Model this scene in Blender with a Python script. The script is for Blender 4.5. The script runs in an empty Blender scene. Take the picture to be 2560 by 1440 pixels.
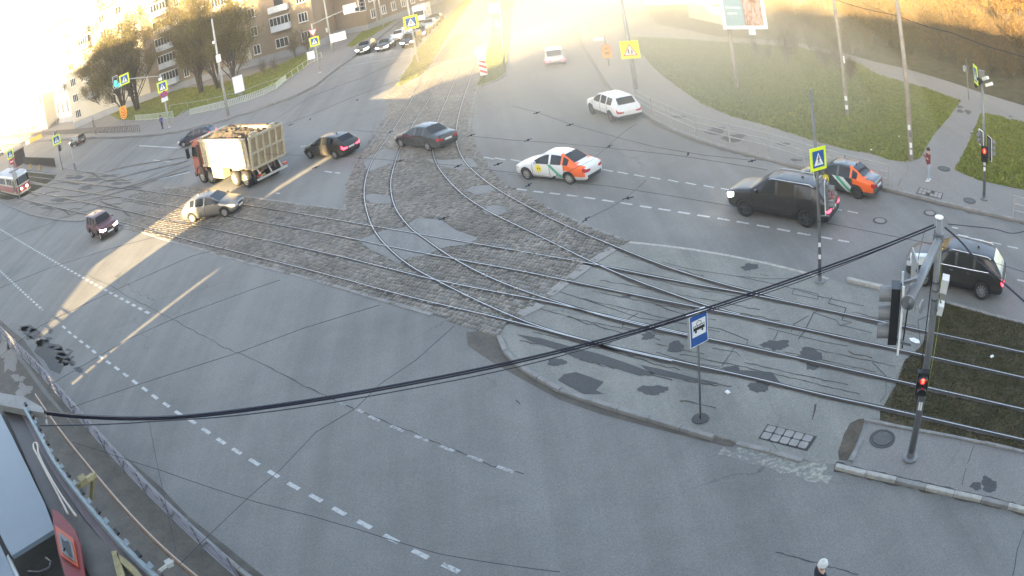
import bpy, bmesh, math, random
import numpy as np
from mathutils import Vector, Matrix
from mathutils.geometry import tessellate_polygon

random.seed(7)
RNG = np.random.default_rng(7)
SC = bpy.context.scene
COL = SC.collection

# ------------------------------------------------------------------ camera
# a surveillance camera with a barrel-distorting wide lens, 13.3 m up on a facade
CAM_H, PITCH, ROLL = 13.3388, 0.446766, -0.176935
LA1, LA3, LA5 = 0.600540, 0.0988598, 0.0012859      # lens: angle = f(radius / half width)
cd = bpy.data.cameras.new("camera")
cd.type = 'PANO'
cd.panorama_type = 'FISHEYE_LENS_POLYNOMIAL'
cd.sensor_width = 36.0
cd.fisheye_fov = math.radians(170)
cd.fisheye_polynomial_k0 = 0.0
cd.fisheye_polynomial_k1 = -0.033352654650973056
cd.fisheye_polynomial_k2 = -4.605749169062017e-06
cd.fisheye_polynomial_k3 = -1.6313145387026414e-05
cd.fisheye_polynomial_k4 = -3.53645148577208e-08
cd.clip_start = 0.05
cd.clip_end = 5000
cam = bpy.data.objects.new("camera", cd)
COL.objects.link(cam)
cam.matrix_world = Matrix.Translation((0, 0, CAM_H)) @ Matrix.Rotation(math.pi / 2 - PITCH, 4, 'X') @ Matrix.Rotation(ROLL, 4, 'Z')
SC.camera = cam
_RM = cam.matrix_world.to_3x3()

# ------------------------------------------------------------------ light
SUN_AZ, SUN_EL = math.radians(30.5 + 180), math.radians(12.0)   # azimuth of the sun clockwise from +Y
w = bpy.data.worlds.new("World")
SC.world = w
w.use_nodes = True
nt = w.node_tree
nt.nodes.clear()
_sky = nt.nodes.new('ShaderNodeTexSky')
_sky.sky_type = 'NISHITA'
_sky.sun_disc = False
_sky.sun_elevation = SUN_EL
_sky.sun_rotation = SUN_AZ
_sky.air_density = 0.35
_sky.dust_density = 0.8
_sky.ozone_density = 0.0
_bg = nt.nodes.new('ShaderNodeBackground')
_bg.inputs['Strength'].default_value = 0.15
_wo = nt.nodes.new('ShaderNodeOutputWorld')
_tint = nt.nodes.new('ShaderNodeMix'); _tint.data_type = 'RGBA'; _tint.blend_type = 'MULTIPLY'; _tint.inputs[0].default_value = 1.0
_tint.inputs[7].default_value = (1.0, .93, .745, 1)      # warm tint takes the blue out of the evening sky
nt.links.new(_sky.outputs[0], _tint.inputs[6]); nt.links.new(_tint.outputs[2], _bg.inputs['Color'])
nt.links.new(_bg.outputs[0], _wo.inputs['Surface'])
sl = bpy.data.lights.new("sun", 'SUN')
sl.energy = 5.0
sl.angle = math.radians(0.5)
sl.color = (1.0, 0.73, 0.37)
sun = bpy.data.objects.new("sun", sl)
COL.objects.link(sun)
_sd = Vector((math.sin(SUN_AZ) * math.cos(SUN_EL), math.cos(SUN_AZ) * math.cos(SUN_EL), math.sin(SUN_EL)))
sun.rotation_euler = _sd.to_track_quat('Z', 'Y').to_euler()
sun.location = (0, 0, 60)
SC.view_settings.view_transform = 'Standard'
SC.view_settings.look = 'None'
SC.view_settings.gamma = 1.0
SC.view_settings.exposure = 3.5
SC.view_settings.use_curve_mapping = False
SC.render.engine = 'CYCLES'
SC.cycles.use_denoising = True
SC.cycles.max_bounces = 6
SC.cycles.diffuse_bounces = 3
SC.cycles.glossy_bounces = 3
SC.cycles.transmission_bounces = 4
SC.cycles.transparent_max_bounces = 12
SC.cycles.volume_bounces = 1
SC.cycles.sample_clamp_indirect = 4.0
SC.cycles.caustics_reflective = False
SC.cycles.caustics_refractive = False

# ------------------------------------------------------------------ helpers: places
def ray(px, py):
    """direction seen at a pixel of the 2560 x 1440 photograph"""
    x, y = (px - 1280) / 1280, -(py - 720) / 1280
    r = math.hypot(x, y) + 1e-9
    th = LA1 * r + LA3 * r ** 3 + LA5 * r ** 5
    s = math.sin(th) / r
    return _RM @ Vector((x * s, y * s, -math.cos(th)))

def G(px, py, z=0.0):
    """the point of the level plane z that the photograph shows at a pixel"""
    d = ray(px, py)
    t = (CAM_H - z) / -d.z
    return Vector((d.x * t, d.y * t, z))

def GL(pts, z=0.0):
    return [G(a, b, z) for a, b in pts]

def HT(base, top, z=0.0):
    """height of an upright post from its foot pixel and its head pixel"""
    g = G(*base, z)
    d = ray(*top)
    D, h = math.hypot(g.x, g.y), math.hypot(d.x, d.y)
    return CAM_H + d.z / h * D

def AT(px, py, D):
    """the point at horizontal distance D seen at a pixel"""
    d = ray(px, py)
    h = math.hypot(d.x, d.y)
    return Vector((d.x / h * D, d.y / h * D, CAM_H + d.z / h * D))

def hdist(v):
    return math.hypot(v.x, v.y)

def resample(pts, step):
    out = [pts[0].copy()]
    acc = 0.0
    for a, b in zip(pts, pts[1:]):
        L = (b - a).length
        t = step - acc
        while t <= L:
            out.append(a.lerp(b, t / L))
            t += step
        acc = L - (t - step)
    return out

def smooth_path(pts, n=3):
    """Chaikin corner cutting keeping the end points"""
    for _ in range(n):
        q = [pts[0]]
        for a, b in zip(pts, pts[1:]):
            q += [a.lerp(b, .25), a.lerp(b, .75)]
        q.append(pts[-1])
        pts = q
    return pts

# ------------------------------------------------------------------ helpers: objects
def meta(o, label=None, cat=None, group=None, kind=None):
    if label: o['label'] = label
    if cat: o['category'] = cat
    if group: o['group'] = group
    if kind: o['kind'] = kind
    return o

def empty(name, loc=(0, 0, 0), rz=0.0, label=None, cat=None, group=None, kind=None, parent=None):
    o = bpy.data.objects.new(name, None)
    COL.objects.link(o)
    o.location = loc
    o.rotation_euler = (0, 0, rz)
    o.empty_display_size = .2
    if parent: o.parent = parent
    return meta(o, label, cat, group, kind)

def link(name, me, parent=None, loc=None, rot=None, kind=None):
    o = bpy.data.objects.new(name, me)
    COL.objects.link(o)
    if parent: o.parent = parent
    if loc is not None: o.location = loc
    if rot is not None: o.rotation_euler = rot
    if kind: o['kind'] = kind
    return o

class MB:
    """collects faces for one mesh"""
    def __init__(s):
        s.v, s.f, s.m = [], [], []
    def add(s, vs, fs, mi=0):
        n = len(s.v)
        s.v += [tuple(v) for v in vs]
        s.f += [tuple(i + n for i in f) for f in fs]
        s.m += [mi] * len(fs)
        return s
    def box(s, c, d, rz=0.0, mi=0, rot=None, taper=1.0):
        x, y, z = d[0] / 2, d[1] / 2, d[2] / 2
        vs = [Vector((sx * x * (taper if sz > 0 else 1), sy * y * (taper if sz > 0 else 1), sz * z)) for sz in (-1, 1) for sy in (-1, 1) for sx in (-1, 1)]
        R = rot.to_3x3() if rot is not None else Matrix.Rotation(rz, 3, 'Z')
        c = Vector(c)
        return s.add([R @ v + c for v in vs], [(0, 2, 3, 1), (4, 5, 7, 6), (0, 1, 5, 4), (1, 3, 7, 5), (3, 2, 6, 7), (2, 0, 4, 6)], mi)
    def beam(s, a, b, w, h, mi=0, up=Vector((0, 0, 1))):
        """box from a to b, w wide and h high"""
        a, b = Vector(a), Vector(b)
        d = (b - a)
        if d.length < 1e-6: return s
        dn = d.normalized()
        if abs(dn.dot(up)) > .99: up = Vector((1, 0, 0))
        sx = dn.cross(up).normalized() * (w / 2)
        sy = sx.cross(dn).normalized() * (h / 2)
        vs = [p + i * sx + j * sy for p in (a, b) for j in (-1, 1) for i in (-1, 1)]
        return s.add(vs, [(0, 1, 3, 2), (4, 6, 7, 5), (0, 4, 5, 1), (1, 5, 7, 3), (3, 7, 6, 2), (2, 6, 4, 0)], mi)
    def tube(s, pts, r, n=8, mi=0, caps=True):
        pts = [Vector(p) for p in pts]
        rs = r if isinstance(r, (list, tuple)) else [r] * len(pts)
        rings = []
        prev = None
        for i, p in enumerate(pts):
            d = (pts[min(i + 1, len(pts) - 1)] - pts[max(i - 1, 0)])
            d = d.normalized() if d.length > 1e-9 else Vector((0, 0, 1))
            if prev is None:
                u = d.cross(Vector((0, 0, 1)))
                if u.length < 1e-3: u = d.cross(Vector((1, 0, 0)))
            else:
                u = prev - d * prev.dot(d)
            u.normalize(); prev = u
            v = d.cross(u)
            rings.append([p + (u * math.cos(2 * math.pi * k / n) + v * math.sin(2 * math.pi * k / n)) * rs[i] for k in range(n)])
        vs = [q for ring in rings for q in ring]
        fs = []
        for i in range(len(pts) - 1):
            for k in range(n):
                a, b = i * n + k, i * n + (k + 1) % n
                fs.append((a, b, b + n, a + n))
        if caps:
            fs.append(tuple(range(n - 1, -1, -1)))
            fs.append(tuple(range((len(pts) - 1) * n, len(pts) * n)))
        return s.add(vs, fs, mi)
    def lathe(s, prof, n=16, mi=0, axis='Z', c=(0, 0, 0)):
        """prof: (radius, height) pairs"""
        c = Vector(c); vs = []; fs = []
        for r, h in prof:
            for k in range(n):
                a = 2 * math.pi * k / n
                p = (r * math.cos(a), r * math.sin(a), h)
                if axis == 'Y': p = (p[0], p[2], p[1])
                if axis == 'X': p = (p[2], p[0], p[1])
                vs.append(Vector(p) + c)
        for i in range(len(prof) - 1):
            for k in range(n):
                a, b = i * n + k, i * n + (k + 1) % n
                fs.append((a, b, b + n, a + n))
        fs.append(tuple(range(n - 1, -1, -1)))
        fs.append(tuple(range((len(prof) - 1) * n, len(prof) * n)))
        return s.add(vs, fs, mi)
    def poly(s, pts, z0=None, mi=0, skirt=0.0):
        """filled polygon (3-D points), optional skirt going down"""
        pts = [Vector(p) for p in pts]
        area = sum(a.x * b.y - b.x * a.y for a, b in zip(pts, pts[1:] + pts[:1]))
        if area < 0: pts = pts[::-1]
        tris = tessellate_polygon([pts])
        fs = []
        for t in tris:
            a, b, c = (pts[i] for i in t)
            cr = (b.x - a.x) * (c.y - a.y) - (b.y - a.y) * (c.x - a.x)
            fs.append(tuple(t) if cr > 0 else tuple(t[::-1]))
        s.add(pts, fs, mi)
        if skirt:
            n = len(pts)
            low = [p - Vector((0, 0, skirt)) for p in pts]
            s.add(pts + low, [(i, i + n, (i + 1) % n + n, (i + 1) % n) for i in range(n)], mi)
        return s
    def mesh(s, name, mats, smooth=False):
        me = bpy.data.meshes.new(name)
        me.from_pydata(s.v, [], s.f)
        for m in (mats if isinstance(mats, (list, tuple)) else [mats]):
            me.materials.append(m)
        if any(s.m): me.polygons.foreach_set('material_index', s.m)
        if smooth: me.polygons.foreach_set('use_smooth', [True] * len(s.f))
        me.update()
        return me
    def obj(s, name, mats, parent=None, smooth=False, loc=None, rot=None, kind=None):
        return link(name, s.mesh(name, mats, smooth), parent, loc, rot, kind)

def sharp_smooth(o, ang=35):
    """shade smooth with sharp edges above an angle"""
    me = o.data
    bm = bmesh.new(); bm.from_mesh(me)
    bmesh.ops.recalc_face_normals(bm, faces=bm.faces)
    for e in bm.edges:
        if len(e.link_faces) == 2:
            e.smooth = e.calc_face_angle(0) < math.radians(ang)
    for f in bm.faces: f.smooth = True
    bm.to_mesh(me); bm.free()
    return o

def copy_tree(o, parent=None, loc=None, rz=None, label=None):
    c = o.copy(); COL.objects.link(c)
    if parent: c.parent = parent
    if loc is not None: c.location = loc
    if rz is not None: c.rotation_euler = (0, 0, rz)
    if label: c['label'] = label
    for ch in list(o.children): copy_tree(ch, c)
    return c

# ------------------------------------------------------------------ helpers: materials
class NT:
    def __init__(s, name):
        s.m = bpy.data.materials.new(name)
        s.m.use_nodes = True
        s.t = s.m.node_tree
        s.b = s.t.nodes['Principled BSDF']
        s.out = s.t.nodes['Material Output']
    def n(s, typ, **kw):
        x = s.t.nodes.new(typ)
        for k, v in kw.items():
            if k.startswith('_'): setattr(x, k[1:], v)
        return x
    def l(s, a, b): s.t.links.new(a, b)
    def coords(s, kind='Object', scale=(1, 1, 1), rz=0.0):
        if kind == 'World':
            g = s.n('ShaderNodeNewGeometry'); src = g.outputs['Position']
        else:
            g = s.n('ShaderNodeTexCoord'); src = g.outputs[kind]
        m = s.n('ShaderNodeMapping')
        m.inputs['Scale'].default_value = scale
        m.inputs['Rotation'].default_value = (0, 0, rz)
        s.l(src, m.inputs['Vector'])
        return m.outputs[0]
    def noise(s, vec, scale, detail=4, rough=.55, dist=0.0):
        x = s.n('ShaderNodeTexNoise')
        x.inputs['Scale'].default_value = scale
        x.inputs['Detail'].default_value = detail
        x.inputs['Roughness'].default_value = rough
        x.inputs['Distortion'].default_value = dist
        s.l(vec, x.inputs['Vector'])
        return x.outputs['Fac']
    def ramp(s, fac, stops):
        x = s.n('ShaderNodeValToRGB')
        e = x.color_ramp.elements
        while len(e) < len(stops): e.new(.5)
        for el, (p, c) in zip(e, stops):
            el.position = p
            el.color = c if len(c) == 4 else (*c, 1)
        s.l(fac, x.inputs['Fac'])
        return x.outputs['Color']
    def mix(s, fac, a, b, mode='MIX'):
        x = s.n('ShaderNodeMix'); x.data_type = 'RGBA'; x.blend_type = mode
        for inp, val in ((x.inputs[0], fac), (x.inputs[6], a), (x.inputs[7], b)):
            if hasattr(val, 'is_linked'): s.l(val, inp)
            elif isinstance(val, (int, float)): inp.default_value = val
            else: inp.default_value = (*val[:3], 1)
        return x.outputs[2]
    def math(s, op, a, b=0.0):
        x = s.n('ShaderNodeMath'); x.operation = op
        for inp, val in ((x.inputs[0], a), (x.inputs[1], b)):
            if hasattr(val, 'is_linked'): s.l(val, inp)
            else: inp.default_value = val
        return x.outputs[0]
    def bump(s, h, strength=.3, dist=.02):
        x = s.n('ShaderNodeBump')
        x.inputs['Strength'].default_value = strength
        x.inputs['Distance'].default_value = dist
        s.l(h, x.inputs['Height']); s.l(x.outputs[0], s.b.inputs['Normal'])
    def set(s, **kw):
        for k, v in kw.items():
            i = s.b.inputs[k.replace('_', ' ')]
            if hasattr(v, 'is_linked'): s.l(v, i)
            elif isinstance(v, (tuple, list)): i.default_value = (*v[:3], 1)
            else: i.default_value = v
        return s

def mul(c, k): return tuple(min(1, x * k) for x in c[:3])

def simple(name, col, rough=.6, metal=0.0, var=.25, scale=6.0, bump=0.0, coat=0.0, spec=.5, coord='Object'):
    """one colour broken up by two sizes of noise"""
    t = NT(name)
    vec = t.coords(coord)
    n1 = t.noise(vec, scale, 5, .6)
    n2 = t.noise(vec, scale * 6.3, 3, .6)
    f = t.math('ADD', t.math('MULTIPLY', n1, .65), t.math('MULTIPLY', n2, .35))
    c = t.ramp(f, [(.3, mul(col, 1 - var)), (.7, mul(col, 1 + var))])
    t.set(Base_Color=c, Roughness=rough, Metallic=metal, Coat_Weight=coat, Specular_IOR_Level=spec)
    if bump: t.bump(n2, bump, .02)
    return t.m

def emis(name, col, strength):
    t = NT(name)
    t.set(Base_Color=col, Emission_Color=col, Emission_Strength=strength, Roughness=.3)
    return t.m

M = {}
def asphalt(name, base, rz=.73, stain=.22, grain=.25, cracks=True, warm=0.0):
    """worn asphalt: tyre-polished streaks along the street, blotches, fine grain, hairline cracks"""
    t = NT(name)
    wv = t.coords('World')
    st = t.coords('World', (1.0, .05, 1), rz)   # stretched along the street
    big = t.noise(wv, .09, 5, .6, .4)
    mid = t.noise(wv, .8, 6, .72)
    fine = t.noise(wv, 7, 4, .8)
    grit = t.noise(wv, 46, 2, .7)
    strk = t.noise(st, .9, 4, .6)
    strk2 = t.noise(t.coords('World', (1.0, .025, 1), rz), .35, 4, .6)
    f = t.math('ADD', t.math('MULTIPLY', big, .30), t.math('MULTIPLY', strk, .18))
    f = t.math('ADD', f, t.math('MULTIPLY', strk2, .24))
    f = t.math('ADD', f, t.math('MULTIPLY', mid, .18))
    f = t.math('ADD', f, t.math('MULTIPLY', fine, .16))
    c = t.ramp(f, [(.41, mul(base, 1 - stain)), (.59, mul(base, 1 + stain))])
    c = t.mix(grain, c, t.ramp(grit, [(.3, mul(base, .5)), (.7, mul(base, 1.6))]))
    if cracks:
        v = t.n('ShaderNodeTexVoronoi'); v.feature = 'DISTANCE_TO_EDGE'
        v.inputs['Scale'].default_value = .11
        vm = t.n('ShaderNodeMix'); vm.data_type = 'VECTOR'
        nz = t.n('ShaderNodeTexNoise'); nz.inputs['Scale'].default_value = .9; nz.inputs['Detail'].default_value = 5
        t.l(wv, nz.inputs['Vector'])
        add = t.n('ShaderNodeVectorMath'); add.operation = 'MULTIPLY_ADD'
        t.l(nz.outputs['Color'], add.inputs[0]); add.inputs[1].default_value = (1.6, 1.6, 0); t.l(wv, add.inputs[2])
        t.l(add.outputs[0], v.inputs['Vector'])
        k = t.ramp(v.outputs['Distance'], [(0.0, (1, 1, 1)), (.0035, (0, 0, 0))])
        gate = t.ramp(t.noise(wv, .07, 2), [(.5, (0, 0, 0)), (.56, (1, 1, 1))])
        k = t.math('MULTIPLY', k, gate)
        c = t.mix(t.math('MULTIPLY', k, .6), c, mul(base, .3))
    c = t.mix(1.0, c, t.ramp(t.noise(wv, 17, 4, .85), [(.36, (.78, .78, .79)), (.64, (1.2, 1.2, 1.19))]), 'MULTIPLY')
    t.set(Base_Color=c, Roughness=t.math('ADD', t.math('MULTIPLY', mid, .25), .62), Specular_IOR_Level=.35)
    t.bump(grit, .25, .01)
    return t.m

M['asphalt'] = asphalt('asphalt', (.158, .156, .147), stain=.38)
M['asphalt_walk'] = asphalt('asphalt_walk', (.20, .19, .178), rz=.9, stain=.16)
M['asphalt_island'] = asphalt('asphalt_island', (.19, .188, .168), rz=.77, stain=.42)
M['asphalt_patch'] = asphalt('asphalt_patch', (.062, .062, .062), stain=.3, cracks=False)
M['asphalt_bare'] = asphalt('asphalt_bare', (.17, .155, .135), stain=.45, grain=.5, cracks=False)
M['concrete'] = simple('concrete', (.26, .25, .235), .85, var=.25, scale=2.0, bump=.3, coord='World')
M['kerb'] = simple('kerb_concrete', (.225, .22, .21), .85, var=.3, scale=1.7, bump=.3, coord='World')
M['soil'] = simple('soil', (.085, .070, .052), .95, var=.55, scale=1.3, bump=1.0, coord='World')
M['dust_or_glare'] = simple('roadside_dust', (.105, .095, .082), .95, var=.35, scale=1.2, bump=.5, coord='World')

def grass_ground(name, g1, g2, brown, amt=.5):
    t = NT(name)
    wv = t.coords('World')
    a = t.noise(wv, .16, 5, .6, .5)
    b = t.noise(wv, 3.2, 4, .7)
    d = t.noise(wv, 14, 3, .8)
    e = t.noise(wv, .9, 4, .7)
    c = t.ramp(b, [(.3, g1), (.7, g2)])
    c = t.mix(t.ramp(t.math('ADD', t.math('MULTIPLY', a, .6), t.math('MULTIPLY', b, .4)), [(amt - .07, (0, 0, 0)), (amt + .09, (1, 1, 1))]), c, brown)
    c = t.mix(.5, c, t.ramp(d, [(.35, mul(g1, .45)), (.68, mul(g2, 1.6))]))
    c = t.mix(.8, c, t.ramp(e, [(.40, (.55, .62, .55)), (.60, (1.25, 1.2, 1.2))]), 'MULTIPLY')
    t.set(Base_Color=c, Roughness=.95, Specular_IOR_Level=.15)
    t.bump(d, 1.0, .08)
    return t.m
M['lawn'] = grass_ground('lawn', (.13, .145, .022), (.22, .225, .045), (.22, .165, .07), .60)
M['median'] = grass_ground('median_soil', (.055, .055, .022), (.085, .08, .04), (.085, .064, .045), .38)

def paint_mat(name, col, wear=.5, under=(.11, .115, .12)):
    t = NT(name)
    wv = t.coords('World')
    a = t.noise(wv, 7, 6, .75)
    b = t.noise(wv, .6, 2)
    k = t.ramp(t.math('ADD', t.math('MULTIPLY', a, .75), t.math('MULTIPLY', b, .25)), [(wear - .06, (1, 1, 1)), (wear + .05, (0, 0, 0))])
    c = t.mix(k, under, col)
    t.set(Base_Color=c, Roughness=.7, Specular_IOR_Level=.3)
    return t.m
M['mark'] = paint_mat('road_paint', (.46, .47, .46), .57, (.185, .187, .186))
M['mark_worn'] = paint_mat('road_paint_worn', (.40, .40, .39), .5, (.185, .187, .186))
M['rail_head'] = simple('rail_steel', (.48, .47, .45), .36, .65, .15, 3, coord='World')
M['rail_side'] = simple('rail_rust', (.038, .030, .026), .8, 0, .4, 5, coord='World')
M['tar'] = simple('tar', (.040, .039, .038), .7, 0, .4, 3, coord='World')
M['galv'] = simple('galvanised_steel', (.20, .205, .21), .5, .5, .15, 4)
M['grey_paint'] = simple('grey_paint', (.17, .175, .175), .55, .1, .2, 3)
M['pale_paint'] = simple('pale_paint', (.36, .36, .33), .55, 0, .2, 2)
M['pole_conc'] = simple('pole_concrete', (.33, .29, .235), .9, 0, .25, 2.5, bump=.3)
M['black'] = simple('black_plastic', (.015, .015, .017), .5, 0, .2, 8)
M['black_cable'] = simple('cable_rubber', (.008, .008, .02), .5, 0, .2, 8)
M['rubber'] = simple('tyre_rubber', (.022, .021, .02), .9, 0, .3, 12)
M['white_paint'] = simple('white_paint', (.78, .78, .76), .4, 0, .06, 2)
M['sign_yellow'] = simple('sign_yellow', (.72, .84, .02), .45, 0, .05, 3)
M['sign_blue'] = simple('sign_blue', (.015, .085, .30), .45, 0, .06, 3)
M['sign_red'] = simple('sign_red', (.60, .03, .025), .45, 0, .06, 3)
M['sign_orange'] = simple('sign_orange', (.85, .38, .03), .45, 0, .06, 3)
M['sign_back'] = simple('sign_back', (.35, .36, .36), .5, .4, .1, 3)
# ================================================================== the ground
def sheet(name, pts, z, mat, parent=None, skirt=0.0, kind='structure'):
    mb = MB().poly([Vector((p.x, p.y, z)) for p in pts], skirt=skirt)
    return mb.obj(name, mat, parent, kind=kind)

MB().poly([(-1500, -700, -.05), (1500, -700, -.05), (1500, 2500, -.05), (-1500, 2500, -.05)]).obj('ground', M['dust_or_glare'], kind='structure')
road = MB().poly([(-420, 420, 0), (-420, 90, 0), (-60, 12, 0), (-9, -4, 0), (30, -24, 0), (120, -60, 0), (160, -20, 0), (60, 60, 0), (60, 330, 0), (-60, 420, 0)]).obj('road', M['asphalt'], kind='structure')

# ---- far right pavement and lawn (north-east corner)
KERB_NE = [(1440, 58), (1452, 85), (1465, 120), (1487, 150), (1512, 192), (1545, 235), (1580, 262), (1630, 295), (1680, 322), (1755, 350), (1830, 372), (1920, 395),
           (2015, 420), (2110, 443), (2202, 467), (2295, 490), (2382, 512), (2470, 532), (2560, 552), (2700, 586)]
kne = GL(KERB_NE, .10)
far_ne = [Vector((75, 12, .1)), Vector((140, 40, .1)), Vector((150, 180, .1)), Vector((40, 230, .1)), Vector((22, 140, .1))]
pav_ne = sheet('pavement', kne + far_ne, .10, M['asphalt_walk'], skirt=.1)
LAWN_NE = [(1575, 92), (1602, 132), (1630, 165), (1660, 192), (1705, 225), (1755, 260), (1830, 292), (1920, 315), (2027, 350), (2120, 375), (2182, 385), (2225, 400),
           (2262, 404), (2300, 396), (2330, 342), (2370, 295), (2402, 252), (2362, 238), (2320, 222), (2265, 207), (2192, 185), (2150, 160), (2080, 137), (2000, 120), (1900, 112), (1800, 105), (1700, 98)]
lawn_ne = sheet('lawn', GL(LAWN_NE, .105), .105, M['lawn'])
LAWN_E = [(2387, 425), (2420, 360), (2440, 312), (2453, 282), (2500, 290), (2515, 297), (2560, 305), (2700, 330), (2700, 520), (2560, 475), (2500, 462), (2445, 450)]
lawn_e = sheet('lawn', GL(LAWN_E, .105), .105, M['lawn'])
wood_floor = sheet('woodland_floor', GL([(2080, 125), (2190, 155), (2257, 170), (2370, 203), (2457, 233), (2520, 252), (2560, 264), (2700, 300)], .11) + [Vector((75, 15, .11)), Vector((140, 40, .11)), Vector((150, 180, .11)), Vector((40, 230, .11)), Vector((28, 130, .11))] + GL([(1640, 60), (1800, 92), (1920, 100), (2000, 108)], .11), .11, M['median'])
# cracked slabs of the cross path
for k, q in enumerate(([(2190, 162), (2257, 175), (2310, 196), (2265, 207), (2192, 185)], [(2312, 197), (2370, 210), (2400, 222), (2382, 243), (2320, 222), (2267, 208)],
                       [(2402, 223), (2457, 240), (2480, 248), (2468, 268), (2440, 262), (2385, 244)], [(2482, 249), (2500, 258), (2498, 274), (2486, 283), (2470, 275), (2471, 268)],
                       [(2530, 268), (2560, 274), (2560, 296), (2540, 297), (2517, 285), (2520, 275)], [(2499, 277), (2514, 279), (2512, 289), (2497, 282)])):
    sheet('path_slab', GL(q, .118), .118, M['asphalt_walk'], wood_floor)
# dark patches on the pavement
def blob(px, py, rx, ry, z, mat, parent, name='asphalt_patch', seed=0, n=30, rough=.32):
    r = random.Random(seed + int(px) * 7 + int(py))
    pts = []
    ph = [r.uniform(0, 6.28) for _ in range(4)]
    for k in range(n):
        a = 2 * math.pi * k / n
        q = 1 + rough * (.5 * math.sin(2 * a + ph[0]) + .35 * math.sin(3 * a + ph[1]) + .25 * math.sin(5 * a + ph[2]) + .45 * r.uniform(-1, 1))
        pts.append(G(px + rx * q * math.cos(a), py + ry * q * math.sin(a), z))
    o = MB().poly(pts).obj(name, mat, parent)
    return o

# ---- far left corner: pavement and lawns in front of the houses
KERB_NW = [(1060, 0), (1020, 35), (985, 62), (930, 105), (890, 136), (852, 162), (815, 190), (790, 212), (740, 237), (690, 256), (640, 272), (570, 295), (500, 315), (450, 325), (405, 332),
           (350, 337), (280, 340), (217, 341), (160, 345), (100, 349), (40, 355), (0, 360), (-60, 368)]
knw = GL(KERB_NW, .10)
pav_nw = sheet('pavement', knw + [Vector((-330, 330, .1)), Vector((-200, 480, .1)), Vector((0, 480, .1))], .10, M['asphalt_walk'], skirt=.1)
lawn_nw = sheet('lawn', GL([(252, 275), (300, 235), (400, 225), (520, 215), (620, 190), (700, 160), (770, 130), (800, 132), (775, 150), (755, 175), (725, 195), (690, 212), (640, 232), (560, 250), (480, 272), (455, 278), (440, 292), (345, 300), (300, 300)], .105), .105, M['lawn'])
lawn_nw2 = sheet('lawn', GL([(865, 115), (930, 55), (985, 10), (1040, -20), (1045, 0), (1010, 30), (975, 60), (930, 90), (905, 102), (880, 118)], .105), .105, M['lawn'])

# ---- islands in the north street
isl_a = sheet('island', GL([(990, 214), (1007, 185), (1032, 147), (1048, 120), (1120, 40), (1160, 0), (1180, 0), (1130, 70), (1080, 152), (1062, 176), (1045, 190), (1000, 212)], .08), .08, M['lawn'], skirt=.08)
isl_b = sheet('island', GL([(1195, 212), (1225, 206), (1250, 196), (1263, 183), (1266, 150), (1275, 90), (1280, 40), (1285, 0), (1240, 0), (1228, 90), (1212, 150)], .08), .08, M['lawn'], skirt=.08)

# ---- west tram island
W_ISL_S = [(-120, 440), (0, 497), (25, 515), (75, 535), (125, 545), (165, 550), (200, 551), (222, 547)]
isl_w = sheet('tram_platform', GL(W_ISL_S, .004) + GL([(300, 560), (345, 552), (470, 480), (540, 472), (330, 446), (287, 434), (207, 425), (150, 417), (60, 395), (-100, 370)], .004), .004, M['asphalt_bare'])
sheet('grass', GL([(-60, 425), (0, 440), (62, 452), (110, 465), (62, 490), (20, 500), (0, 497), (-120, 440)], .009), .009, M['median'], isl_w)
sheet('grass', GL([(62, 424), (142, 434), (135, 447), (115, 460), (66, 450), (58, 430)], .009), .009, M['median'], isl_w)

# ---- the cobbled middle
COB = [(990, 214), (1085, 152), (1135, 85), (1190, 85), (1215, 150), (1195, 212), (1183, 250), (1178, 320), (1190, 365), (1215, 410), (1245, 450), (1300, 480), (1362, 515), (1420, 545), (1490, 575),
       (1560, 600), (1575, 605), (1538, 617), (1480, 655), (1420, 700), (1378, 738), (1330, 770), (1290, 795), (1262, 815), (1250, 835), (1230, 838), (1195, 826), (1118, 798),
       (1015, 768), (880, 728), (760, 693), (640, 663), (520, 628), (400, 593), (310, 572), (290, 560), (345, 530), (400, 520), (350, 510), (300, 500), (340, 482), (460, 468), (560, 485), (640, 497),
       (760, 513), (866, 525), (862, 500), (866, 460), (880, 430), (905, 385), (930, 345), (965, 290), (975, 250), (960, 245), (975, 228)]
cob_poly = GL(COB, .004)
cob = sheet('cobblestone_paving', cob_poly, .004, M['dust_or_glare'])
HOLES = [  # patches of asphalt laid into the cobbles
    [(895, 600), (960, 575), (1010, 568), (1040, 545), (1100, 548), (1140, 575), (1195, 595), (1178, 610), (1110, 618), (1060, 640), (1020, 645), (995, 660), (960, 640), (920, 620)],
    [(905, 490), (930, 483), (982, 490), (985, 505), (960, 510), (925, 505)],
    [(1165, 475), (1180, 465), (1225, 462), (1240, 475), (1215, 483), (1190, 487)],
    [(1205, 525), (1230, 512), (1262, 515), (1270, 530), (1240, 540), (1215, 536)],
    [(905, 400), (960, 370), (1000, 378), (1000, 400), (960, 415), (920, 428)],
    [(1060, 395), (1110, 400), (1180, 395), (1195, 415), (1150, 425), (1090, 412)],
]
M['asphalt_mid'] = asphalt('asphalt_mid', (.182, .182, .174), stain=.4, cracks=False)
for h in HOLES:
    sheet('asphalt_patch', GL(h, .038), .038, M['asphalt_mid'], cob, kind=None)

def inside(x, y, poly):
    c = np.zeros(x.shape, bool)
    n = len(poly)
    for i in range(n):
        x1, y1 = poly[i].x, poly[i].y
        x2, y2 = poly[i - 1].x, poly[i - 1].y
        k = ((y1 > y) != (y2 > y)) & (x < (x2 - x1) * (y - y1) / ((y2 - y1) + 1e-12) + x1)
        c ^= k
    return c

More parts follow.
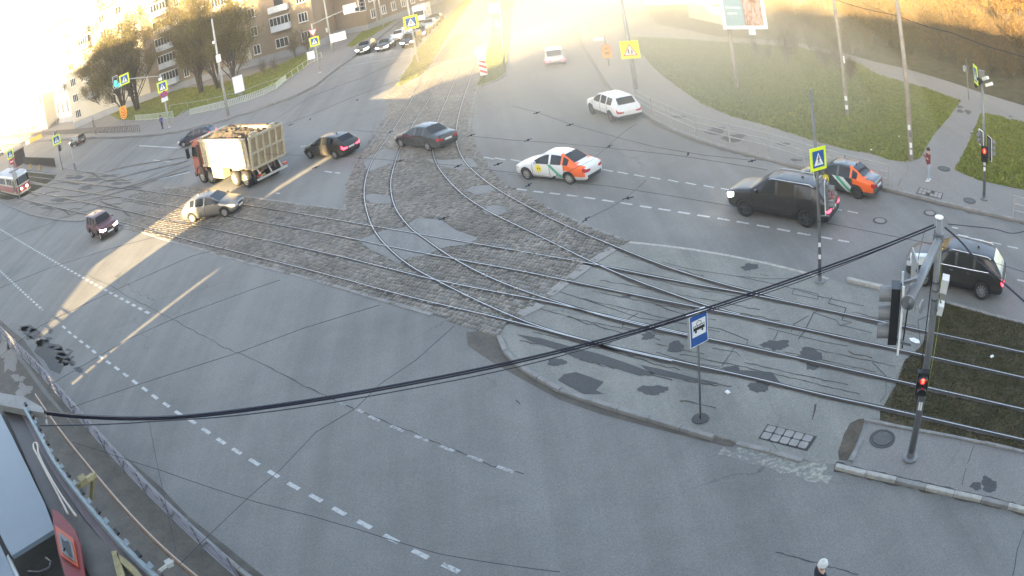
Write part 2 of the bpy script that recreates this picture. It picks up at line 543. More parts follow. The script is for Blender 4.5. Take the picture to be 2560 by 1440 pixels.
def block_mesh(name, xc, yc, hx, hy, ang, z0, h, mat, jit=.18, tilt=.012):
    """many small stones in one mesh: each a tapered block with its own height and lean"""
    n = len(xc)
    r = RNG
    ca, sa = np.cos(ang), np.sin(ang)
    sx = hx * (1 + r.uniform(-jit, jit, n)); sy = hy * (1 + r.uniform(-jit, jit, n))
    top = h * (1 + r.uniform(-.35, .35, n))
    V = np.zeros((n, 8, 3))
    for k, (i, j) in enumerate(((-1, -1), (1, -1), (1, 1), (-1, 1))):
        for lvl, sc in ((0, 1.0), (1, .78)):
            px, py = i * sx * sc, j * sy * sc
            V[:, lvl * 4 + k, 0] = xc + px * ca - py * sa
            V[:, lvl * 4 + k, 1] = yc + px * sa + py * ca
            V[:, lvl * 4 + k, 2] = z0 if lvl == 0 else z0 + top + r.uniform(-tilt, tilt, n)
    base = (np.arange(n) * 8)[:, None, None]
    F = np.array([(4, 5, 6, 7), (0, 1, 5, 4), (1, 2, 6, 5), (2, 3, 7, 6), (3, 0, 4, 7)])[None] + base
    me = bpy.data.meshes.new(name)
    me.vertices.add(n * 8); me.vertices.foreach_set('co', V.reshape(-1))
    F = F.reshape(-1, 4)
    me.loops.add(F.size); me.loops.foreach_set('vertex_index', F.reshape(-1))
    me.polygons.add(len(F)); me.polygons.foreach_set('loop_start', np.arange(0, F.size, 4))
    me.polygons.foreach_set('loop_total', np.full(len(F), 4))
    me.materials.append(mat)
    me.update(calc_edges=True)
    return me

def stone_mat(name, cols, rough=.7):
    t = NT(name)
    g = t.n('ShaderNodeNewGeometry')
    c = t.ramp(g.outputs['Random Per Island'], [(i / (len(cols) - 1), x) for i, x in enumerate(cols)])
    wv = t.coords('World')
    big = t.noise(wv, .25, 4, .6)
    c = t.mix(1.0, c, t.ramp(big, [(.3, (.68, .66, .62)), (.7, (1.2, 1.2, 1.2))]), 'MULTIPLY')
    fine = t.noise(wv, 30, 3)
    t.set(Base_Color=c, Roughness=rough, Specular_IOR_Level=.5)
    t.bump(fine, .3, .01)
    return t.m
M['sett'] = stone_mat('sett_stone', [(.095, .084, .066), (.17, .155, .13), (.12, .108, .09), (.23, .21, .18), (.14, .13, .115)], .55)
xs = [p.x for p in cob_poly]; ys = [p.y for p in cob_poly]
# rows of setts follow the street; in the curve they follow the rails
pitch_r, pitch_c = .235, .165
th = -.757
u0 = np.arange(-60, 60, pitch_c); v0 = np.arange(-70, 90, pitch_r)
U, Vv = np.meshgrid(u0, v0)
U = U + (np.arange(len(v0)) % 2)[:, None] * pitch_c * .5
U = U.ravel() + RNG.uniform(-.015, .015, U.size); Vv = Vv.ravel() + RNG.uniform(-.012, .012, Vv.size)
ctr = np.array([-3.0, 45.0])
wav = .16 * np.sin(U * .55 + .8 * np.sin(Vv * .4))
X = ctr[0] + U * math.cos(th) - (Vv + wav) * math.sin(th)
Y = ctr[1] + U * math.sin(th) + (Vv + wav) * math.cos(th)
keep = inside(X, Y, cob_poly) & (Y < 82)
for h in HOLES:
    keep &= ~inside(X, Y, GL(h, 0))
keep &= RNG.random(X.size) > .01
X, Y, Uk, Vk = X[keep], Y[keep], U[keep], Vv[keep]
ang = th + .16 * .55 * np.cos(Uk * .55 + .8 * np.sin(Vk * .4)) + RNG.normal(0, .05, X.size)
link('sett_stones', block_mesh('sett_stones', X, Y, pitch_c * .46, pitch_r * .46, ang, 0.0, .036, M['sett']), cob, kind='stuff')

# ---- kerb stones, one object each
def kerb(name, pts, label, z0, h, w=.16, step=1.0, mat=None, gap=.02, off=0.0, limit=300, kind='structure'):
    root = empty(name, pts[0], kind=kind)
    L = root.location
    q = resample(pts, step)
    for a, b in zip(q, q[1:]):
        d = (b - a); d.z = 0
        n = Vector((-d.y, d.x, 0)).normalized() * off
        e = d.normalized() * gap / 2
        j = random.uniform(-.012, .012)
        mb = MB()
        A = Vector((a.x, a.y, z0 + h / 2 + j)) + n + e; B = Vector((b.x, b.y, z0 + h / 2 + j)) + n - e
        dn = (B - A).normalized(); s = dn.cross(Vector((0, 0, 1))) * w / 2
        c = .02
        vs = []
        for P in (A, B):
            for sx, hz in ((1, -h / 2), (1, h / 2 - c), (1 - 2 * c / w, h / 2), (-1 + 2 * c / w, h / 2), (-1, h / 2 - c), (-1, -h / 2)):
                vs.append(P + s * sx + Vector((0, 0, hz)))
        fs = [(i, i + 1, i + 7, i + 6) for i in range(5)] + [(5, 4, 3, 2, 1, 0), (6, 7, 8, 9, 10, 11)]
        mb.add(vs, [tuple(f[::-1]) if k < 5 else f for k, f in enumerate(fs)])
        o = mb.obj('kerb_stone', mat or M['kerb'], None, kind=None)
        o.parent = root; o.matrix_parent_inverse = Matrix.Translation(-Vector(L))
    return root
kerb('kerb', kne, '', -.02, .16, .18, 3.0)
kerb('kerb', knw, '', -.02, .16, .18, 4.0)
KERB_S = [(1247, 838), (1256, 862), (1268, 884), (1290, 905), (1330, 932), (1402, 972), (1515, 1010), (1642, 1048), (1735, 1075), (1790, 1092), (1840, 1106)]
kerb('kerb', GL(KERB_S, .12), '', -.02, .14, .17, 1.05)
KERB_S2 = [(1842, 1105), (1950, 1132), (2040, 1160), (2090, 1161)]
kerb('kerb', GL(KERB_S2, .05), '', -.03, .09, .17, 1.05)
KERB_S3 = [(2090, 1161), (2195, 1187), (2268, 1202), (2415, 1236), (2475, 1248), (2560, 1270), (2680, 1300)]
M['kerb_white'] = simple('kerb_whitewash', (.36, .35, .32), .85, 0, .35, 5, bump=.3, coord='World')
k3 = kerb('kerb', GL(KERB_S3, .12), '', -.02, .15, .17, .98)
for i, c in enumerate(k3.children):
    if i in (0, 1, 3, 4, 6): c.data.materials[0] = M['kerb_white']
kerb('kerb', GL([(2128, 1150), (2148, 1110), (2165, 1075), (2172, 1052)], .06), '', -.02, .09, .14, 1.0)
kerb('kerb', GL([(2160, 1046), (2250, 1065), (2350, 1083), (2440, 1100), (2560, 1128), (2700, 1160)], .07), '', -.02, .10, .12, 1.1)
kerb('kerb', GL([(1570, 604), (1630, 610), (1700, 618), (1780, 630), (1860, 645), (1940, 662), (2040, 690), (2085, 700), (2112, 705)], .03), '', -.03, .06, .16, 1.5, mat=M['kerb_white'])
kerb('kerb', GL([(2118, 695), (2155, 703), (2192, 712), (2252, 728)], .10), '', -.02, .14, .22, 1.6, mat=M['kerb_white'])
kerb('kerb', GL([(2365, 753), (2420, 768), (2475, 785), (2560, 805), (2680, 835)], .05), '', -.03, .09, .16, 1.5)
kerb('kerb', GL([(300, 566), (340, 574), (400, 594), (520, 628), (640, 662), (760, 692), (880, 727), (1015, 767), (1118, 797)], .02), '', -.03, .06, .2, 1.2)
kerb('kerb', GL([(1362, 515), (1420, 543), (1490, 573), (1565, 600)], .02), '', -.03, .06, .16, 1.4)
kerb('kerb', GL([(862, 524), (866, 490), (868, 455)], .02), '', -.03, .06, .2, 1.4)
kerb('kerb', GL([(866, 524), (760, 512), (640, 495), (545, 483), (405, 467)], .02), '', -.03, .06, .16, 1.6)
kerb('kerb', GL([(975, 292), (945, 335), (915, 378)], .02), '', -.03, .06, .22, 1.5)
kerb('kerb', GL([(1195, 215), (1184, 250), (1176, 300), (1172, 340)], .02), '', -.03, .06, .18, 1.8)
kerb('kerb', GL(W_ISL_S, .10), '', -.02, .13, .16, 1.2)
kerb('kerb', GL([(222, 545), (330, 566)], .05), '', -.02, .09, .2, 1.2)
kerb('kerb', GL([(145, 417), (207, 427), (250, 431), (290, 437)], .06), '', -.02, .1, .16, 2.0)
kerb('kerb', GL([(62, 427), (100, 431), (142, 436)], .12), '', -.02, .16, .25, 2.0)
kerb('kerb', GL([(1032, 148), (1010, 180), (992, 212)], .10), '', -.02, .13, .2, 2.2, mat=M['kerb_white'])
kerb('kerb', GL([(1200, 214), (1228, 206), (1252, 195), (1264, 182)], .10), '', -.02, .13, .2, 2.2)
# concrete strips laid across the tracks
strip = empty('crossing_strip', (0, 0, 0), kind='structure')
for a, b in (((1538, 618), (1482, 655)), ((1475, 660), (1425, 697)), ((1418, 702), (1372, 738)), ((1352, 762), (1300, 788))):
    A, B = G(*a, .012), G(*b, .012)
    MB().beam(A, B, .42, .05).obj('concrete_slab', M['concrete'], strip)

# ---- east tram platform: asphalt and slabs round the rails
E_PLAT = [(1575, 605), (1640, 610), (1780, 630), (1940, 662), (2085, 700), (2120, 712), (2260, 745), (2340, 790), (2300, 870), (2262, 900), (2230, 960), (2218, 1000), (2200, 1045), (2160, 1046), (2125, 1150),
          (2090, 1161), (2040, 1158), (1950, 1130), (1842, 1104), (1735, 1073), (1642, 1046), (1515, 1008), (1402, 970), (1330, 930), (1290, 903), (1268, 882), (1258, 862), (1252, 840), (1262, 818), (1330, 770), (1420, 700), (1480, 655), (1538, 617)]
plat_e = sheet('tram_platform', GL(E_PLAT, .006), .006, M['asphalt_island'])
soil_e = sheet('tram_median', GL([(2365, 752), (2475, 783), (2560, 803), (2720, 840), (2720, 1165), (2560, 1128), (2350, 1083), (2200, 1050), (2200, 1030), (2240, 960), (2262, 900), (2300, 868), (2335, 800)], .008), .008, M['median'])
walk_e = sheet('pavement', GL([(2172, 1052), (2250, 1065), (2350, 1083), (2440, 1100), (2560, 1128), (2700, 1160), (2700, 1300), (2560, 1268), (2415, 1234), (2268, 1200), (2195, 1186), (2130, 1165), (2148, 1112)], .010), .010, M['asphalt_walk'])
sheet('soil_strip', GL([(2145, 1048), (2162, 1046), (2155, 1075), (2135, 1120), (2118, 1152), (2098, 1150), (2095, 1130), (2110, 1085), (2125, 1058)], .012), .012, M['soil'], plat_e)
sheet('drain_dip', GL([(1165, 830), (1200, 828), (1245, 840), (1258, 865), (1275, 890), (1330, 935), (1420, 985), (1520, 1015), (1650, 1052), (1790, 1098), (1840, 1112), (1800, 1112), (1640, 1072), (1500, 1035), (1400, 1000), (1300, 945), (1230, 905), (1170, 865)], .005), .005, M['dust_or_glare'], road)
M['groove'] = simple('groove_dirt', (.062, .054, .047), .95, 0, .5, 4, coord='World')
# slabs with open joints between the rails
def slab_outline(pts, w=.03, z=.011, parent=None):
    q = GL(pts, z)
    mb = MB()
    for a, b in zip(q, q[1:]):
        mb.beam(a, b, w * random.uniform(.7, 1.3), .004)
    return mb.obj('joint', M['tar'], parent or plat_e)
for q in ([(1395, 728), (1480, 755), (1600, 795), (1700, 808), (1800, 822), (1870, 850), (1862, 875)], [(1595, 783), (1570, 797)], [(1560, 805), (1555, 818), (1660, 838)], [(1560, 838), (1500, 870), (1580, 893), (1590, 880)],
          [(1655, 655), (1720, 672), (1840, 690), (1960, 715), (2060, 745)], [(1840, 690), (1920, 697), (2000, 695)], [(2035, 780), (2010, 830), (1995, 848)], [(2020, 790), (1985, 810), (1978, 830)],
          [(1980, 735), (2045, 748), (2045, 735), (1985, 720), (1980, 735)], [(2045, 740), (2160, 765)], [(2080, 742), (2070, 758), (2115, 770), (2105, 800), (2130, 806)], [(2050, 770), (2036, 782), (2090, 800), (2100, 814), (2130, 806)],
          [(2100, 812), (2180, 832)], [(1920, 820), (2060, 855), (2120, 865)], [(1945, 828), (1935, 850)], [(1835, 870), (1805, 915)], [(1780, 870), (1840, 880), (1850, 890)], [(1280, 755), (1320, 735)], [(1920, 690), (1900, 685)],
          [(2180, 905), (2215, 940), (2215, 985), (2200, 1005)], [(1640, 880), (1720, 905), (1800, 918)], [(1380, 870), (1440, 875), (1500, 905), (1560, 912)], [(2300, 860), (2295, 800), (2320, 790), (2345, 796)],
          [(2362, 880), (2430, 900), (2428, 840)], [(1300, 1010), (1290, 1000)]):
    slab_outline(q)
for a in ((1875, 667, 19, 9), (1567, 741, 12, 4), (1690, 867, 21, 14), (1940, 862, 30, 14), (2025, 888, 34, 17), (2030, 915, 14, 12), (1900, 965, 24, 18), (1632, 975, 32, 14), (1390, 905, 20, 11), (1620, 840, 18, 8)):
    blob(*a, .013, M['asphalt_patch'], plat_e)
for q in ([(1290, 835), (1350, 845), (1440, 870), (1500, 885), (1560, 905), (1640, 935), (1600, 940), (1520, 915), (1440, 895), (1380, 870), (1330, 855)],
          [(1600, 912), (1650, 922), (1740, 945), (1800, 958), (1790, 960), (1700, 948), (1630, 935)],
          [(1800, 920), (1845, 912), (1850, 925), (1930, 930), (1945, 950), (1960, 965), (1900, 955), (1850, 940)],
          [(1410, 935), (1440, 930), (1470, 940), (1510, 955), (1490, 975), (1510, 985), (1460, 985), (1420, 965), (1395, 950)]):
    sheet('asphalt_patch', GL(q, .0135), .0135, M['asphalt_patch'], plat_e, kind=None)
# square paving tiles let into the platform and the far pavement
tiles = empty('tile_inlay', G(1970, 1093), kind='structure')
def quad_grid(c00, c10, c11, c01, nx, ny, z, parent, name, mat, gap=.12, h=.02, skip=()):
    P = [G(*c, z) for c in (c00, c10, c11, c01)]
    L = parent.location
    for i in range(nx):
        for j in range(ny):
            if (i, j) in skip: continue
            def at(u, v): return P[0].lerp(P[1], u).lerp(P[3].lerp(P[2], u), v)
            u0, u1, v0, v1 = (i + gap / 2) / nx, (i + 1 - gap / 2) / nx, (j + gap / 2) / ny, (j + 1 - gap / 2) / ny
            q = [at(u0, v0), at(u1, v0), at(u1, v1), at(u0, v1)]
            c = sum(q, Vector()) / 4
            # worn corners
            pts = []
            for k in range(4):
                pts += [q[k].lerp(q[k - 1], .14), q[k].lerp(q[(k + 1) % 4], .14)]
            mb = MB().poly([p + Vector((0, 0, h + random.uniform(-.004, .004))) for p in pts], skirt=h + .01)
            o = mb.obj(name, mat, None); o.parent = parent; o.matrix_parent_inverse = Matrix.Translation(-Vector(L))
sheet('tile_bed', GL([(1919, 1060), (2043, 1091), (2018, 1128), (1895, 1096)], .012), .012, M['tar'], None).parent = plat_e
quad_grid((1920, 1062), (2036, 1091), (2014, 1124), (1899, 1096), 5, 2, .012, tiles, 'paving_tile', M['concrete'])
tiles2 = empty('tile_inlay', G(2322, 483), kind='structure')
sheet('tile_bed', GL([(2298, 468), (2358, 483), (2354, 498), (2290, 484)], .108), .108, M['tar'], None).parent = pav_ne
quad_grid((2300, 470), (2356, 484), (2352, 497), (2293, 483), 6, 2, .108, tiles2, 'paving_tile', M['concrete'], skip=((2, 1), (3, 0)))
# manhole covers
M['groove_lid'] = simple('cast_iron', (.09, .088, .085), .6, .3, .3, 8, coord='World')
def manhole(px, py, r, z, label, mat=None):
    t = empty('manhole_cover', G(px, py, z), label=label, cat='manhole cover')
    MB().lathe([(r, 0), (r, .015), (r * .8, .02), (r * .8, .008)], 28).obj('ring', M['asphalt_patch'], t)
    MB().lathe([(r * .74, 0), (r * .74, .022), (r * .3, .026)], 24).obj('lid', mat or M['groove_lid'], t)
    return t
manhole(2206, 1097, .42, .012, 'round iron manhole cover on the island pavement beside the signal mast')
manhole(2360, 422, .42, .106, 'dark round manhole cover on the pavement beside the walking man')
manhole(2424, 502, .40, .106, 'round manhole cover with raised black rim at the foot of the far right signal mast')
manhole(2325, 533, .36, .003, 'manhole cover in the right road, farther from the mast arm', M['asphalt_walk'])
manhole(2200, 552, .36, .003, 'manhole cover in the right road, just left of the mast arm top', M['asphalt_walk'])

# worn surface and dark holes at the left kerb
DARK = [[(95, 855), (125, 858), (150, 862), (165, 885), (185, 875), (170, 895), (190, 905), (160, 915), (150, 935), (125, 925), (110, 900), (85, 880)], [(48, 815), (75, 812), (95, 825), (110, 840), (85, 850), (60, 835)]]
for q in DARK:
    sheet('asphalt_patch', GL(q, .006), .006, M['asphalt_patch'], road, kind=None)
for k in range(26):
    u = random.random()
    blob(60 + 120 * u + random.uniform(-25, 35), 815 + 120 * u + random.uniform(-25, 10), random.uniform(3, 13), random.uniform(2, 6), .006, M['asphalt_patch'], road, seed=k, rough=.6)
for a in ((2440, 1300, 0, 0),): pass
for a in ((2472, 1212, 21, 18), (2440, 1215, 16, 9)): blob(*a, .012, M['asphalt_patch'], walk_e)
for a in ((1790, 327, 26, 9), (1835, 345, 30, 9), (1960, 360, 14, 4), (1700, 292, 14, 4), (2400, 278, 9, 4), (2420, 280, 9, 5), (2400, 267, 7, 3), (1990, 400, 14, 3), (2020, 395, 12, 3), (2530, 279, 8, 3), (2527, 291, 6, 2)):
    blob(*a, .108, M['asphalt_patch'], pav_ne, rough=.35)
for a in ((190, 443, 20, 4), (230, 450, 26, 3), (270, 440, 16, 3), (150, 500, 24, 4), (330, 470, 20, 4), (120, 520, 20, 3), (300, 458, 24, 3), (215, 470, 18, 4), (90, 510, 16, 3)):
    blob(*a, .0095, M['asphalt_patch'], isl_w, rough=.5)
for a in ((700, 545, 10, 4), (1105, 546, 14, 3),): blob(*a, .05, M['asphalt_patch'], cob, rough=.3)
# pale crack repairs and long tar seams in the near carriageway
def seam(pts, w, mat, z=.006, parent=road, name='crack', jit=2.0):
    q = []
    for a, b in zip(pts, pts[1:]):
        n = max(2, int(math.hypot(b[0] - a[0], b[1] - a[1]) / 14))
        for k in range(n):
            t = k / n
            q.append((a[0] + (b[0] - a[0]) * t + random.uniform(-jit, jit) * .4, a[1] + (b[1] - a[1]) * t + random.uniform(-jit, jit)))
    q.append(pts[-1])
    P = GL(q, z); mb = MB()
    L, R = [], []
    for i, p in enumerate(P):
        d = P[min(i + 1, len(P) - 1)] - P[max(i - 1, 0)]
        n = Vector((-d.y, d.x, 0)).normalized() * w * .5 * random.uniform(.5, 1.4)
        L.append(p + n); R.append(p - n)
    mb.add(L + R, [(i + len(P), i + 1 + len(P), i + 1, i) for i in range(len(P) - 1)])
    return mb.obj(name, mat, parent)
seam([(222, 690), (268, 710), (350, 757), (445, 805), (560, 868), (640, 900), (760, 965), (850, 1005), (905, 1030), (1000, 1068), (1120, 1118), (1230, 1165), (1310, 1185)], .04, M['tar'])
seam([(1940, 1380), (2040, 1408), (2145, 1436)], .03, M['tar'])
seam([(2560, 1325), (2545, 1370), (2532, 1440)], .025, M['tar'])
seam([(2050, 1110), (2052, 1108)], .02, M['tar'])
M['speckle'] = paint_mat('speckled_dust', (.34, .34, .28), .47, (.170, .168, .160))
seam([(1800, 1128), (1880, 1148), (1960, 1175), (2040, 1195), (2075, 1200)], .28, M['speckle'], z=.004, name='worn_paint', jit=4)
seam([(1840, 1128), (1900, 1138), (1985, 1162), (2060, 1180)], .55, M['speckle'], z=.003, name='road_dust', jit=4)
seam([(2415, 1172), (2405, 1212)], .02, M['tar'], z=.013, parent=walk_e)
seam([(2436, 1112), (2418, 1160)], .02, M['tar'], z=.013, parent=walk_e)
for q, ww in ((KERB_NE, .55), (KERB_NW, .6)):
    seam([(a - 2, b + 5) for a, b in q], ww, M['dust_or_glare'], z=.003, name='gutter_dirt', jit=1.2)
seam([(a - 5, b + 9) for a, b in KERB_S3], .22, M['soil'], z=.004, name='gutter_dirt', jit=2)
seam([(a - 4, b + 7) for a, b in KERB_S[2:]], .22, M['soil'], z=.0045, name='gutter_dirt', jit=2)
seam([(a, b - 5) for a, b in KERB_S3], .07, M['tar'], z=.013, parent=walk_e, name='kerb_gap', jit=2)
for q in ([(75, 520), (120, 510), (150, 500)], [(140, 530), (200, 520), (250, 500), (300, 490)], [(100, 535), (130, 525), (118, 540)], [(160, 545), (240, 522), (330, 500)], [(60, 480), (95, 487), (150, 478)], [(170, 455), (230, 445), (290, 452)],
          [(165, 440), (215, 432), (245, 440), (300, 436)], [(200, 470), (260, 455), (330, 448)], [(250, 505), (290, 515), (345, 552)], [(150, 520), (175, 535), (215, 528)], [(110, 465), (150, 458), (200, 462)]):
    seam(q, .22, M['soil'], z=.012, parent=isl_w, name='crack', jit=3)
for q in ([(1450, 745), (1620, 785), (1800, 830)], [(1480, 728), (1600, 752), (1720, 775)], [(1500, 700), (1620, 722), (1800, 755), (1900, 775)], [(1600, 690), (1750, 725), (1850, 742)], [(1350, 770), (1450, 800), (1560, 822), (1650, 850)],
          [(1700, 885), (1850, 915), (2000, 950), (2150, 985)], [(1860, 905), (1990, 935), (2120, 962)], [(1960, 880), (2080, 905), (2190, 930)], [(2020, 870), (2150, 897), (2240, 915)], [(1330, 830), (1420, 850), (1500, 872)], [(1640, 860), (1760, 885)],
          [(2130, 780), (2240, 805), (2290, 815)], [(2140, 800), (2280, 835)], [(1560, 640), (1640, 660), (1760, 690)]):
    seam(q, .04, M['groove'], z=.0122, parent=plat_e, name='crack', jit=1.5)
for q in ([(1300, 850), (1360, 862), (1430, 880), (1520, 905)], [(1450, 900), (1560, 925), (1680, 950)], [(1560, 880), (1620, 905), (1700, 925)], [(1680, 940), (1760, 962), (1830, 965)], [(1700, 1000), (1790, 1020)], [(1420, 790), (1470, 808), (1560, 835)],
          [(1640, 760), (1720, 790), (1790, 800)], [(1810, 770), (1880, 790), (1950, 802)], [(2120, 880), (2180, 895)], [(2040, 1010), (2030, 1050)]):
    seam(q, .05, M['groove'], z=.0125, parent=plat_e, name='crack', jit=3)
# gutter along the south-west kerb
sheet('gutter', GL([(-60, 770), (0, 800), (60, 850), (110, 920), (150, 985), (200, 1030), (260, 1100), (330, 1155), (400, 1215), (470, 1290), (560, 1360), (660, 1440), (760, 1500), (600, 1500), (500, 1400), (400, 1300), (300, 1200), (200, 1080), (120, 980), (60, 900), (0, 830), (-60, 790)], .005), .005, M['dust_or_glare'], road)

# ---- painted dashes, one object each
def dash(a, b, w, mat=None, z=.007):
    A, B = G(*a, z), G(*b, z)
    n = Vector((-(B - A).y, (B - A).x, 0)).normalized() * w / 2
    MB().poly([A - n, B - n, B + n, A + n]).obj('lane_dash', mat or M['mark'], road)
def dashes(pts, w, frac=.5, mat=None):
    """centres along a line: each dash is frac of the way to its neighbours"""
    for i, p in enumerate(pts):
        a, b = pts[max(i - 1, 0)], pts[min(i + 1, len(pts) - 1)]
        k = frac / (2 if 0 < i < len(pts) - 1 else 1)
        dx, dy = (b[0] - a[0]) * k / 2, (b[1] - a[1]) * k / 2
        dash((p[0] - dx, p[1] - dy), (p[0] + dx, p[1] + dy), w, mat)
# line 2 of the near carriageway (through the bottom of the picture)
C2 = [(160, 818), (174, 831), (188, 842), (203, 854), (219, 866), (235, 879), (252, 893), (271, 906), (292, 921), (314, 937), (337, 955), (362, 973), (387, 992), (416, 1012), (446, 1033), (480, 1053), (515, 1077), (553, 1103),
      (592, 1128), (636, 1155), (684, 1185), (734, 1215), (790, 1245), (848, 1278), (911, 1311), (978, 1347), (1051, 1385), (1127, 1420), (1210, 1462)]
dashes(C2, .15, .52)
# the same and the next line left of the lit strip
def along(p0, p1, n, mid=None):
    A, B = G(*p0), G(*p1)
    return A, B
def world_dashes(p0, p1, pitch, frac, w, mat=None):
    A, B = G(*p0, .007), G(*p1, .007)
    d = (B - A); L = d.length; d.normalize()
    n = Vector((-d.y, d.x, 0)) * w / 2
    t = 0
    while t < L:
        a, b = A + d * t, A + d * min(L, t + pitch * frac)
        MB().poly([a - n, b - n, b + n, a + n]).obj('lane_dash', mat or M['mark'], road)
        t += pitch
world_dashes((-40, 548), (382, 788), .95, .55, .18)
world_dashes((-12, 665), (107, 775), .95, .55, .18)
dashes([(852, 1008), (898, 1026), (935, 1046), (993, 1071), (1054, 1096), (1117, 1121), (1188, 1146), (1264, 1173)], .12, .55, M['mark_worn'])
C4 = [(1305, 474), (1346, 479.5), (1387, 484), (1430, 489), (1474, 495), (1520, 502), (1566, 509), (1614, 517), (1661, 524), (1710, 532), (1759, 540), (1809, 548), (1857.5, 556.5), (1907.5, 565.5), (1959, 575), (2010, 585), (2065, 594.5), (2109, 602.5)]
dashes(C4, .15, .62)
C5 = [(1222, 395), (1250, 397), (1290, 401), (1520, 426), (1557, 432), (1598, 439), (1638, 445), (1683, 452), (1727, 459), (1772, 466), (1815, 473), (1860, 480), (1905, 487), (2092, 523), (2132, 530), (2408, 589), (2448, 599), (2490, 608), (2532, 618), (2556, 702)]
for i, p in enumerate(C5):
    dash((p[0] - 13, p[1] - 2.6), (p[0] + 13, p[1] + 2.8), .13)
def line(pts, w, mat=None):
    q = GL(pts, .007); mb = MB()
    for a, b in zip(q, q[1:]):
        n = Vector((-(b - a).y, (b - a).x, 0)).normalized() * w / 2
        mb.poly([a - n, b - n, b + n, a + n])
    mb.obj('lane_line', mat or M['mark_worn'], road)
line([(850, 170), (925, 155), (1032, 137)], .25)
line([(348, 364), (450, 370)], .22, M['mark'])
line([(1283, 134), (1370, 127), (1440, 120)], .3)
line([(390, 450), (475, 430)], .2, M['mark'])
line([(640, 363), (730, 345)], .14)
for a, b in (((383, 400), (425, 404)), ((690, 482), (700, 484)), ((812, 428), (830, 431)), ((838, 431), (850, 433)), ((2380, 568), (2395, 571)), ((750, 366), (765, 364))):
    dash(a, b, .16)
# short paint strokes of the far streets
for a, b in (((1120, 40), (1132, 37)), ((1143, 28), (1150, 27)), ((75, 380), (85, 378)), ((100, 378), (112, 374)), ((135, 381), (145, 378))):
    dash(a, b, .2, M['mark_worn'])

# ---- rails
def rail(parent, pts, z=.05, w=.038, smooth=2, groove=True):
    P = GL(pts, z)
    if smooth: P = smooth_path(P, smooth)
    P = resample(P, .8) + [P[-1]]
    mb = MB(); n = len(P)
    def strip(off0, off1, zz, mi):
        L, R = [], []
        for i, p in enumerate(P):
            d = P[min(i + 1, n - 1)] - P[max(i - 1, 0)]; d.z = 0
            s = Vector((d.y, -d.x, 0)).normalized()
            L.append(p + s * off0 + Vector((0, 0, zz))); R.append(p + s * off1 + Vector((0, 0, zz)))
        mb.add(L + R, [(i + n, i + 1 + n, i + 1, i) for i in range(n - 1)], mi)
    strip(-w / 2, w / 2, 0, 0)                      # polished head
    dirt_band(parent, P, w)
    strip(w / 2, w / 2 + .045, -.012, 1)            # flange groove and lip
    strip(w / 2 + .045, w / 2 + .075, -.002, 1)
    strip(-w / 2 - .05, -w / 2, -.01, 1)
    o = mb.obj('rail', [M['rail_head'], M['rail_side']], None)
    o.parent = parent; o.matrix_parent_inverse = Matrix.Translation(-parent.location)
    return o
M['groove'] = simple('groove_dirt', (.062, .054, .047), .95, 0, .5, 4, coord='World')
def dirt_band(parent, P, w):
    """broken dirty paving along a rail, ragged on both sides"""
    L, R = [], []; n = len(P)
    for i, p in enumerate(P):
        d = P[min(i + 1, n - 1)] - P[max(i - 1, 0)]; d.z = 0
        s = Vector((d.y, -d.x, 0)).normalized()
        a, b = .05 + random.uniform(0, .10) ** 1.2, .09 + random.uniform(0, .11)
        L.append(Vector((p.x, p.y, .037)) - s * a); R.append(Vector((p.x, p.y, .037)) + s * b)
    o = MB().add(L + R, [(i + n, i + 1 + n, i + 1, i) for i in range(n - 1)]).obj('rail_bed', M['groove'])
    o.parent = parent; o.matrix_parent_inverse = Matrix.Translation(-parent.location)
def track(label, group='tram tracks of the junction'):
    return empty('tram_track', (0, 40, 0), label=label, cat='tram track', group=group)
RD = [(-60, 424), (65, 440), (225, 460), (325, 471), (475, 491), (640, 515), (790, 540), (930, 564), (1047, 584), (1280, 624), (1490, 660), (1680, 700), (1880, 735), (2195, 802), (2560, 880), (2700, 912)]
RC = [(-60, 440), (70, 457), (225, 482), (287, 490), (450, 517), (640, 551.5), (865, 592), (965, 614), (1137, 647), (1280, 672), (1425, 702), (1605, 740), (1755, 769), (1920, 802), (2195, 862), (2560, 943), (2700, 976)]
RB = [(-60, 451), (62, 475), (250, 512), (400, 545), (640, 594), (832, 635), (990, 675), (1090, 700), (1280, 736.5), (1380, 755), (1530, 792), (1730, 837), (1920, 877), (2240, 950), (2560, 1022), (2700, 1055)]
RA = [(-60, 468), (65, 500), (160, 522), (310, 555), (430, 589), (640, 640.5), (840, 691), (1015, 740), (1280, 801), (1460, 850), (1600, 881), (1750, 915), (1900, 947), (2050, 985), (2240, 1025), (2560, 1098), (2700, 1130)]
t1 = track('straight double rail tram track on the side of the far road')
rail(t1, RD, smooth=1); rail(t1, RC, smooth=1)
t2 = track('straight double rail tram track on the near side, next to the wide carriageway')
rail(t2, RB, smooth=1); rail(t2, RA, smooth=1)
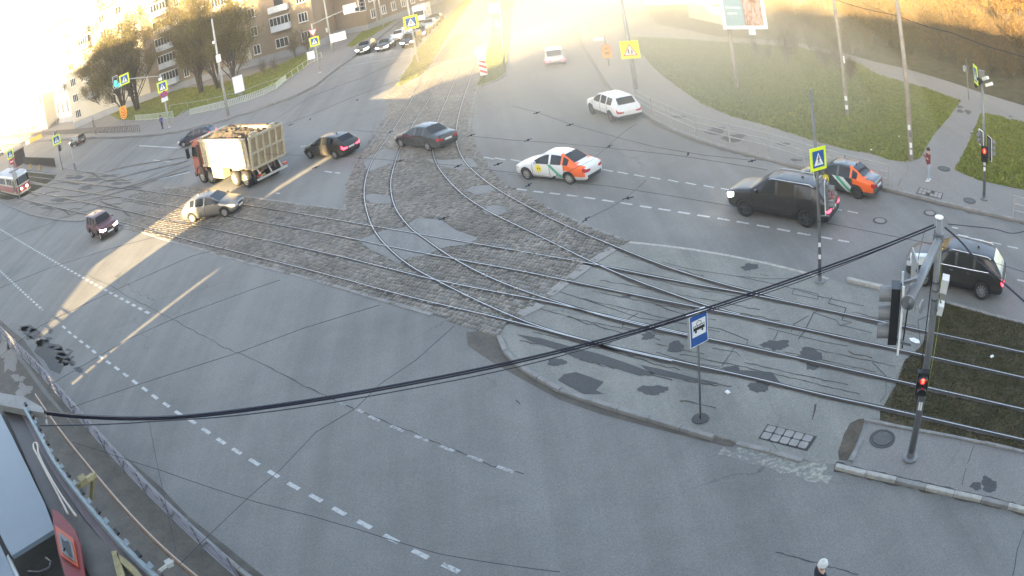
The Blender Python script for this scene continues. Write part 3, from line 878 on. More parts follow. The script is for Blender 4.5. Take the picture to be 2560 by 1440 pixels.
# curve from the north street to the east: two tracks, outer rails meet the straight ones
K1 = [(1165, 0), (1135, 60), (1100, 110), (1068, 165), (1040, 230), (1000, 300), (965, 350), (930, 400), (915, 440), (909, 480), (914, 520), (930, 570), (965, 615), (1020, 662), (1075, 692), (1180, 745), (1280, 790), (1345, 815), (1420, 838), (1480, 853), (1560, 875), (1680, 902)]
K2 = [(1210, 20), (1180, 60), (1145, 130), (1120, 175), (1075, 245), (1032, 310), (1000, 370), (985, 415), (976, 450), (978, 490), (992, 530), (1030, 575), (1050, 587), (1115, 635), (1180, 672), (1245, 702), (1310, 727), (1380, 750), (1480, 782), (1600, 812), (1720, 838)]
K3 = [(1218, 30), (1195, 70), (1160, 150), (1135, 205), (1112, 260), (1092, 305), (1083, 340), (1080, 375), (1090, 410), (1115, 445), (1160, 490), (1220, 528), (1280, 557), (1380, 605), (1490, 660), (1600, 705), (1680, 733), (1760, 762), (1850, 785)]
K4 = [(1235, 25), (1222, 75), (1205, 125), (1175, 200), (1152, 265), (1140, 320), (1141, 360), (1155, 395), (1180, 425), (1230, 465), (1290, 500), (1375, 545), (1460, 583), (1530, 612), (1660, 665), (1790, 705), (1900, 733), (1960, 748)]
t3 = track('inner curved tram track bending from the north street to the right')
rail(t3, K1); rail(t3, K2)
t4 = track('outer curved tram track bending from the north street to the right')
rail(t4, K3); rail(t4, K4)
t5 = track('short branch tram track curving beside the stopped tram')
rail(t5, [(15, 520), (90, 492), (160, 465), (215, 447), (290, 420), (380, 405), (475, 390)])
rail(t5, [(135, 489), (180, 491), (230, 484), (290, 470), (330, 464), (400, 440), (475, 412)])
rail(t5, [(110, 505), (150, 508), (200, 503), (260, 490), (330, 470), (400, 445), (470, 425)])
rail(t5, [(250, 456), (330, 435), (410, 415), (470, 402)])
# ================================================================== vehicles
def paint(name, col, rough=.22, metal=.0, dirt=.25, dirtcol=(.20, .18, .15)):
    """car paint with clear coat, thin road dirt growing towards the sills"""
    t = NT(name)
    oc = t.coords('Object')
    sp = t.n('ShaderNodeSeparateXYZ'); t.l(oc, sp.inputs[0])
    nz = t.noise(oc, 2.4, 5, .65)
    low = t.math('SUBTRACT', 1.0, t.math('MULTIPLY', sp.outputs['Z'], 1.15))
    k = t.math('MULTIPLY', t.math('ADD', t.math('MAXIMUM', low, 0.0), .22), t.math('MULTIPLY', nz, dirt * 2.2))
    k = t.math('MINIMUM', k, .85)
    c = t.mix(k, col, dirtcol)
    t.set(Base_Color=c, Roughness=t.math('ADD', t.math('MULTIPLY', k, .6), rough), Metallic=metal, Coat_Weight=.25, Coat_Roughness=.12)
    return t.m
M['glass'] = simple('car_glass', (.012, .014, .016), .10, 0, .2, 2, coat=.0, spec=.42)
M['headlight'] = simple('headlight_glass', (.55, .56, .58), .12, .2, .1, 8, coat=.8)
M['headlight_on'] = emis('headlight_lit', (1, .97, .92), 5.0)
M['tail'] = simple('taillight_red', (.40, .012, .015), .15, 0, .1, 8, coat=.8)
M['tail_on'] = emis('brake_light_lit', (1.0, .03, .05), 1.2)
M['trim'] = simple('black_trim', (.02, .02, .021), .55, 0, .2, 8)
M['plate'] = simple('number_plate', (.62, .62, .6), .5, 0, .05, 8)
M['alloy'] = simple('alloy_rim', (.38, .38, .39), .35, .7, .15, 6)
M['steel_rim'] = simple('dusty_rim', (.30, .29, .27), .6, .1, .2, 6)
M['dark_rim'] = simple('dark_rim', (.06, .06, .06), .5, .3, .2, 6)
M['chrome'] = simple('chrome', (.7, .7, .7), .15, 1, .05, 6)

# station: distance from the nose, z bottom, z belt, z top edge, z top centre, half width, half top width, inner column ratio
T_SEDAN = dict(L=4.40, H=1.46, W=.85, wb=(.82, 3.42), R=.315, st=[
    (.00, .30, .60, .64, .66, .58, .46, .5), (.10, .22, .66, .70, .73, .76, .60, .5), (.42, .18, .75, .81, .85, .84, .68, .55), (1.00, .17, .86, .92, .965, .85, .70, .6),
    (1.20, .17, .90, .955, 1.0, .85, .72, .9), (1.92, .17, .92, 1.34, 1.41, .85, .57, .9), (2.27, .17, .93, 1.385, 1.455, .85, .58, .9), (2.37, .17, .93, 1.39, 1.46, .85, .58, .9),
    (3.02, .17, .95, 1.36, 1.435, .85, .57, .9), (3.12, .17, .955, 1.335, 1.41, .85, .57, .9), (3.42, .17, .965, 1.20, 1.25, .85, .60, .9), (3.72, .18, .97, 1.02, 1.065, .84, .66, .9),
    (3.82, .19, .965, 1.005, 1.03, .83, .66, .6), (4.24, .22, .92, .975, 1.0, .80, .62, .55), (4.36, .26, .86, .92, .94, .74, .58, .5), (4.40, .34, .80, .85, .87, .64, .50, .5)],
    ws=[(4, 5)], rw=[(9, 10), (10, 11)], side=[[(4, 5), (5, 6)], [(7, 8)], [(9, 10)]])
T_HATCH = dict(L=4.25, H=1.49, W=.86, wb=(.80, 3.40), R=.32, st=[
    (.00, .30, .62, .67, .69, .60, .48, .5), (.10, .22, .69, .74, .77, .78, .60, .5), (.40, .18, .80, .86, .90, .85, .68, .55), (.90, .17, .90, .97, 1.01, .86, .70, .6),
    (1.06, .17, .93, 1.0, 1.05, .86, .73, .9), (1.82, .17, .96, 1.37, 1.44, .86, .59, .9), (2.18, .17, .97, 1.42, 1.485, .86, .60, .9), (2.28, .17, .97, 1.425, 1.49, .86, .60, .9),
    (2.95, .17, .99, 1.41, 1.475, .86, .60, .9), (3.04, .17, .995, 1.40, 1.465, .86, .60, .9), (3.40, .17, 1.01, 1.37, 1.43, .86, .60, .9), (3.62, .17, 1.02, 1.345, 1.40, .85, .60, .88),
    (4.02, .18, 1.0, 1.05, 1.07, .83, .66, .86), (4.14, .20, .94, .985, 1.0, .82, .66, .6), (4.22, .26, .80, .86, .88, .78, .62, .55), (4.25, .34, .72, .78, .80, .68, .54, .5)],
    ws=[(4, 5)], rw=[(11, 12)], side=[[(4, 5), (5, 6)], [(7, 8)], [(9, 10)]])
T_SUV = dict(L=4.60, H=1.68, W=.92, wb=(.86, 3.60), R=.36, st=[
    (.00, .36, .80, .86, .88, .66, .56, .5), (.10, .28, .86, .93, .95, .82, .70, .5), (.40, .25, .98, 1.04, 1.07, .91, .78, .55), (.98, .24, 1.05, 1.11, 1.14, .92, .80, .6),
    (1.16, .24, 1.07, 1.14, 1.18, .92, .80, .9), (1.82, .24, 1.08, 1.54, 1.60, .92, .67, .9), (2.25, .24, 1.09, 1.60, 1.665, .92, .68, .9), (2.35, .24, 1.09, 1.605, 1.67, .92, .68, .9),
    (3.10, .24, 1.11, 1.60, 1.665, .92, .68, .9), (3.20, .24, 1.115, 1.595, 1.66, .92, .68, .9), (3.85, .24, 1.14, 1.56, 1.62, .92, .67, .9), (4.02, .24, 1.14, 1.53, 1.59, .92, .67, .88),
    (4.38, .26, 1.12, 1.17, 1.19, .90, .74, .86), (4.48, .28, 1.06, 1.10, 1.12, .88, .74, .6), (4.56, .34, .88, .95, .97, .86, .72, .55), (4.60, .42, .80, .86, .88, .78, .64, .5)],
    ws=[(4, 5)], rw=[(11, 12)], side=[[(4, 5), (5, 6)], [(7, 8)], [(9, 10)]])
T_BOXY = dict(L=4.40, H=1.80, W=.88, wb=(.75, 3.20), R=.37, st=[
    (.00, .40, .84, .90, .92, .70, .62, .5), (.08, .34, .90, .97, .99, .84, .74, .5), (.35, .30, 1.02, 1.08, 1.10, .88, .78, .55), (1.05, .28, 1.07, 1.13, 1.16, .88, .80, .6),
    (1.22, .28, 1.09, 1.16, 1.19, .88, .80, .9), (1.66, .28, 1.10, 1.66, 1.72, .88, .70, .9), (2.20, .28, 1.10, 1.73, 1.79, .88, .71, .9), (2.30, .28, 1.10, 1.735, 1.795, .88, .71, .9),
    (3.05, .28, 1.11, 1.74, 1.80, .88, .71, .9), (3.15, .28, 1.11, 1.74, 1.80, .88, .71, .9), (3.90, .28, 1.12, 1.72, 1.78, .88, .70, .9), (4.10, .28, 1.12, 1.70, 1.755, .88, .70, .9),
    (4.26, .30, 1.12, 1.18, 1.20, .87, .76, .86), (4.31, .31, 1.05, 1.10, 1.12, .87, .76, .6), (4.37, .36, .86, .94, .96, .85, .74, .55), (4.40, .42, .78, .84, .86, .78, .66, .5)],
    ws=[(4, 5)], rw=[(11, 12)], side=[[(4, 5), (5, 6)], [(7, 8)], [(9, 10)]])

def car_cage(T, sx, sy, sz, two=None):
    """control mesh; returns verts, faces, material ids (0 paint 1 windscreen 2 side 3 rear 4 head 5 tail 6 grille 7 trim 8 second paint)"""
    st = T['st']; L = T['L']
    V = []; F = []; MI = []
    for (d, zb, zbelt, ze, zt, w, wt, c) in st:
        x = (L / 2 - d) * sx
        s1, s2 = zb + (zbelt - zb) * .30, zb + (zbelt - zb) * .68
        half = [(w * .5, zb), (w * .90, zb), (w * .985, s1), (w, s2), (w * .955, zbelt), (wt, ze), (wt * c, zt)]
        V += [(x, y * sy, z * sz) for y, z in half] + [(x, -y * sy, z * sz) for y, z in half[::-1]]
    n = 14
    glass = {}
    for a, b in T['ws']: glass[(a, 6)] = 1
    for a, b in T['rw']: glass[(a, 6)] = 3
    for grp in T['side']:
        for a, b in grp:
            glass[(a, 4)] = 2; glass[(a, 8)] = 2
    last = len(st) - 1
    for i in range(last):
        for j in range(n):
            k = (j + 1) % n
            F.append((i * n + j, i * n + k, (i + 1) * n + k, (i + 1) * n + j))
            m = glass.get((i, j), 0)
            if m == 0:
                if j in (0, 12, 13): m = 7
                elif j in (1, 11): m = 7 if T is T_BOXY or T is T_SUV else 0
                elif i in (0, 1) and j in (3, 9): m = 4
                elif i in (last - 1, last - 2) and j in (3, 9): m = 5
                if m == 0 and two and two(i, j): m = 8
            MI.append(m)
    def cap(i, flip, head):
        b = i * n
        x, _, _ = V[b]
        base = len(V)
        rows = [(13, 0), (11, 2), (10, 3), (9, 4), (8, 5)]
        inner = []
        for r, (ll, rr) in enumerate(rows):
            if r == 0: inner.append((b + 13, b + 0))
            elif r == 4: inner.append((b + 7, b + 6))
            else:
                yl = V[b + rr][1] * .52; z = V[b + rr][2]
                xo = (.03 if head else -.02) * sx
                V.append((x + xo, -yl, z)); V.append((x + xo, yl, z))
                inner.append((len(V) - 2, len(V) - 1))
        outer = [(b + 12, b + 1), (b + 11, b + 2), (b + 10, b + 3), (b + 9, b + 4), (b + 8, b + 5)]
        for r in range(4):
            (l0, r0), (l1, r1) = inner[r], inner[r + 1]
            (L0, R0), (L1, R1) = outer[r], outer[r + 1]
            for q, col in (((R0, R1, r1, r0), 0), ((r0, r1, l1, l0), 1), ((l0, l1, L1, L0), 2)):
                F.append(tuple(q[::-1]) if flip else q)
                m = 0
                if r == 0: m = 7
                if head and r == 2: m = 6 if col == 1 else 4
                if head and r == 1 and col == 1: m = 6
                if not head and r == 2 and col != 1: m = 5
                if m == 0 and two and two(i, 4): m = 8
                MI.append(m)
    cap(0, True, True)
    cap(last, False, False)
    return V, F, MI

def extract(bm, pred, name, mats, parent, split=False):
    """faces of bm chosen by pred as separate mesh objects"""
    faces = [f for f in bm.faces if pred(f)]
    groups = []
    if split:
        todo = set(faces)
        while todo:
            f = todo.pop(); st = [f]; g = [f]
            while st:
                h = st.pop()
                for e in h.edges:
                    for k in e.link_faces:
                        if k in todo: todo.remove(k); st.append(k); g.append(k)
            groups.append(g)
    elif faces: groups = [faces]
    out = []
    for g in groups:
        idx = {}; vs = []; fs = []; mi = []
        for f in g:
            q = []
            for v in f.verts:
                if v not in idx: idx[v] = len(vs); vs.append(v.co[:])
                q.append(idx[v])
            fs.append(q); mi.append(f.material_index)
        me = bpy.data.meshes.new(name)
        me.from_pydata(vs, [], fs)
        for m in mats: me.materials.append(m)
        if len(mats) > 1: me.polygons.foreach_set('material_index', mi)
        me.polygons.foreach_set('use_smooth', [True] * len(fs))
        me.update()
        out.append(link(name, me, parent))
    return out

_cage_cache = {}
def car_bmesh(T, sx, sy, sz, key, two=None):
    if key in _cage_cache: return _cage_cache[key]
    V, F, MI = car_cage(T, sx, sy, sz, two)
    me = bpy.data.meshes.new('tmp'); me.from_pydata(V, [], F)
    for k in range(9): me.materials.append(None)
    me.polygons.foreach_set('material_index', MI); me.update()
    bm = bmesh.new(); bm.from_mesh(me)
    bmesh.ops.recalc_face_normals(bm, faces=bm.faces)
    cl = bm.edges.layers.float.new('crease_edge')
    for e in bm.edges:
        ms = {f.material_index for f in e.link_faces}
        if len(ms) > 1 and ms & {1, 2, 3}: e[cl] = .95
        elif len(ms) > 1 and ms & {4, 5}: e[cl] = .6
    vl = bm.verts.layers.float.new('crease_vert')
    for v in bm.verts:
        fm = [f.material_index for f in v.link_faces]
        if any(fm.count(k) == 1 for k in (1, 2, 3)): v[vl] = .85
    bm.to_mesh(me); bm.free()
    o = bpy.data.objects.new('tmp', me); COL.objects.link(o)
    s = o.modifiers.new('s', 'SUBSURF'); s.levels = s.render_levels = 2
    cut = MB()
    for d in T['wb']:
        x = (T['L'] / 2 - d) * sx
        for sgn in (-1, 1):
            y0, y1 = sgn * T['W'] * sy * .60, sgn * T['W'] * sy * 1.2
            R = T['R'] * 1.17
            cut.lathe([(R, min(y0, y1)), (R, max(y0, y1))], 22, axis='Y', c=(x, 0, T['R'] * 1.02))
    cm = cut.mesh('cut', [None] * 9)
    for k in range(9): pass
    cm.polygons.foreach_set('material_index', [7] * len(cm.polygons))
    bmc = bmesh.new(); bmc.from_mesh(cm); bmesh.ops.recalc_face_normals(bmc, faces=bmc.faces); bmc.to_mesh(cm); bmc.free()
    co = bpy.data.objects.new('cut', cm); COL.objects.link(co)
    b = o.modifiers.new('b', 'BOOLEAN'); b.operation = 'DIFFERENCE'; b.object = co; b.solver = 'EXACT'
    try: b.material_mode = 'INDEX'
    except Exception: pass
    dg = bpy.context.evaluated_depsgraph_get()
    ev = bpy.data.meshes.new_from_object(o.evaluated_get(dg))
    out = bmesh.new(); out.from_mesh(ev)
    bpy.data.objects.remove(o); bpy.data.objects.remove(co)
    bpy.data.meshes.remove(ev); bpy.data.meshes.remove(cm); bpy.data.meshes.remove(me)
    _cage_cache[key] = out
    return out

_wheel_cache = {}
def wheel_meshes(R, W, rimmat, spokes):
    key = (round(R, 3), round(W, 3), rimmat, spokes)
    if key in _wheel_cache: return _wheel_cache[key]
    tyre = MB().lathe([(R * .66, -W / 2), (R * .93, -W / 2), (R, -W * .34), (R, W * .34), (R * .93, W / 2), (R * .66, W / 2), (R * .62, W * .3), (R * .62, -W * .3)], 26, axis='Y')
    tm = tyre.mesh('tyre', M['rubber'], True)
    rim = MB()
    rim.lathe([(R * .66, W * .46), (R * .62, W * .46), (R * .60, W * .2), (R * .60, -W * .2)], 26, axis='Y', mi=0)
    rim.v = rim.v
    # remove the filled ends of the rim barrel by keeping only a dark disc deep inside
    rim.f = rim.f[:-2]; rim.m = rim.m[:-2]
    rim.lathe([(R * .61, W * .10), (R * .61, W * .12)], 26, axis='Y', mi=1)
    rim.lathe([(R * .14, W * .15), (R * .14, W * .42), (R * .08, W * .46)], 12, axis='Y', mi=0)
    for k in range(spokes):
        a = 2 * math.pi * k / spokes
        d = Vector((math.cos(a), 0, math.sin(a))); s = Vector((-math.sin(a), 0, math.cos(a)))
        w0, w1 = R * .085, R * (.055 if spokes > 6 else .10)
        p0, p1 = d * R * .08, d * R * .63
        vs = []
        for p, ww, yy in ((p0, w0, W * .40), (p1, w1, W * .44)):
            vs += [p - s * ww + Vector((0, yy, 0)), p + s * ww + Vector((0, yy, 0)), p + s * ww + Vector((0, yy - W * .12, 0)), p - s * ww + Vector((0, yy - W * .12, 0))]
        rim.add(vs, [(0, 1, 5, 4), (1, 2, 6, 5), (2, 3, 7, 6), (3, 0, 4, 7), (4, 5, 6, 7), (3, 2, 1, 0)], 0)
    rm = rim.mesh('rim', [rimmat, M['trim']])
    _wheel_cache[key] = (tm, rm)
    return tm, rm

def add_wheel(root, x, y, R, W, rimmat, spokes, name='wheel'):
    tm, rm = wheel_meshes(R, W, rimmat, spokes)
    w = empty(name, (x, y, R), parent=root)
    if y < 0: w.rotation_euler = (0, 0, math.pi)
    link('tyre', tm, w); link('rim', rm, w)
    return w

def make_car(name, T, L, H, W, pmat, label, cat='car', group=None, rim=None, spokes=10, two=None, pmat2=None, heads='headlight', tails='tail', rails=False, glass=None, chrome=False, plate=True, mirrors=True, R=None, key=None):
    sx, sz, sy = L / T['L'], H / T['H'], W / 2 / T['W']
    root = empty(name, label=label, cat=cat, group=group)
    bm = car_bmesh(T, sx, sy, sz, key or (id(T), round(sx, 3), round(sy, 3), round(sz, 3), bool(two)), two)
    mats = [pmat, M['glass'], M['glass'], M['glass'], M[heads], M[tails], M['trim'], M['trim'], pmat2 or pmat]
    extract(bm, lambda f: f.material_index in (0, 7, 8), 'body', mats, root)
    extract(bm, lambda f: f.material_index == 1, 'windscreen', [glass or M['glass']], root)
    extract(bm, lambda f: f.material_index == 2, 'side_window', [glass or M['glass']], root, True)
    extract(bm, lambda f: f.material_index == 3, 'rear_window', [glass or M['glass']], root)
    extract(bm, lambda f: f.material_index == 4, 'headlight', [M[heads]], root, True)
    extract(bm, lambda f: f.material_index == 5, 'taillight', [M[tails]], root, True)
    extract(bm, lambda f: f.material_index == 6, 'grille', [M['trim']], root)
    hw = W / 2; R = R or T['R'] * sx
    for d in T['wb']:
        x = (T['L'] / 2 - d) * sx
        for s in (1, -1): add_wheel(root, x, s * (hw - .13), R, .22, rim or M['alloy'], spokes)
    st = T['st']
    zb = st[4][2] * sz
    if mirrors:
        for s in (1, -1):
            mb = MB(); xm = (T['L'] / 2 - st[4][0] - .28) * sx
            mb.box((xm, s * (hw + .07), zb + .10), (.12, .20, .14), taper=.8); mb.beam((xm, s * (hw - .06), zb + .04), (xm, s * (hw + .04), zb + .07), .05, .04)
            mb.obj('wing_mirror', [pmat], root)
    # door handles, door joints, sill
    for s in (1, -1):
        for d in (2.12, 2.92):
            mb = MB().box(((T['L'] / 2 - d) * sx, s * (hw * .992), zb - .12 * sz), (.17, .035, .03))
            mb.obj('door_handle', [M['chrome'] if chrome else pmat], root)
    for s in (1, -1):
        for i in (4, 7, 9):
            _, b0, b3, ze_, zt_, w_, wt_, c_ = st[i]
            pr = [(w_ * .985, b0 + (b3 - b0) * .22), (w_, b0 + (b3 - b0) * .68), (w_ * .955, b3 - .01)]
            x_ = (T['L'] / 2 - st[i][0] + (.05 if i == 7 else -.06)) * sx
            mb = MB()
            for (y0, z0_), (y1, z1_) in zip(pr, pr[1:]): mb.beam((x_, s * (y0 * sy + .002), z0_ * sz), (x_, s * (y1 * sy + .002), z1_ * sz), .016, .012)
            mb.obj('door_seam', M['trim'], root)
    for k, (zz, xx, nm) in enumerate((((st[-2][1] + st[-2][2]) * .52 * sz, -L / 2 - .012, 'number_plate'), ((st[0][1] + .12) * sz, L / 2 + .03, 'number_plate'))):
        if plate: MB().box((xx, 0, zz + (.10 if k == 0 else 0)), (.025, .52, .12)).obj(nm, M['plate'], root)
    # wipers and roof aerial
    MB().box(((T['L'] / 2 - (st[9][0] + .02)) * sx, 0, st[9][4] * sz + .035), (.14, .05, .07), taper=.3).obj('aerial', [pmat], root)
    if rails:
        for s in (1, -1):
            y = s * st[6][6] * sy * 1.0
            z0 = st[6][3] * sz + .055
            MB().tube([((T['L'] / 2 - st[5][0] - .1) * sx, y, z0 - .09), ((T['L'] / 2 - st[5][0] - .25) * sx, y, z0), ((T['L'] / 2 - st[10][0] + .1) * sx, y, z0), ((T['L'] / 2 - st[10][0] - .05) * sx, y, z0 - .08)], .022, 6).obj('roof_rail', [M['chrome']], root, smooth=True)
    if chrome:
        for s in (1, -1):
            pts = [((T['L'] / 2 - st[i][0]) * sx, s * (st[i][5] * .955 * sy + .012), st[i][2] * sz + .01) for i in (4, 6, 8, 10)]
            MB().tube(pts, .016, 5).obj('window_trim', [M['chrome']], root)
    root['hw'] = hw; root['wbf'] = (T['L'] / 2 - T['wb'][0]) * sx; root['wbr'] = (T['L'] / 2 - T['wb'][1]) * sx
    return root

def place_wheels(root, front_px, rear_px, side, z=0.0):
    """put a car by the ground contact of its front and rear wheel on one side ('L' or 'R')"""
    f, r = G(*front_px, z), G(*rear_px, z)
    d = (f - r); ang = math.atan2(d.y, d.x)
    dn = d.normalized(); left = Vector((-dn.y, dn.x, 0))
    hw = root['hw'] - .13
    mid = (f + r) / 2
    ax = (root['wbf'] + root['wbr']) / 2
    c = mid - dn * ax + (-left if side == 'L' else left) * hw
    root.location = (c.x, c.y, z); root.rotation_euler = (0, 0, ang)
    for k in ('hw', 'wbf', 'wbr'): del root[k]
    return root

def place_pose(root, px, ang_px, z=0.0):
    """put a car by its centre pixel on the ground and a pixel it points towards"""
    c, t = G(*px, z), G(*ang_px, z)
    d = t - c
    root.location = (c.x, c.y, z); root.rotation_euler = (0, 0, math.atan2(d.y, d.x))
    for k in ('hw', 'wbf', 'wbr'):
        if k in root: del root[k]
    return root

P_BLACK = paint('paint_black', (.012, .012, .013), .32, 0, .22)
P_GREY = paint('paint_graphite', (.055, .065, .07), .25, .6, .2)
P_WHITE = paint('paint_white', (.66, .67, .68), .25, 0, .18)
P_SILVER = paint('paint_silver', (.45, .46, .47), .3, .7, .2)
P_GOLD = paint('paint_silver_blue', (.17, .175, .18), .28, .5, .3, (.24, .22, .18))
P_MAROON = paint('paint_maroon', (.10, .028, .040), .35, .2, .35)
P_DARKBLUE = paint('paint_dark_blue', (.02, .03, .06), .25, .3, .2)
P_OLIVE = paint('paint_olive', (.075, .07, .05), .35, .2, .45)
P_ORANGE = paint('paint_orange', (.80, .13, .015), .28, 0, .12)

def livery(name, base, bf, green=(.05, .36, .22)):
    """car-sharing livery: diagonal green and white bands on the doors and a yellow badge, painted on the side"""
    t = NT(name)
    oc = t.coords('Object')
    sp = t.n('ShaderNodeSeparateXYZ'); t.l(oc, sp.inputs[0])
    X, Y, Z = sp.outputs
    side = t.math('GREATER_THAN', t.math('ABSOLUTE', Y), .74)
    low = t.math('LESS_THAN', Z, .93)
    msk = t.math('MULTIPLY', side, low)
    u = t.math('ADD', X, t.math('MULTIPLY', Z, -1.25 * bf))          # diagonal coordinate
    def band(a, b): return t.math('MULTIPLY', t.math('GREATER_THAN', u, a), t.math('LESS_THAN', u, b))
    zig = t.n('ShaderNodeTexNoise'); zig.inputs['Scale'].default_value = 4.0; t.l(oc, zig.inputs['Vector'])
    c = t.mix(t.math('MULTIPLY', msk, band(-1.62, -1.36)), base, (.62, .64, .62))
    c = t.mix(t.math('MULTIPLY', msk, band(-1.36, -1.12)), c, green)
    c = t.mix(t.math('MULTIPLY', msk, band(-1.12, -.98)), c, (.62, .64, .62))
    # badge
    dx = t.math('SUBTRACT', X, .55); dz = t.math('SUBTRACT', Z, .68)
    rr = t.math('SQRT', t.math('ADD', t.math('MULTIPLY', dx, dx), t.math('MULTIPLY', dz, dz)))
    an = t.math('ARCTAN2', dz, dx)
    star = t.math('ADD', .20, t.math('MULTIPLY', t.math('SINE', t.math('MULTIPLY', an, 12.0)), .025))
    k = t.math('MULTIPLY', msk, t.math('LESS_THAN', rr, star))
    c = t.mix(k, c, (.78, .62, .03))
    bars = t.math('MULTIPLY', t.math('LESS_THAN', t.math('ABSOLUTE', dz), .05), t.math('GREATER_THAN', t.math('SINE', t.math('MULTIPLY', dx, 48.0)), .1))
    bars = t.math('MULTIPLY', bars, t.math('LESS_THAN', t.math('ABSOLUTE', dx), .12))
    c = t.mix(t.math('MULTIPLY', k, bars), c, (.05, .05, .05))
    nz = t.noise(oc, 2.4, 5, .65)
    low2 = t.math('MAXIMUM', t.math('SUBTRACT', .7, Z), 0.0)
    c = t.mix(t.math('MULTIPLY', low2, nz), c, (.2, .18, .15))
    t.set(Base_Color=c, Roughness=.28, Coat_Weight=.8, Coat_Roughness=.08)
    return t.m
P_SHARE_W = livery('livery_white', (.66, .67, .68), 1)
P_SHARE_D = livery('livery_dark', (.035, .045, .05), 1)

def quarter(i, j):     # rear wing of the shared cars
    if i >= 8 and j in (4, 8, 5, 7) and i <= 11: return True
    return 9 <= i <= 13 and j in (2, 3, 4, 8, 9, 10) and not (i == 9 and j in (2, 10))
def quarter_roof(i, j):
    return quarter(i, j) or (j in (5, 7) and 4 <= i <= 11)

c = make_car('car', T_SEDAN, 4.39, 1.47, 1.70, P_SHARE_W, 'white saloon with orange rear wing and green door stripes crossing beside the cobbles', two=quarter, pmat2=P_ORANGE, rim=M['steel_rim'], spokes=9, group='vehicles on the junction')
place_wheels(c, (1323, 448), (1426, 460), 'L')
c = make_car('car', T_SEDAN, 4.39, 1.47, 1.70, P_SHARE_D, 'dark saloon with orange rear wing and yellow badge by the right kerb railing', two=quarter_roof, pmat2=P_ORANGE, rim=M['dark_rim'], spokes=9, group='vehicles on the junction', tails='tail')
place_wheels(c, (2030, 470), (2146, 497), 'L')
c = make_car('car', T_SUV, 5.05, 1.86, 1.96, P_BLACK, 'large dusty black four wheel drive with lit headlight behind the striped signal pole', cat='car', rim=M['dark_rim'], spokes=6, heads='headlight_on', rails=True, tails='tail_on', R=.40, group='vehicles on the junction')
place_wheels(c, (1872, 541), (2010, 566), 'L')
c = make_car('car', T_SUV, 4.70, 1.68, 1.88, P_BLACK, 'shiny black crossover with chrome window line behind the near signal mast', rim=M['alloy'], spokes=10, chrome=True, rails=True, tails='tail_on', group='vehicles on the junction')
place_wheels(c, (2312, 715), (2447, 746), 'L')
c = make_car('car', T_SUV, 4.45, 1.65, 1.84, P_WHITE, 'white crossover driving away near the right kerb in the haze', rim=M['dark_rim'], spokes=10, group='vehicles on the junction')
place_wheels(c, (1488, 287), (1527, 303), 'L')
c = make_car('car', T_BOXY, 4.40, 1.60, 1.75, P_SILVER, 'pale estate car driving away towards the glare with red taillights', tails='tail_on', rim=M['dark_rim'], spokes=8, group='vehicles on the junction')
place_pose(c, (1389, 158), (1383, 120))
c = make_car('car', T_SEDAN, 4.75, 1.46, 1.80, P_GREY, 'dark blue grey saloon crossing the tram tracks', rim=M['alloy'], spokes=10, group='vehicles on the junction')
place_wheels(c, (1007, 368), (1073, 377), 'L')
c = make_car('car', T_HATCH, 4.35, 1.52, 1.78, P_BLACK, 'black hatchback with bright red taillight left of the tram tracks', rim=M['alloy'], spokes=8, tails='tail_on', group='vehicles on the junction')
place_wheels(c, (779, 396), (841, 397), 'L')
c = make_car('car', T_HATCH, 4.33, 1.48, 1.78, P_GOLD, 'silver grey hatchback caught in the strip of sunlight on the cobbles', rim=M['alloy'], spokes=14, group='vehicles on the junction')
place_wheels(c, (571, 541), (480, 557), 'R')
c = make_car('car', T_BOXY, 3.75, 1.66, 1.68, P_MAROON, 'maroon three door off-roader with lit headlights in the wide near road', heads='headlight_on', rim=M['steel_rim'], spokes=5, group='vehicles on the junction')
place_wheels(c, (262, 602), (228, 592), 'R')
c.scale = (1.0, 1.0, 1.0)
c = make_car('car', T_BOXY, 3.9, 1.62, 1.70, P_OLIVE, 'olive green off-roader with a roof hatch by the far left road edge', rim=M['dark_rim'], spokes=5, heads='headlight_on', group='vehicles on the junction')
place_wheels(c, (172, 370), (202, 363), 'L')
c = make_car('car', T_HATCH, 4.2, 1.50, 1.75, P_DARKBLUE, 'dark blue hatchback half hidden behind the cab of the dump truck', tails='tail_on', group='vehicles on the junction')
place_pose(c, (495, 355), (455, 366))
c = make_car('car', T_BOXY, 4.5, 1.8, 1.8, P_WHITE, 'white car at the left picture edge behind the stopped tram', group='vehicles on the junction')
place_pose(c, (-2, 392), (25, 384))
# the queue in the north street
Q = [(T_SUV, 4.5, 1.72, 1.85, P_OLIVE, (918, 130), (900, 142), 'brown four wheel drive at the head of the left lane of the queue', 'headlight_on'),
     (T_HATCH, 4.3, 1.50, 1.78, P_GREY, (967, 122), (950, 133), 'grey hatchback beside the brown car at the head of the queue', 'headlight_on'),
     (T_HATCH, 4.2, 1.50, 1.76, P_WHITE, (1001, 99), (984, 110), 'white hatchback second in the queue', 'headlight'),
     (T_BOXY, 4.6, 1.78, 1.85, P_DARKBLUE, (1032, 112), (1014, 124), 'dark tall car at the front of the queue behind the median sign pole', 'headlight_on'),
     (T_HATCH, 4.2, 1.48, 1.75, P_DARKBLUE, (1056, 90), (1041, 101), 'dark blue car second in the lane next to the tram tracks', 'headlight_on'),
     (T_SEDAN, 4.5, 1.46, 1.78, P_SILVER, (1076, 70), (1061, 81), 'silver saloon third in the lane next to the tram tracks', 'headlight'),
     (T_SEDAN, 4.5, 1.46, 1.78, P_GREY, (1092, 55), (1078, 66), 'grey saloon last in the lane next to the tram tracks', 'headlight'),
     (T_BOXY, 4.4, 1.7, 1.8, P_WHITE, (1028, 82), (1012, 92), 'white estate car third in the queue', 'headlight_on')]
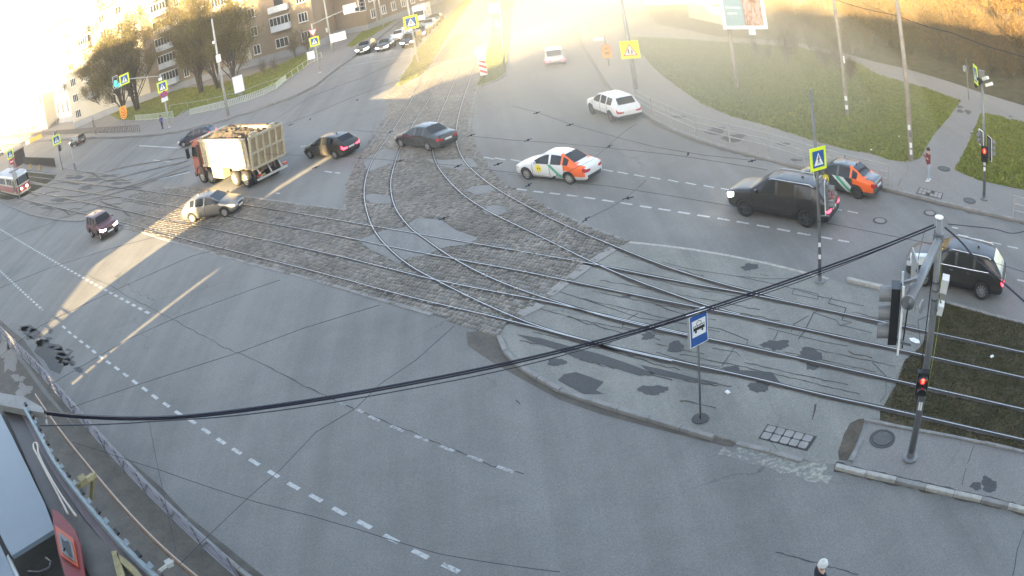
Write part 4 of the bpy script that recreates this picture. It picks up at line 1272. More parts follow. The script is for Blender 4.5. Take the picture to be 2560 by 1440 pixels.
for T, L, H, W, p, c0, c1, lab, hl in Q:
    c = make_car('car', T, L, H, W, p, lab, heads=hl, rim=M['dark_rim'], spokes=8, group='cars queuing in the north street')
    place_pose(c, c0, c1)
for T, p, c0, c1, lab in ((T_HATCH, P_SILVER, (868, 64), (884, 58), 'pale car parked in the yard nearest the house, in front of the arm'), (T_SEDAN, P_GREY, (845, 74), (860, 70), 'grey car parked in the yard behind the lamp pole')):
    c = make_car('car', T, 4.2, 1.5, 1.75, p, lab, group='cars parked in the yard')
    place_pose(c, c0, c1, .1)

# ---- white panel van in the queue
def box_van():
    t = empty('van', label='white box van standing tall at the back of the queue', cat='van', group='cars queuing in the north street')
    MB().box((-.7, 0, 1.75), (4.2, 2.1, 2.3)).obj('cargo_box', P_WHITE, t)
    cab = MB()
    prof = [(1.45, .45), (2.75, .45), (2.85, .95), (2.35, 1.25), (1.95, 2.05), (1.45, 2.1)]
    n = len(prof)
    vs = [(x, s * (.98 if z < 1.3 else .86), z) for s in (-1, 1) for x, z in prof]
    cab.add(vs, [tuple(range(n))[::-1], tuple(range(n, 2 * n))] + [(i, (i + 1) % n, (i + 1) % n + n, i + n) for i in range(n)])
    cab.obj('cab', P_WHITE, t)
    MB().add([(2.37, -.80, 1.28), (2.37, .80, 1.28), (2.0, .78, 2.0), (2.0, -.78, 2.0)], [(0, 1, 2, 3)]).obj('windscreen', M['glass'], t, loc=(.02, 0, .01))
    for s in (-1, 1): MB().add([(1.55, 0, 1.30), (2.22, 0, 1.30), (1.92, -s * .07, 1.95), (1.55, -s * .07, 1.95)], [(0, 1, 2, 3)]).obj('side_window', M['glass'], t, loc=(0, s * .985, 0))
    for s in (-1, 1): MB().box((2.86, s * .72, .78), (.06, .28, .16)).obj('headlight', M['headlight_on'], t)
    MB().box((-.1, 0, .5), (5.0, .9, .2)).obj('chassis', M['trim'], t)
    for x in (2.1, -1.9):
        for s in (-1, 1): add_wheel(t, x, s * .88, .36, .24, M['steel_rim'], 5)
    return t
place_pose(box_van(), (1057, 52), (1040, 64))
# ---- dump truck
P_CAB = paint('paint_cab_red', (.27, .065, .035), .5, 0, .6, (.26, .2, .15))
M['dumper'] = simple('dumper_steel_ochre', (.40, .35, .25), .65, 0, .22, 1.6, bump=.2)
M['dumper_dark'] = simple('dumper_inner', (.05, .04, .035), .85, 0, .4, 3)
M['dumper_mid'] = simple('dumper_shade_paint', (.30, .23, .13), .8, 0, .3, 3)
M['load'] = simple('rubble', (.055, .046, .036), .95, 0, .6, 2.0, bump=1.0)
M['chassis'] = simple('chassis_brown', (.11, .075, .06), .8, 0, .4, 3)
def dump_truck():
    t = empty('dump_truck', label='loaded tipper truck with red cab and ochre ribbed body heading left', cat='truck', group='vehicles on the junction')
    hw = 1.25
    # cab
    prof = [(2.65, .85), (4.02, .55), (4.10, 1.25), (4.06, 1.95), (3.86, 2.85), (3.55, 3.02), (2.65, 3.02)]
    n = len(prof)
    cab = MB()
    for a, b in ((0, 1),):
        vs = [(x, s * (hw - (.10 if z > 2.6 else 0)), z) for s in (-1, 1) for x, z in prof]
        cab.add(vs, [tuple(range(n))[::-1], tuple(range(n, 2 * n))] + [(i, (i + 1) % n, (i + 1) % n + n, i + n) for i in range(n)])
    o = cab.obj('cab', P_CAB, t)
    bm = bmesh.new(); bm.from_mesh(o.data); bmesh.ops.recalc_face_normals(bm, faces=bm.faces)
    bmesh.ops.bevel(bm, geom=list(bm.edges), offset=.06, segments=2, affect='EDGES'); bm.to_mesh(o.data); bm.free()
    MB().add([(4.09, -1.08, 1.98), (4.09, 1.08, 1.98), (3.90, 1.02, 2.80), (3.90, -1.02, 2.80)], [(0, 1, 2, 3)]).obj('windscreen', M['glass'], t, loc=(.03, 0, 0))
    for s in (-1, 1):
        w = MB().add([(3.15, s * (hw + .012), 1.95), (3.98, s * (hw + .012), 1.95), (3.80, s * (hw - .03), 2.62), (3.15, s * (hw - .03), 2.62)], [(0, 1, 2, 3) if s < 0 else (3, 2, 1, 0)]).obj('side_window', M['glass'], t)
        MB().box((2.86, s * (hw + .005), 1.85), (.30, .04, 1.9)).obj('door_gap', M['dumper_dark'], t)
        m = MB().box((4.18, s * (hw + .22), 2.25), (.10, .26, .72)); m.beam((4.0, s * hw, 2.75), (4.15, s * (hw + .2), 2.62), .04, .04); m.beam((4.0, s * hw, 1.9), (4.15, s * (hw + .2), 1.95), .04, .04)
        m.obj('wing_mirror', M['black'], t)
        MB().box((4.10, s * .92, .92), (.10, .36, .22)).obj('headlight', M['headlight_on'], t)
        f = MB(); pts = [Vector((3.15 + .62 * math.cos(a), 0, .62 + .62 * math.sin(a))) for a in np.linspace(0, math.pi, 9)]
        f.tube(pts, .06, 6); f.obj('mudguard', M['black'], t, loc=(0, s * (hw - .02), 0))
        MB().box((2.95, s * (hw + .01), .95), (.5, .08, .5)).obj('cab_step', M['chassis'], t)
    MB().box((4.12, 0, 1.35), (.06, 1.5, .75)).obj('grille', M['black'], t)
    MB().box((4.10, 0, .62), (.22, 2.45, .32)).obj('bumper', M['trim'], t)
    # sun visor over the windscreen
    MB().box((4.05, 0, 2.95), (.34, 2.2, .06)).obj('sun_visor', P_CAB, t)
    # chassis
    ch = MB()
    for s in (-1, 1): ch.box((-.35, s * .45, .98), (7.4, .14, .32))
    for x in (-3.9, -2.2, -.4, 1.4): ch.box((x, 0, .98), (.12, .9, .26))
    ch.obj('chassis', M['chassis'], t)
    MB().box((2.38, 0, 1.85), (.35, 2.3, 1.9)).obj('body_headboard_frame', M['chassis'], t)
    tank = MB().box((.55, -hw + .27, .86), (1.55, .55, .72)); tank.obj('fuel_tank', M['dumper'], t)
    tank = MB().box((.55, hw - .27, .86), (1.55, .55, .72)); tank.obj('fuel_tank', M['dumper'], t)
    # body: sloping floor, side walls, headboard, tailgate leaning out
    x0, x1, zf, zt = -4.05, 2.2, 1.35, 3.12
    b = MB()
    b.box(((x0 + x1) / 2, 0, zf + .04), (x1 - x0, 2.3, .1), mi=0)
    for s in (-1, 1): b.box(((x0 + x1) / 2, s * (hw + .03), (zf + zt) / 2), (x1 - x0, .07, zt - zf), mi=0)
    b.box((x1, 0, (zf + zt) / 2 + .05), (.08, 2 * hw, zt - zf + .1), mi=0)
    b.box((x1 + .05, 0, zt + .12), (.5, 2.1, .07), mi=0)
    b.obj('tipper_body', [M['dumper'], M['dumper_dark']], t)
    for s in (-1, 1):
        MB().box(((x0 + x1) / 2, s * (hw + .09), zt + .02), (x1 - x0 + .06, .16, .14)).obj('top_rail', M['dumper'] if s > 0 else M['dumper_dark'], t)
        MB().box(((x0 + x1) / 2, s * (hw + .09), zf + .04), (x1 - x0 + .04, .14, .14)).obj('bottom_rail', M['dumper'], t)
        for k in range(9):
            x = x0 + .35 + k * (x1 - x0 - .6) / 8
            MB().box((x, s * (hw + .10), (zf + zt) / 2), (.07, .05, zt - zf - .1)).obj('side_rib', M['dumper'], t)
        MB().box(((x0 + x1) / 2, s * (hw + .075), zf + .72), (x1 - x0, .05, .06)).obj('side_rail', M['dumper'], t)
    tg = empty('tailgate', (x0 - .05, 0, zf - .1), parent=t); tg.rotation_euler = (0, math.radians(-9), 0)
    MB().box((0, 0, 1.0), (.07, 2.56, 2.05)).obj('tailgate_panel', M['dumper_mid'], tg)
    for k in range(6):
        MB().box((-.08, -1.22 + k * .488, 1.0), (.14, .12, 2.1)).obj('tailgate_rib', M['dumper'], tg)
    for z in (.02, .98, 1.98): MB().box((-.07, 0, z), (.15, 2.6, .14)).obj('tailgate_rail', M['dumper'], tg)
    MB().box((-.05, -.55, 2.12), (.25, .35, .3)).obj('tailgate_hinge', M['dumper'], tg)
    MB().box((-.05, .95, 2.12), (.25, .35, .3)).obj('tailgate_hinge', M['dumper'], tg)
    # load
    ld = MB(); nx, ny = 22, 9
    r = random.Random(3)
    hh = [[0] * ny for _ in range(nx)]
    vs = []
    for i in range(nx):
        for j in range(ny):
            x = x0 + .1 + (x1 - x0 - .2) * i / (nx - 1); y = -hw + 2 * hw * j / (ny - 1)
            e = min(1, (ny - 1 - abs(2 * j - (ny - 1))) / 3)
            z = zt - .30 + e * (.34 * math.exp(-((x + .2) / 1.1) ** 2) + .45 * math.exp(-((x - 1.4) / .8) ** 2) + r.uniform(-.14, .16))
            vs.append((x + r.uniform(-.08, .08), y, z))
    ld.add(vs, [(i * ny + j, (i + 1) * ny + j, (i + 1) * ny + j + 1, i * ny + j + 1) for i in range(nx - 1) for j in range(ny - 1)])
    ld.obj('rubble_load', M['load'], t, kind='stuff')
    for k in range(46):
        s = r.uniform(.10, .30)
        x, y = r.uniform(x0 + .3, x1 - .2), r.uniform(-1.0, 1.0)
        MB().box((0, 0, 0), (s * 1.4, s, s * .7), taper=.6).obj('rubble_block', M['load'] if r.random() < .88 else M['chassis'], t, loc=(x, y, zt - .1 + .3 * math.exp(-((x - .6) / 1.4) ** 2) * (1 - abs(y) / 1.3)), rot=(r.uniform(-.6, .6), r.uniform(-.6, .6), r.uniform(0, 3)))
    # wheels
    for x, dual in ((3.15, 0), (1.85, 0), (-1.55, 1), (-2.95, 1)):
        for s in (-1, 1):
            add_wheel(t, x, s * (hw - .19), .53, .34, M['steel_rim'] if not dual else M['dumper'], 8)
            if dual: add_wheel(t, x, s * (hw - .56), .53, .3, M['steel_rim'], 8, 'inner_wheel')
    for s in (-1, 1):
        MB().box((-2.25, s * (hw - .12), 1.22), (.9, .5, .08)).obj('mudguard', M['dumper'], t)
    MB().beam((-4.35, -1.15, .55), (-4.35, 1.15, .55), .1, .12).obj('rear_bumper_bar', M['pale_paint'], t)
    for y in (-.8, 0, .8): MB().beam((-4.3, y, .6), (-3.95, y, 1.1), .07, .07).obj('bumper_stay', M['pale_paint'], t)
    for s in (-1, 1): MB().box((-4.38, s * .98, .78), (.06, .3, .12)).obj('taillight', M['tail'], t)
    t['hw'] = hw - .06; t['wbf'] = 3.15; t['wbr'] = -2.95
    return t
tk = dump_truck()
for k in ('hw', 'wbf', 'wbr'): tk[k] = tk[k] * 1.1
place_wheels(tk, (503, 455), (637, 469), 'L'); tk.scale = (1.1, 1.1, 1.1)

# ---- tram standing at the left edge
P_TRAM_R = paint('tram_red', (.36, .045, .04), .4, 0, .3)
P_TRAM_C = paint('tram_cream', (.52, .47, .33), .45, 0, .35)
M['tram_roof'] = simple('tram_roof', (.42, .44, .48), .6, 0, .2, 1.5)
def tram():
    t = empty('tram', label='red and cream tram with lit lamps standing at the left picture edge', cat='tram')
    Lh, hw = 15.0, 1.25
    def ring(x, w, z):  return [(x, -w, z), (x, w, z)]
    # front outline in plan: tapered nose
    def plan(k=1.0): return [(0, -.62 * k), (.0, .62 * k), (-.55, 1.12 * k), (-1.6, hw * k), (-Lh, hw * k), (-Lh, -hw * k), (-1.6, -hw * k), (-.55, -1.12 * k)]
    def band(name, z0, z1, mat, k0=1.0, k1=1.0, x0=0, x1=0):
        a = [(x + (x0 if x > -1 else 0), y, z0) for x, y in plan(k0)]; b = [(x + (x1 if x > -1 else 0), y, z1) for x, y in plan(k1)]
        n = 8
        MB().add(a + b, [(i, (i + 1) % n, (i + 1) % n + n, i + n) for i in range(n)] + [tuple(range(n))[::-1], tuple(range(n, 2 * n))]).obj(name, mat, t)
    band('skirt', .38, .62, P_TRAM_C, .98, 1.0)
    band('lower_body', .62, 1.42, P_TRAM_R)
    band('waist_band', 1.42, 1.56, P_TRAM_C, 1.01, 1.01)
    band('upper_body', 1.56, 2.62, P_TRAM_C, 1.0, .97, 0, -.22)
    band('cornice', 2.62, 2.85, M['white_paint'], .985, .94, -.22, -.30)
    band('roof', 2.85, 3.10, M['tram_roof'], .94, .70, -.35, -.9)
    # windows
    MB().add([(.02, -.66, 1.62), (.02, .66, 1.62), (-.19, .62, 2.56), (-.19, -.62, 2.56)], [(0, 1, 2, 3)]).obj('windscreen', M['glass'], t)
    for s in (-1, 1):
        MB().add([(.0, s * .70, 1.62), (-.50, s * 1.13, 1.62), (-.66, s * 1.09, 2.54), (-.22, s * .66, 2.54)], [(0, 1, 2, 3)]).obj('corner_window', M['glass'], t, loc=(.02, s * .015, 0))
        x = -3.2
        for k in range(8):
            if k != 3:
                MB().box((x - .62, s * (hw * .985 + .01), 2.06), (1.15, .03, .82)).obj('side_window', M['glass'], t)
            x -= 1.42
    for x in (-1.15, -2.05):
        for dx in (0, .38):
            MB().box((x - dx, -(hw + .006), 1.5), (.30, .04, 1.9)).obj('door_leaf', P_TRAM_C, t)
            MB().box((x - dx, -(hw + .022), 1.62), (.2, .03, 1.5)).obj('door_glass', M['glass'], t)
    for s in (-1, 1):
        MB().lathe([(.13, 0), (.13, .06), (.10, .08)], 14, axis='X', c=(0, 0, 0)).obj('headlight', M['headlight_on'], t, loc=(.0, s * .46, 1.02))
    MB().box((-.10, 0, 2.74), (.12, .95, .2)).obj('route_box', M['white_paint'], t)
    MB().box((.06, 0, .50), (.2, 1.3, .16)).obj('bumper', P_TRAM_C, t)
    MB().box((.10, 0, .42), (.35, .12, .12)).obj('coupler', M['black'], t)
    for s in (-1, 1):
        for x in (-2.6, -4.4, -10.2, -12.0):
            MB().lathe([(.36, -.06), (.36, .06)], 20, axis='Y').obj('wheel', M['rail_side'], t, loc=(x, s * .76, .36))
    MB().box((-3.5, 0, .45), (3.0, 1.9, .35)).obj('bogie', M['black'], t)
    MB().box((-11.1, 0, .45), (3.0, 1.9, .35)).obj('bogie', M['black'], t)
    rk = MB(); rk.box((-5.5, 0, 3.2), (2.2, 1.3, .18)); rk.obj('resistor_box', M['grey_paint'], t)
    p = MB(); p.beam((-4.0, -.6, 3.2), (-5.6, -.5, 4.1), .05, .05); p.beam((-4.0, .6, 3.2), (-5.6, .5, 4.1), .05, .05); p.beam((-5.6, -.5, 4.1), (-4.2, -.5, 5.2), .04, .04); p.beam((-5.6, .5, 4.1), (-4.2, .5, 5.2), .04, .04); p.beam((-4.2, -.75, 5.2), (-4.2, .75, 5.2), .06, .06)
    p.obj('pantograph', P_TRAM_R, t)
    return t
a = (G(66, 476) + G(66, 500)) / 2; b = (G(-60, 451) + G(-60, 468)) / 2
d = a - b
tr = tram(); tr.location = a + d.normalized() * -.2; tr.location.z = .05; tr.rotation_euler = (0, 0, math.atan2(d.y, d.x))
# ================================================================== buildings
def brick_wall(name, c1, c2, sc=1.0):
    t = NT(name)
    oc = t.coords('Object')
    n1 = t.noise(oc, .35, 5, .65); n2 = t.noise(oc, 6, 3, .7)
    f = t.math('ADD', t.math('MULTIPLY', n1, .6), t.math('MULTIPLY', n2, .4))
    c = t.ramp(f, [(.32, c1), (.68, c2)])
    t.set(Base_Color=c, Roughness=.9, Specular_IOR_Level=.2)
    t.bump(n2, .4, .03)
    return t.m
M['brick_tan'] = brick_wall('brick_tan', (.22, .17, .115), (.31, .25, .175))
M['plaster_cream'] = brick_wall('plaster_cream', (.48, .44, .34), (.56, .52, .42))
M['plaster_white'] = brick_wall('plaster_white', (.50, .47, .40), (.60, .57, .49))
M['plinth'] = brick_wall('plinth_grey', (.27, .275, .28), (.34, .345, .35))
M['roof_sheet'] = simple('roof_sheet', (.34, .29, .24), .6, .2, .2, .6)
M['balcony_white'] = simple('balcony_sheet', (.60, .62, .64), .5, 0, .12, 1.5)
M['pane'] = simple('window_glass', (.03, .035, .04), .05, 0, .3, 1.0, coat=.5)
M['frame_white'] = simple('window_frame', (.68, .67, .63), .5, 0, .06, 3)
M['shop_grey'] = simple('facade_grey', (.22, .22, .22), .8, 0, .2, .5)

_wm = {}
def window(parent, x, y, z, w, h, n=2, rz=0.0, mat=None):
    """window set on a facade: frame with mullions, its pane a sub-part"""
    key = (round(w, 2), round(h, 2), n)
    if key not in _wm:
        f = MB(); t = .09
        for s in (-1, 1):
            f.box((s * (w / 2 - t / 2), -.03, 0), (t, .14, h)); f.box((0, -.03, s * (h / 2 - t / 2)), (w - 2 * t - .004, .135, t))
        for k in range(1, n): f.box((-w / 2 + k * w / n, -.03, 0), (.08, .12, h - 2 * t - .004))
        f.box((0, -.14, -h / 2 - .05), (w + .16, .22, .06))
        g = MB().box((0, .01, 0), (w - .1, .04, h - .1))
        _wm[key] = (f.mesh('window', M['frame_white']), g.mesh('pane', M['pane']))
    fm, gm = _wm[key]
    o = link('window', fm, parent, (x, y, z), (0, 0, rz))
    link('pane', gm, o)
    return o

def prism(parent, name, foot, z0, z1, mat, base=None):
    base = base or Vector((0, 0, 0))
    n = len(foot)
    a = [(p[0], p[1], z0) for p in foot]; b = [(p[0], p[1], z1) for p in foot]
    mb = MB(); mb.add(a + b, [(i, (i + 1) % n, (i + 1) % n + n, i + n) for i in range(n)]); mb.poly(b)
    return mb.obj(name, mat, parent)

def frame_at(A, B):
    d = Vector((B[0] - A[0], B[1] - A[1], 0)); return math.atan2(d.y, d.x), d.length

# ---- the brick apartment house (local x along the facade, y into the house)
A_, B_ = (-52.0, 127.0), (-24.8, 123.3)
rz, _ = frame_at(A_, B_)
apt = empty('apartment_house', (A_[0], A_[1], .1), rz, 'tan brick apartment house with white glazed balconies above the left lawn', 'house')
X0, X1, DEP, ZE = -24.5, 29.7, 13.0, 21.4
MB().box(((X0 + X1) / 2, DEP / 2, (1.15 + ZE) / 2), (X1 - X0, DEP, ZE - 1.15)).obj('wall', M['brick_tan'], apt)
MB().box(((X0 + X1) / 2, DEP / 2 - .02, .5), (X1 - X0 + .1, DEP + .1, 1.3)).obj('plinth', M['plinth'], apt)
for x in (-12.8, 6.2):  # plaster strips between bays
    pass
for xx, ww in ((-14.0, 21.0), (17.0, 2.0)): MB().box((xx, -.006, 11.2), (ww, .03, 20.0)).obj('wall_panel', M['plaster_cream'], apt)  # wide cream panel puts the sun-blown brightness of the left wing into colour
rf = MB(); e = .7
rf.add([(X0 - e, -e, ZE), (X1 + e, -e, ZE), (X1 + e, DEP + e, ZE), (X0 - e, DEP + e, ZE), (X0 + 6, DEP / 2, ZE + 4), (X1 - 6, DEP / 2, ZE + 4)], [(0, 1, 5, 4), (1, 2, 5), (2, 3, 4, 5), (3, 0, 4), (3, 2, 1, 0)])
roof = rf.obj('roof', M['roof_sheet'], apt)
MB().box(((X0 + X1) / 2, -e + .02, ZE - .12), (X1 - X0 + 2 * e, .12, .26)).obj('gutter', M['galv'], roof)
for x in (-16, -2): MB().box((x, 3.2, ZE + 2.6), (2.2, 2.4, 1.8)).obj('dormer', M['plaster_cream'], roof)
for x in (-10, 8): MB().box((x, DEP / 2, ZE + 4.2), (1.2, .8, 1.6)).obj('chimney', M['brick_tan'], roof)
floors = [2.6, 5.9, 9.25, 12.6, 16.0, 19.3]
for fi, z in enumerate(floors):
    for x, w in ((-22.6, 1.6), (-12.6, 1.5), (-8.2, 1.4), (5.0, 1.1), (9.7, 1.6), (14.0, 1.4), (19.2, 1.3), (28.0, 1.6)):
        window(apt, x, -.03, z, w, 1.65, 3 if w > 1.5 else 2)
    if fi == 0: window(apt, 23.8, -.03, z, 2.3, 1.6, 3)
def balcony(x, z, w, glazed=True, d=1.1):
    b = MB().box((x, -d / 2, z - .62), (w, d, 1.05)); o = b.obj('balcony', M['balcony_white'], apt)
    MB().box((x, -d / 2, z - 1.2), (w + .1, d + .1, .1)).obj('balcony_slab', M['concrete'], o)
    if glazed:
        g = MB().box((x, -d / 2, z + .62), (w - .1, d - .1, 1.35)); g.obj('balcony_glass', M['pane'], o)
        f = MB(); n = max(3, int(w / .6))
        for k in range(n + 1): f.box((x - w / 2 + .04 + k * (w - .08) / n, -d + .03, z + .62), (.07, .07, 1.4))
        f.box((x, -d + .03, z + 1.32), (w, .12, .12)); f.box((x, -d / 2, z + 1.36), (w + .1, d + .1, .07))
        f.obj('balcony_frame', M['frame_white'], o)
    else:
        MB().box((x, .02, z + .3), (1.6, .08, 1.9)).obj('balcony_door', M['pane'], o)
for fi, z in enumerate(floors):
    balcony(1.5, z, 3.4, True)
    if fi: balcony(-17.6, z, 2.6, fi % 2 == 0)
    if fi in (1, 2, 4, 5): balcony(24.2, z, 3.3, fi != 2)
    if fi in (3, 5): balcony(14.0, z, 3.0, True)
# second wing seen behind its right end
w2 = empty('apartment_house', (-15.5, 132.5, .1), math.radians(66), 'brownish house wing behind the parked yard cars at the top', 'house')
MB().box((17, 6, 7.4), (34, 12, 14.8)).obj('wall', M['brick_tan'], w2)
MB().box((17, 6, .5), (34.2, 12.2, 1.0)).obj('plinth', M['plinth'], w2)
MB().add([(-.6, -.6, 14.8), (34.6, -.6, 14.8), (34.6, 12.6, 14.8), (-.6, 12.6, 14.8), (5, 6, 18), (29, 6, 18)], [(0, 1, 5, 4), (1, 2, 5), (2, 3, 4, 5), (3, 0, 4)]).obj('roof', M['roof_sheet'], w2)
for z in (2.6, 5.7, 8.8, 11.9):
    for k in range(9): window(w2, 2.2 + k * 3.7, -.03, z, 1.5, 1.6, 2)

# ---- the long pale institute at the far left
A2, B2, C2 = (-84.65, 145.83), (-73.0, 148.0), (-169.0, 230.0)
rz2, Lw = frame_at(C2, A2)
inst = empty('institute', (C2[0], C2[1], .1), rz2, 'long white plastered building with rows of narrow windows at the far left', 'building')
c2, s2_ = math.cos(rz2), math.sin(rz2)
def loc2(p):
    dx, dy = p[0] - C2[0], p[1] - C2[1]
    return (dx * c2 + dy * s2_, -dx * s2_ + dy * c2)
Bl = loc2(B2)
HW = 24.0
prism(inst, 'wall', [(-60, 0), (Lw, 0), Bl, (Bl[0] + 3, Bl[1] + 9), (Lw - 12, 22), (-60, 16)], 1.3, HW, M['plaster_white'])
prism(inst, 'plinth', [(-60, -.15), (Lw + .1, -.15), (Bl[0] + .1, Bl[1] - .15), (Bl[0] + 3.1, Bl[1] + 9), (Lw - 12, 22), (-60, 16)], 0, 1.3, M['plinth'])
prism(inst, 'roof', [(-61, -.8), (Lw + .8, -.8), (Bl[0] + .9, Bl[1] - .6), (Bl[0] + 3.6, Bl[1] + 10), (Lw - 12, 23), (-61, 17)], HW, HW + .7, M['roof_sheet'])
for bx, bw in ((93.0, 13.0), (25, 12)):       # projecting bays
    MB().box((bx, -1.6, HW / 2), (bw, 3.4, HW)).obj('bay', M['plaster_cream'], inst)
    for s in (-1, 1):
        for z in (8.5, 13, 17.5): MB().box((bx + s * 2.8, -3.36, z), (1.1, .12, 2.6)).obj('bay_window', M['pane'], inst)
        MB().box((bx + s * 4.0, -3.9, 11.2), (2.4, 1.2, .25)).obj('bay_canopy', M['concrete'], inst)
for z, h in ((3.9, 2.9), (8.7, 2.7), (13.6, 2.7), (18.4, 2.7)):
    x = 36.0
    while x < 85: window(inst, x, -.04, z, 1.15, h, 2); x += 3.5
    for x in (103.0, 108.6, 114.2): window(inst, x, -.04, z, 1.5, h, 2)
    x = -8.0
    while x < 17: window(inst, x, -.04, z, 1.2, h, 2); x += 3.6
for x in (2.0, 34.2, Lw - .4): MB().tube([(x, -.2, 1.4), (x, -.2, HW)], .12, 6).obj('downpipe', M['grey_paint'], inst)
for x in (44, 61, 71, 101): MB().add([(x - 1.6, -3.4, .2), (x - .2, -3.4, .2), (x + 1.2, -.3, 1.9), (x - .2, -.3, 1.9)], [(0, 1, 2, 3), (3, 2, 1, 0)]).box((x - .4, -1.7, .5), (.6, 1.6, .8)).obj('stair_rail', M['plinth'], inst)

# ---- sunlit things beyond the junction, at the top of the picture
ga = empty('garage', G(1745, 12), math.radians(-25), 'white low building flashing in the sun at the top of the picture', 'garage')
M['white_wall'] = simple('white_wall', (.74, .72, .66), .45, .0, .06, 1.0)
MB().box((0, 3, 1.7), (15, 6, 3.4)).obj('wall', M['white_wall'], ga)
MB().box((0, 3, 3.55), (15.6, 6.6, .3)).obj('roof', M['roof_sheet'], ga)
for k in range(4): MB().box((-5.4 + k * 3.6, -.03, 1.3), (2.8, .1, 2.4)).obj('garage_door', M['balcony_white'], ga)
fe = empty('fence', G(1745, 58), 0, 'white paling fence in sunlight left of the billboard', 'fence')
fa, fb = G(1728, 46), G(1806, 64)
for k in range(15):
    p = fa.lerp(fb, k / 14) - fe.location
    MB().box((p.x, p.y, 1.1), (.42, .06, 2.1)).obj('paling', M['white_wall'], fe)
for z in (.5, 1.7): MB().beam(fa - fe.location + Vector((0, .08, z)), fb - fe.location + Vector((0, .08, z)), .06, .1).obj('fence_rail', M['white_wall'], fe)
for k, (px, D, w, h, rzz) in enumerate(((1330, 210, 46, 15, .05), (1560, 170, 40, 12, -.15), (1120, 300, 60, 18, .1))):
    p = AT(px, 5, D); lab = ('plain block closing the street far behind the glare', 'low sunlit block behind the white garage', 'far block at the end of the tram street')[k]
    b = empty('block', (p.x, p.y, 0), rzz, lab, 'building')
    MB().box((0, 7, h / 2), (w, 14, h)).obj('wall', M['plaster_cream'], b)
    MB().box((0, 7, h + .3), (w + 1, 15, .6)).obj('roof', M['roof_sheet'], b)
    for z in np.arange(2.4, h - 1.5, 3.1):
        for x in np.arange(-w / 2 + 2, w / 2 - 1, 4.2): window(b, float(x), -.03, float(z), 1.5, 1.6, 2)

# ---- unseen houses behind the camera, shaped to cut the low sun's shade and streaks
SA = math.radians(30.5)
def SQ(s, q): return (s * math.sin(SA) + q * math.cos(SA), s * math.cos(SA) - q * math.sin(SA))
def block_sq(label, q0, q1, h, s0=-14.0, dep=12.0, h2=None, z0=0.0, name='tower_block'):
    c = SQ(s0, q0)
    r = empty(name, (c[0], c[1], 0), -SA, label, 'house')
    # local x = q, local y = s
    L = q1 - q0; h2 = h2 or h
    mb = MB(); mb.add([(0, 0, z0), (L, 0, z0), (L, -dep, z0), (0, -dep, z0), (0, 0, h), (L, 0, h2), (L, -dep, h2), (0, -dep, h)], [(0, 1, 5, 4), (1, 2, 6, 5), (2, 3, 7, 6), (3, 0, 4, 7), (4, 5, 6, 7), (3, 2, 1, 0)])
    mb.obj('wall', M['plaster_cream'], r)
    return r
block_sq('tall block behind the camera to the left, casting the long shade', -175, -43.34, 30.4, dep=16)
base = block_sq('low added block under the sunny gap behind the camera', -43.35, -38.29, 7.9, h2=6.0, name='shop')  # added under the gap; its sloped top sets where the streak starts
# the gable house is cut with two added slots that let narrow beams through
gh = empty('house', (*SQ(-14, -38.3), 0), -SA, 'gable end house with added beam slots next to the sunny gap behind the camera', 'house')
def gpart(q0, q1, z0, z1, h=None):
    x0, x1 = q0 + 38.3, q1 + 38.3
    top = lambda x: 15.3 + .45 * x
    za, zb = (z1, z1) if h is None else (top(x0), top(x1))
    MB().add([(x0, 0, z0), (x1, 0, z0), (x1, -3, z0), (x0, -3, z0), (x0, 0, za), (x1, 0, zb), (x1, -3, zb), (x0, -3, za)], [(0, 1, 5, 4), (1, 2, 6, 5), (2, 3, 7, 6), (3, 0, 4, 7), (4, 5, 6, 7), (3, 2, 1, 0)]).obj('wall', M['plaster_cream'], gh)
gpart(-38.3, -35.75, 0, 0, 1); gpart(-35.75, -35.2, 0, 10.0); gpart(-35.75, -35.2, 13.6, 0, 1); gpart(-35.2, -30.48, 0, 0, 1); gpart(-30.48, -30.23, 0, 5.5); gpart(-30.48, -30.23, 8.6, 0, 1); gpart(-30.23, -29.0, 0, 0, 1)
block_sq('long house right behind the camera, casting the shade on the near road', -29.02, 190, 22.6, dep=14, name='house')
# ================================================================== trees and bushes
M['bark'] = simple('bark', (.06, .045, .032), .95, 0, .35, 4, bump=.5)
M['bark_pale'] = simple('bark_pale', (.17, .15, .12), .95, 0, .35, 4, bump=.5)
def leafmat(name, cols):
    t = NT(name)
    g = t.n('ShaderNodeNewGeometry')
    c = t.ramp(g.outputs['Random Per Island'], [(i / (len(cols) - 1), x) for i, x in enumerate(cols)])
    t.set(Base_Color=c, Roughness=.8, Specular_IOR_Level=.15)
    tr = t.n('ShaderNodeBsdfTranslucent'); t.l(c, tr.inputs['Color'])
    mx = t.n('ShaderNodeMixShader'); mx.inputs[0].default_value = .35
    t.l(t.b.outputs[0], mx.inputs[1]); t.l(tr.outputs[0], mx.inputs[2]); t.l(mx.outputs[0], t.out.inputs['Surface'])
    return t.m
M['bud'] = leafmat('budding_leaf', [(.13, .135, .03), (.20, .185, .05), (.15, .12, .04), (.09, .085, .03)])
M['twig'] = leafmat('twig', [(.11, .08, .045), (.20, .15, .07), (.045, .03, .02), (.15, .105, .045)])
M['dry'] = leafmat('dry_leaf', [(.40, .20, .03), (.12, .06, .02), (.50, .28, .05), (.07, .04, .02)])

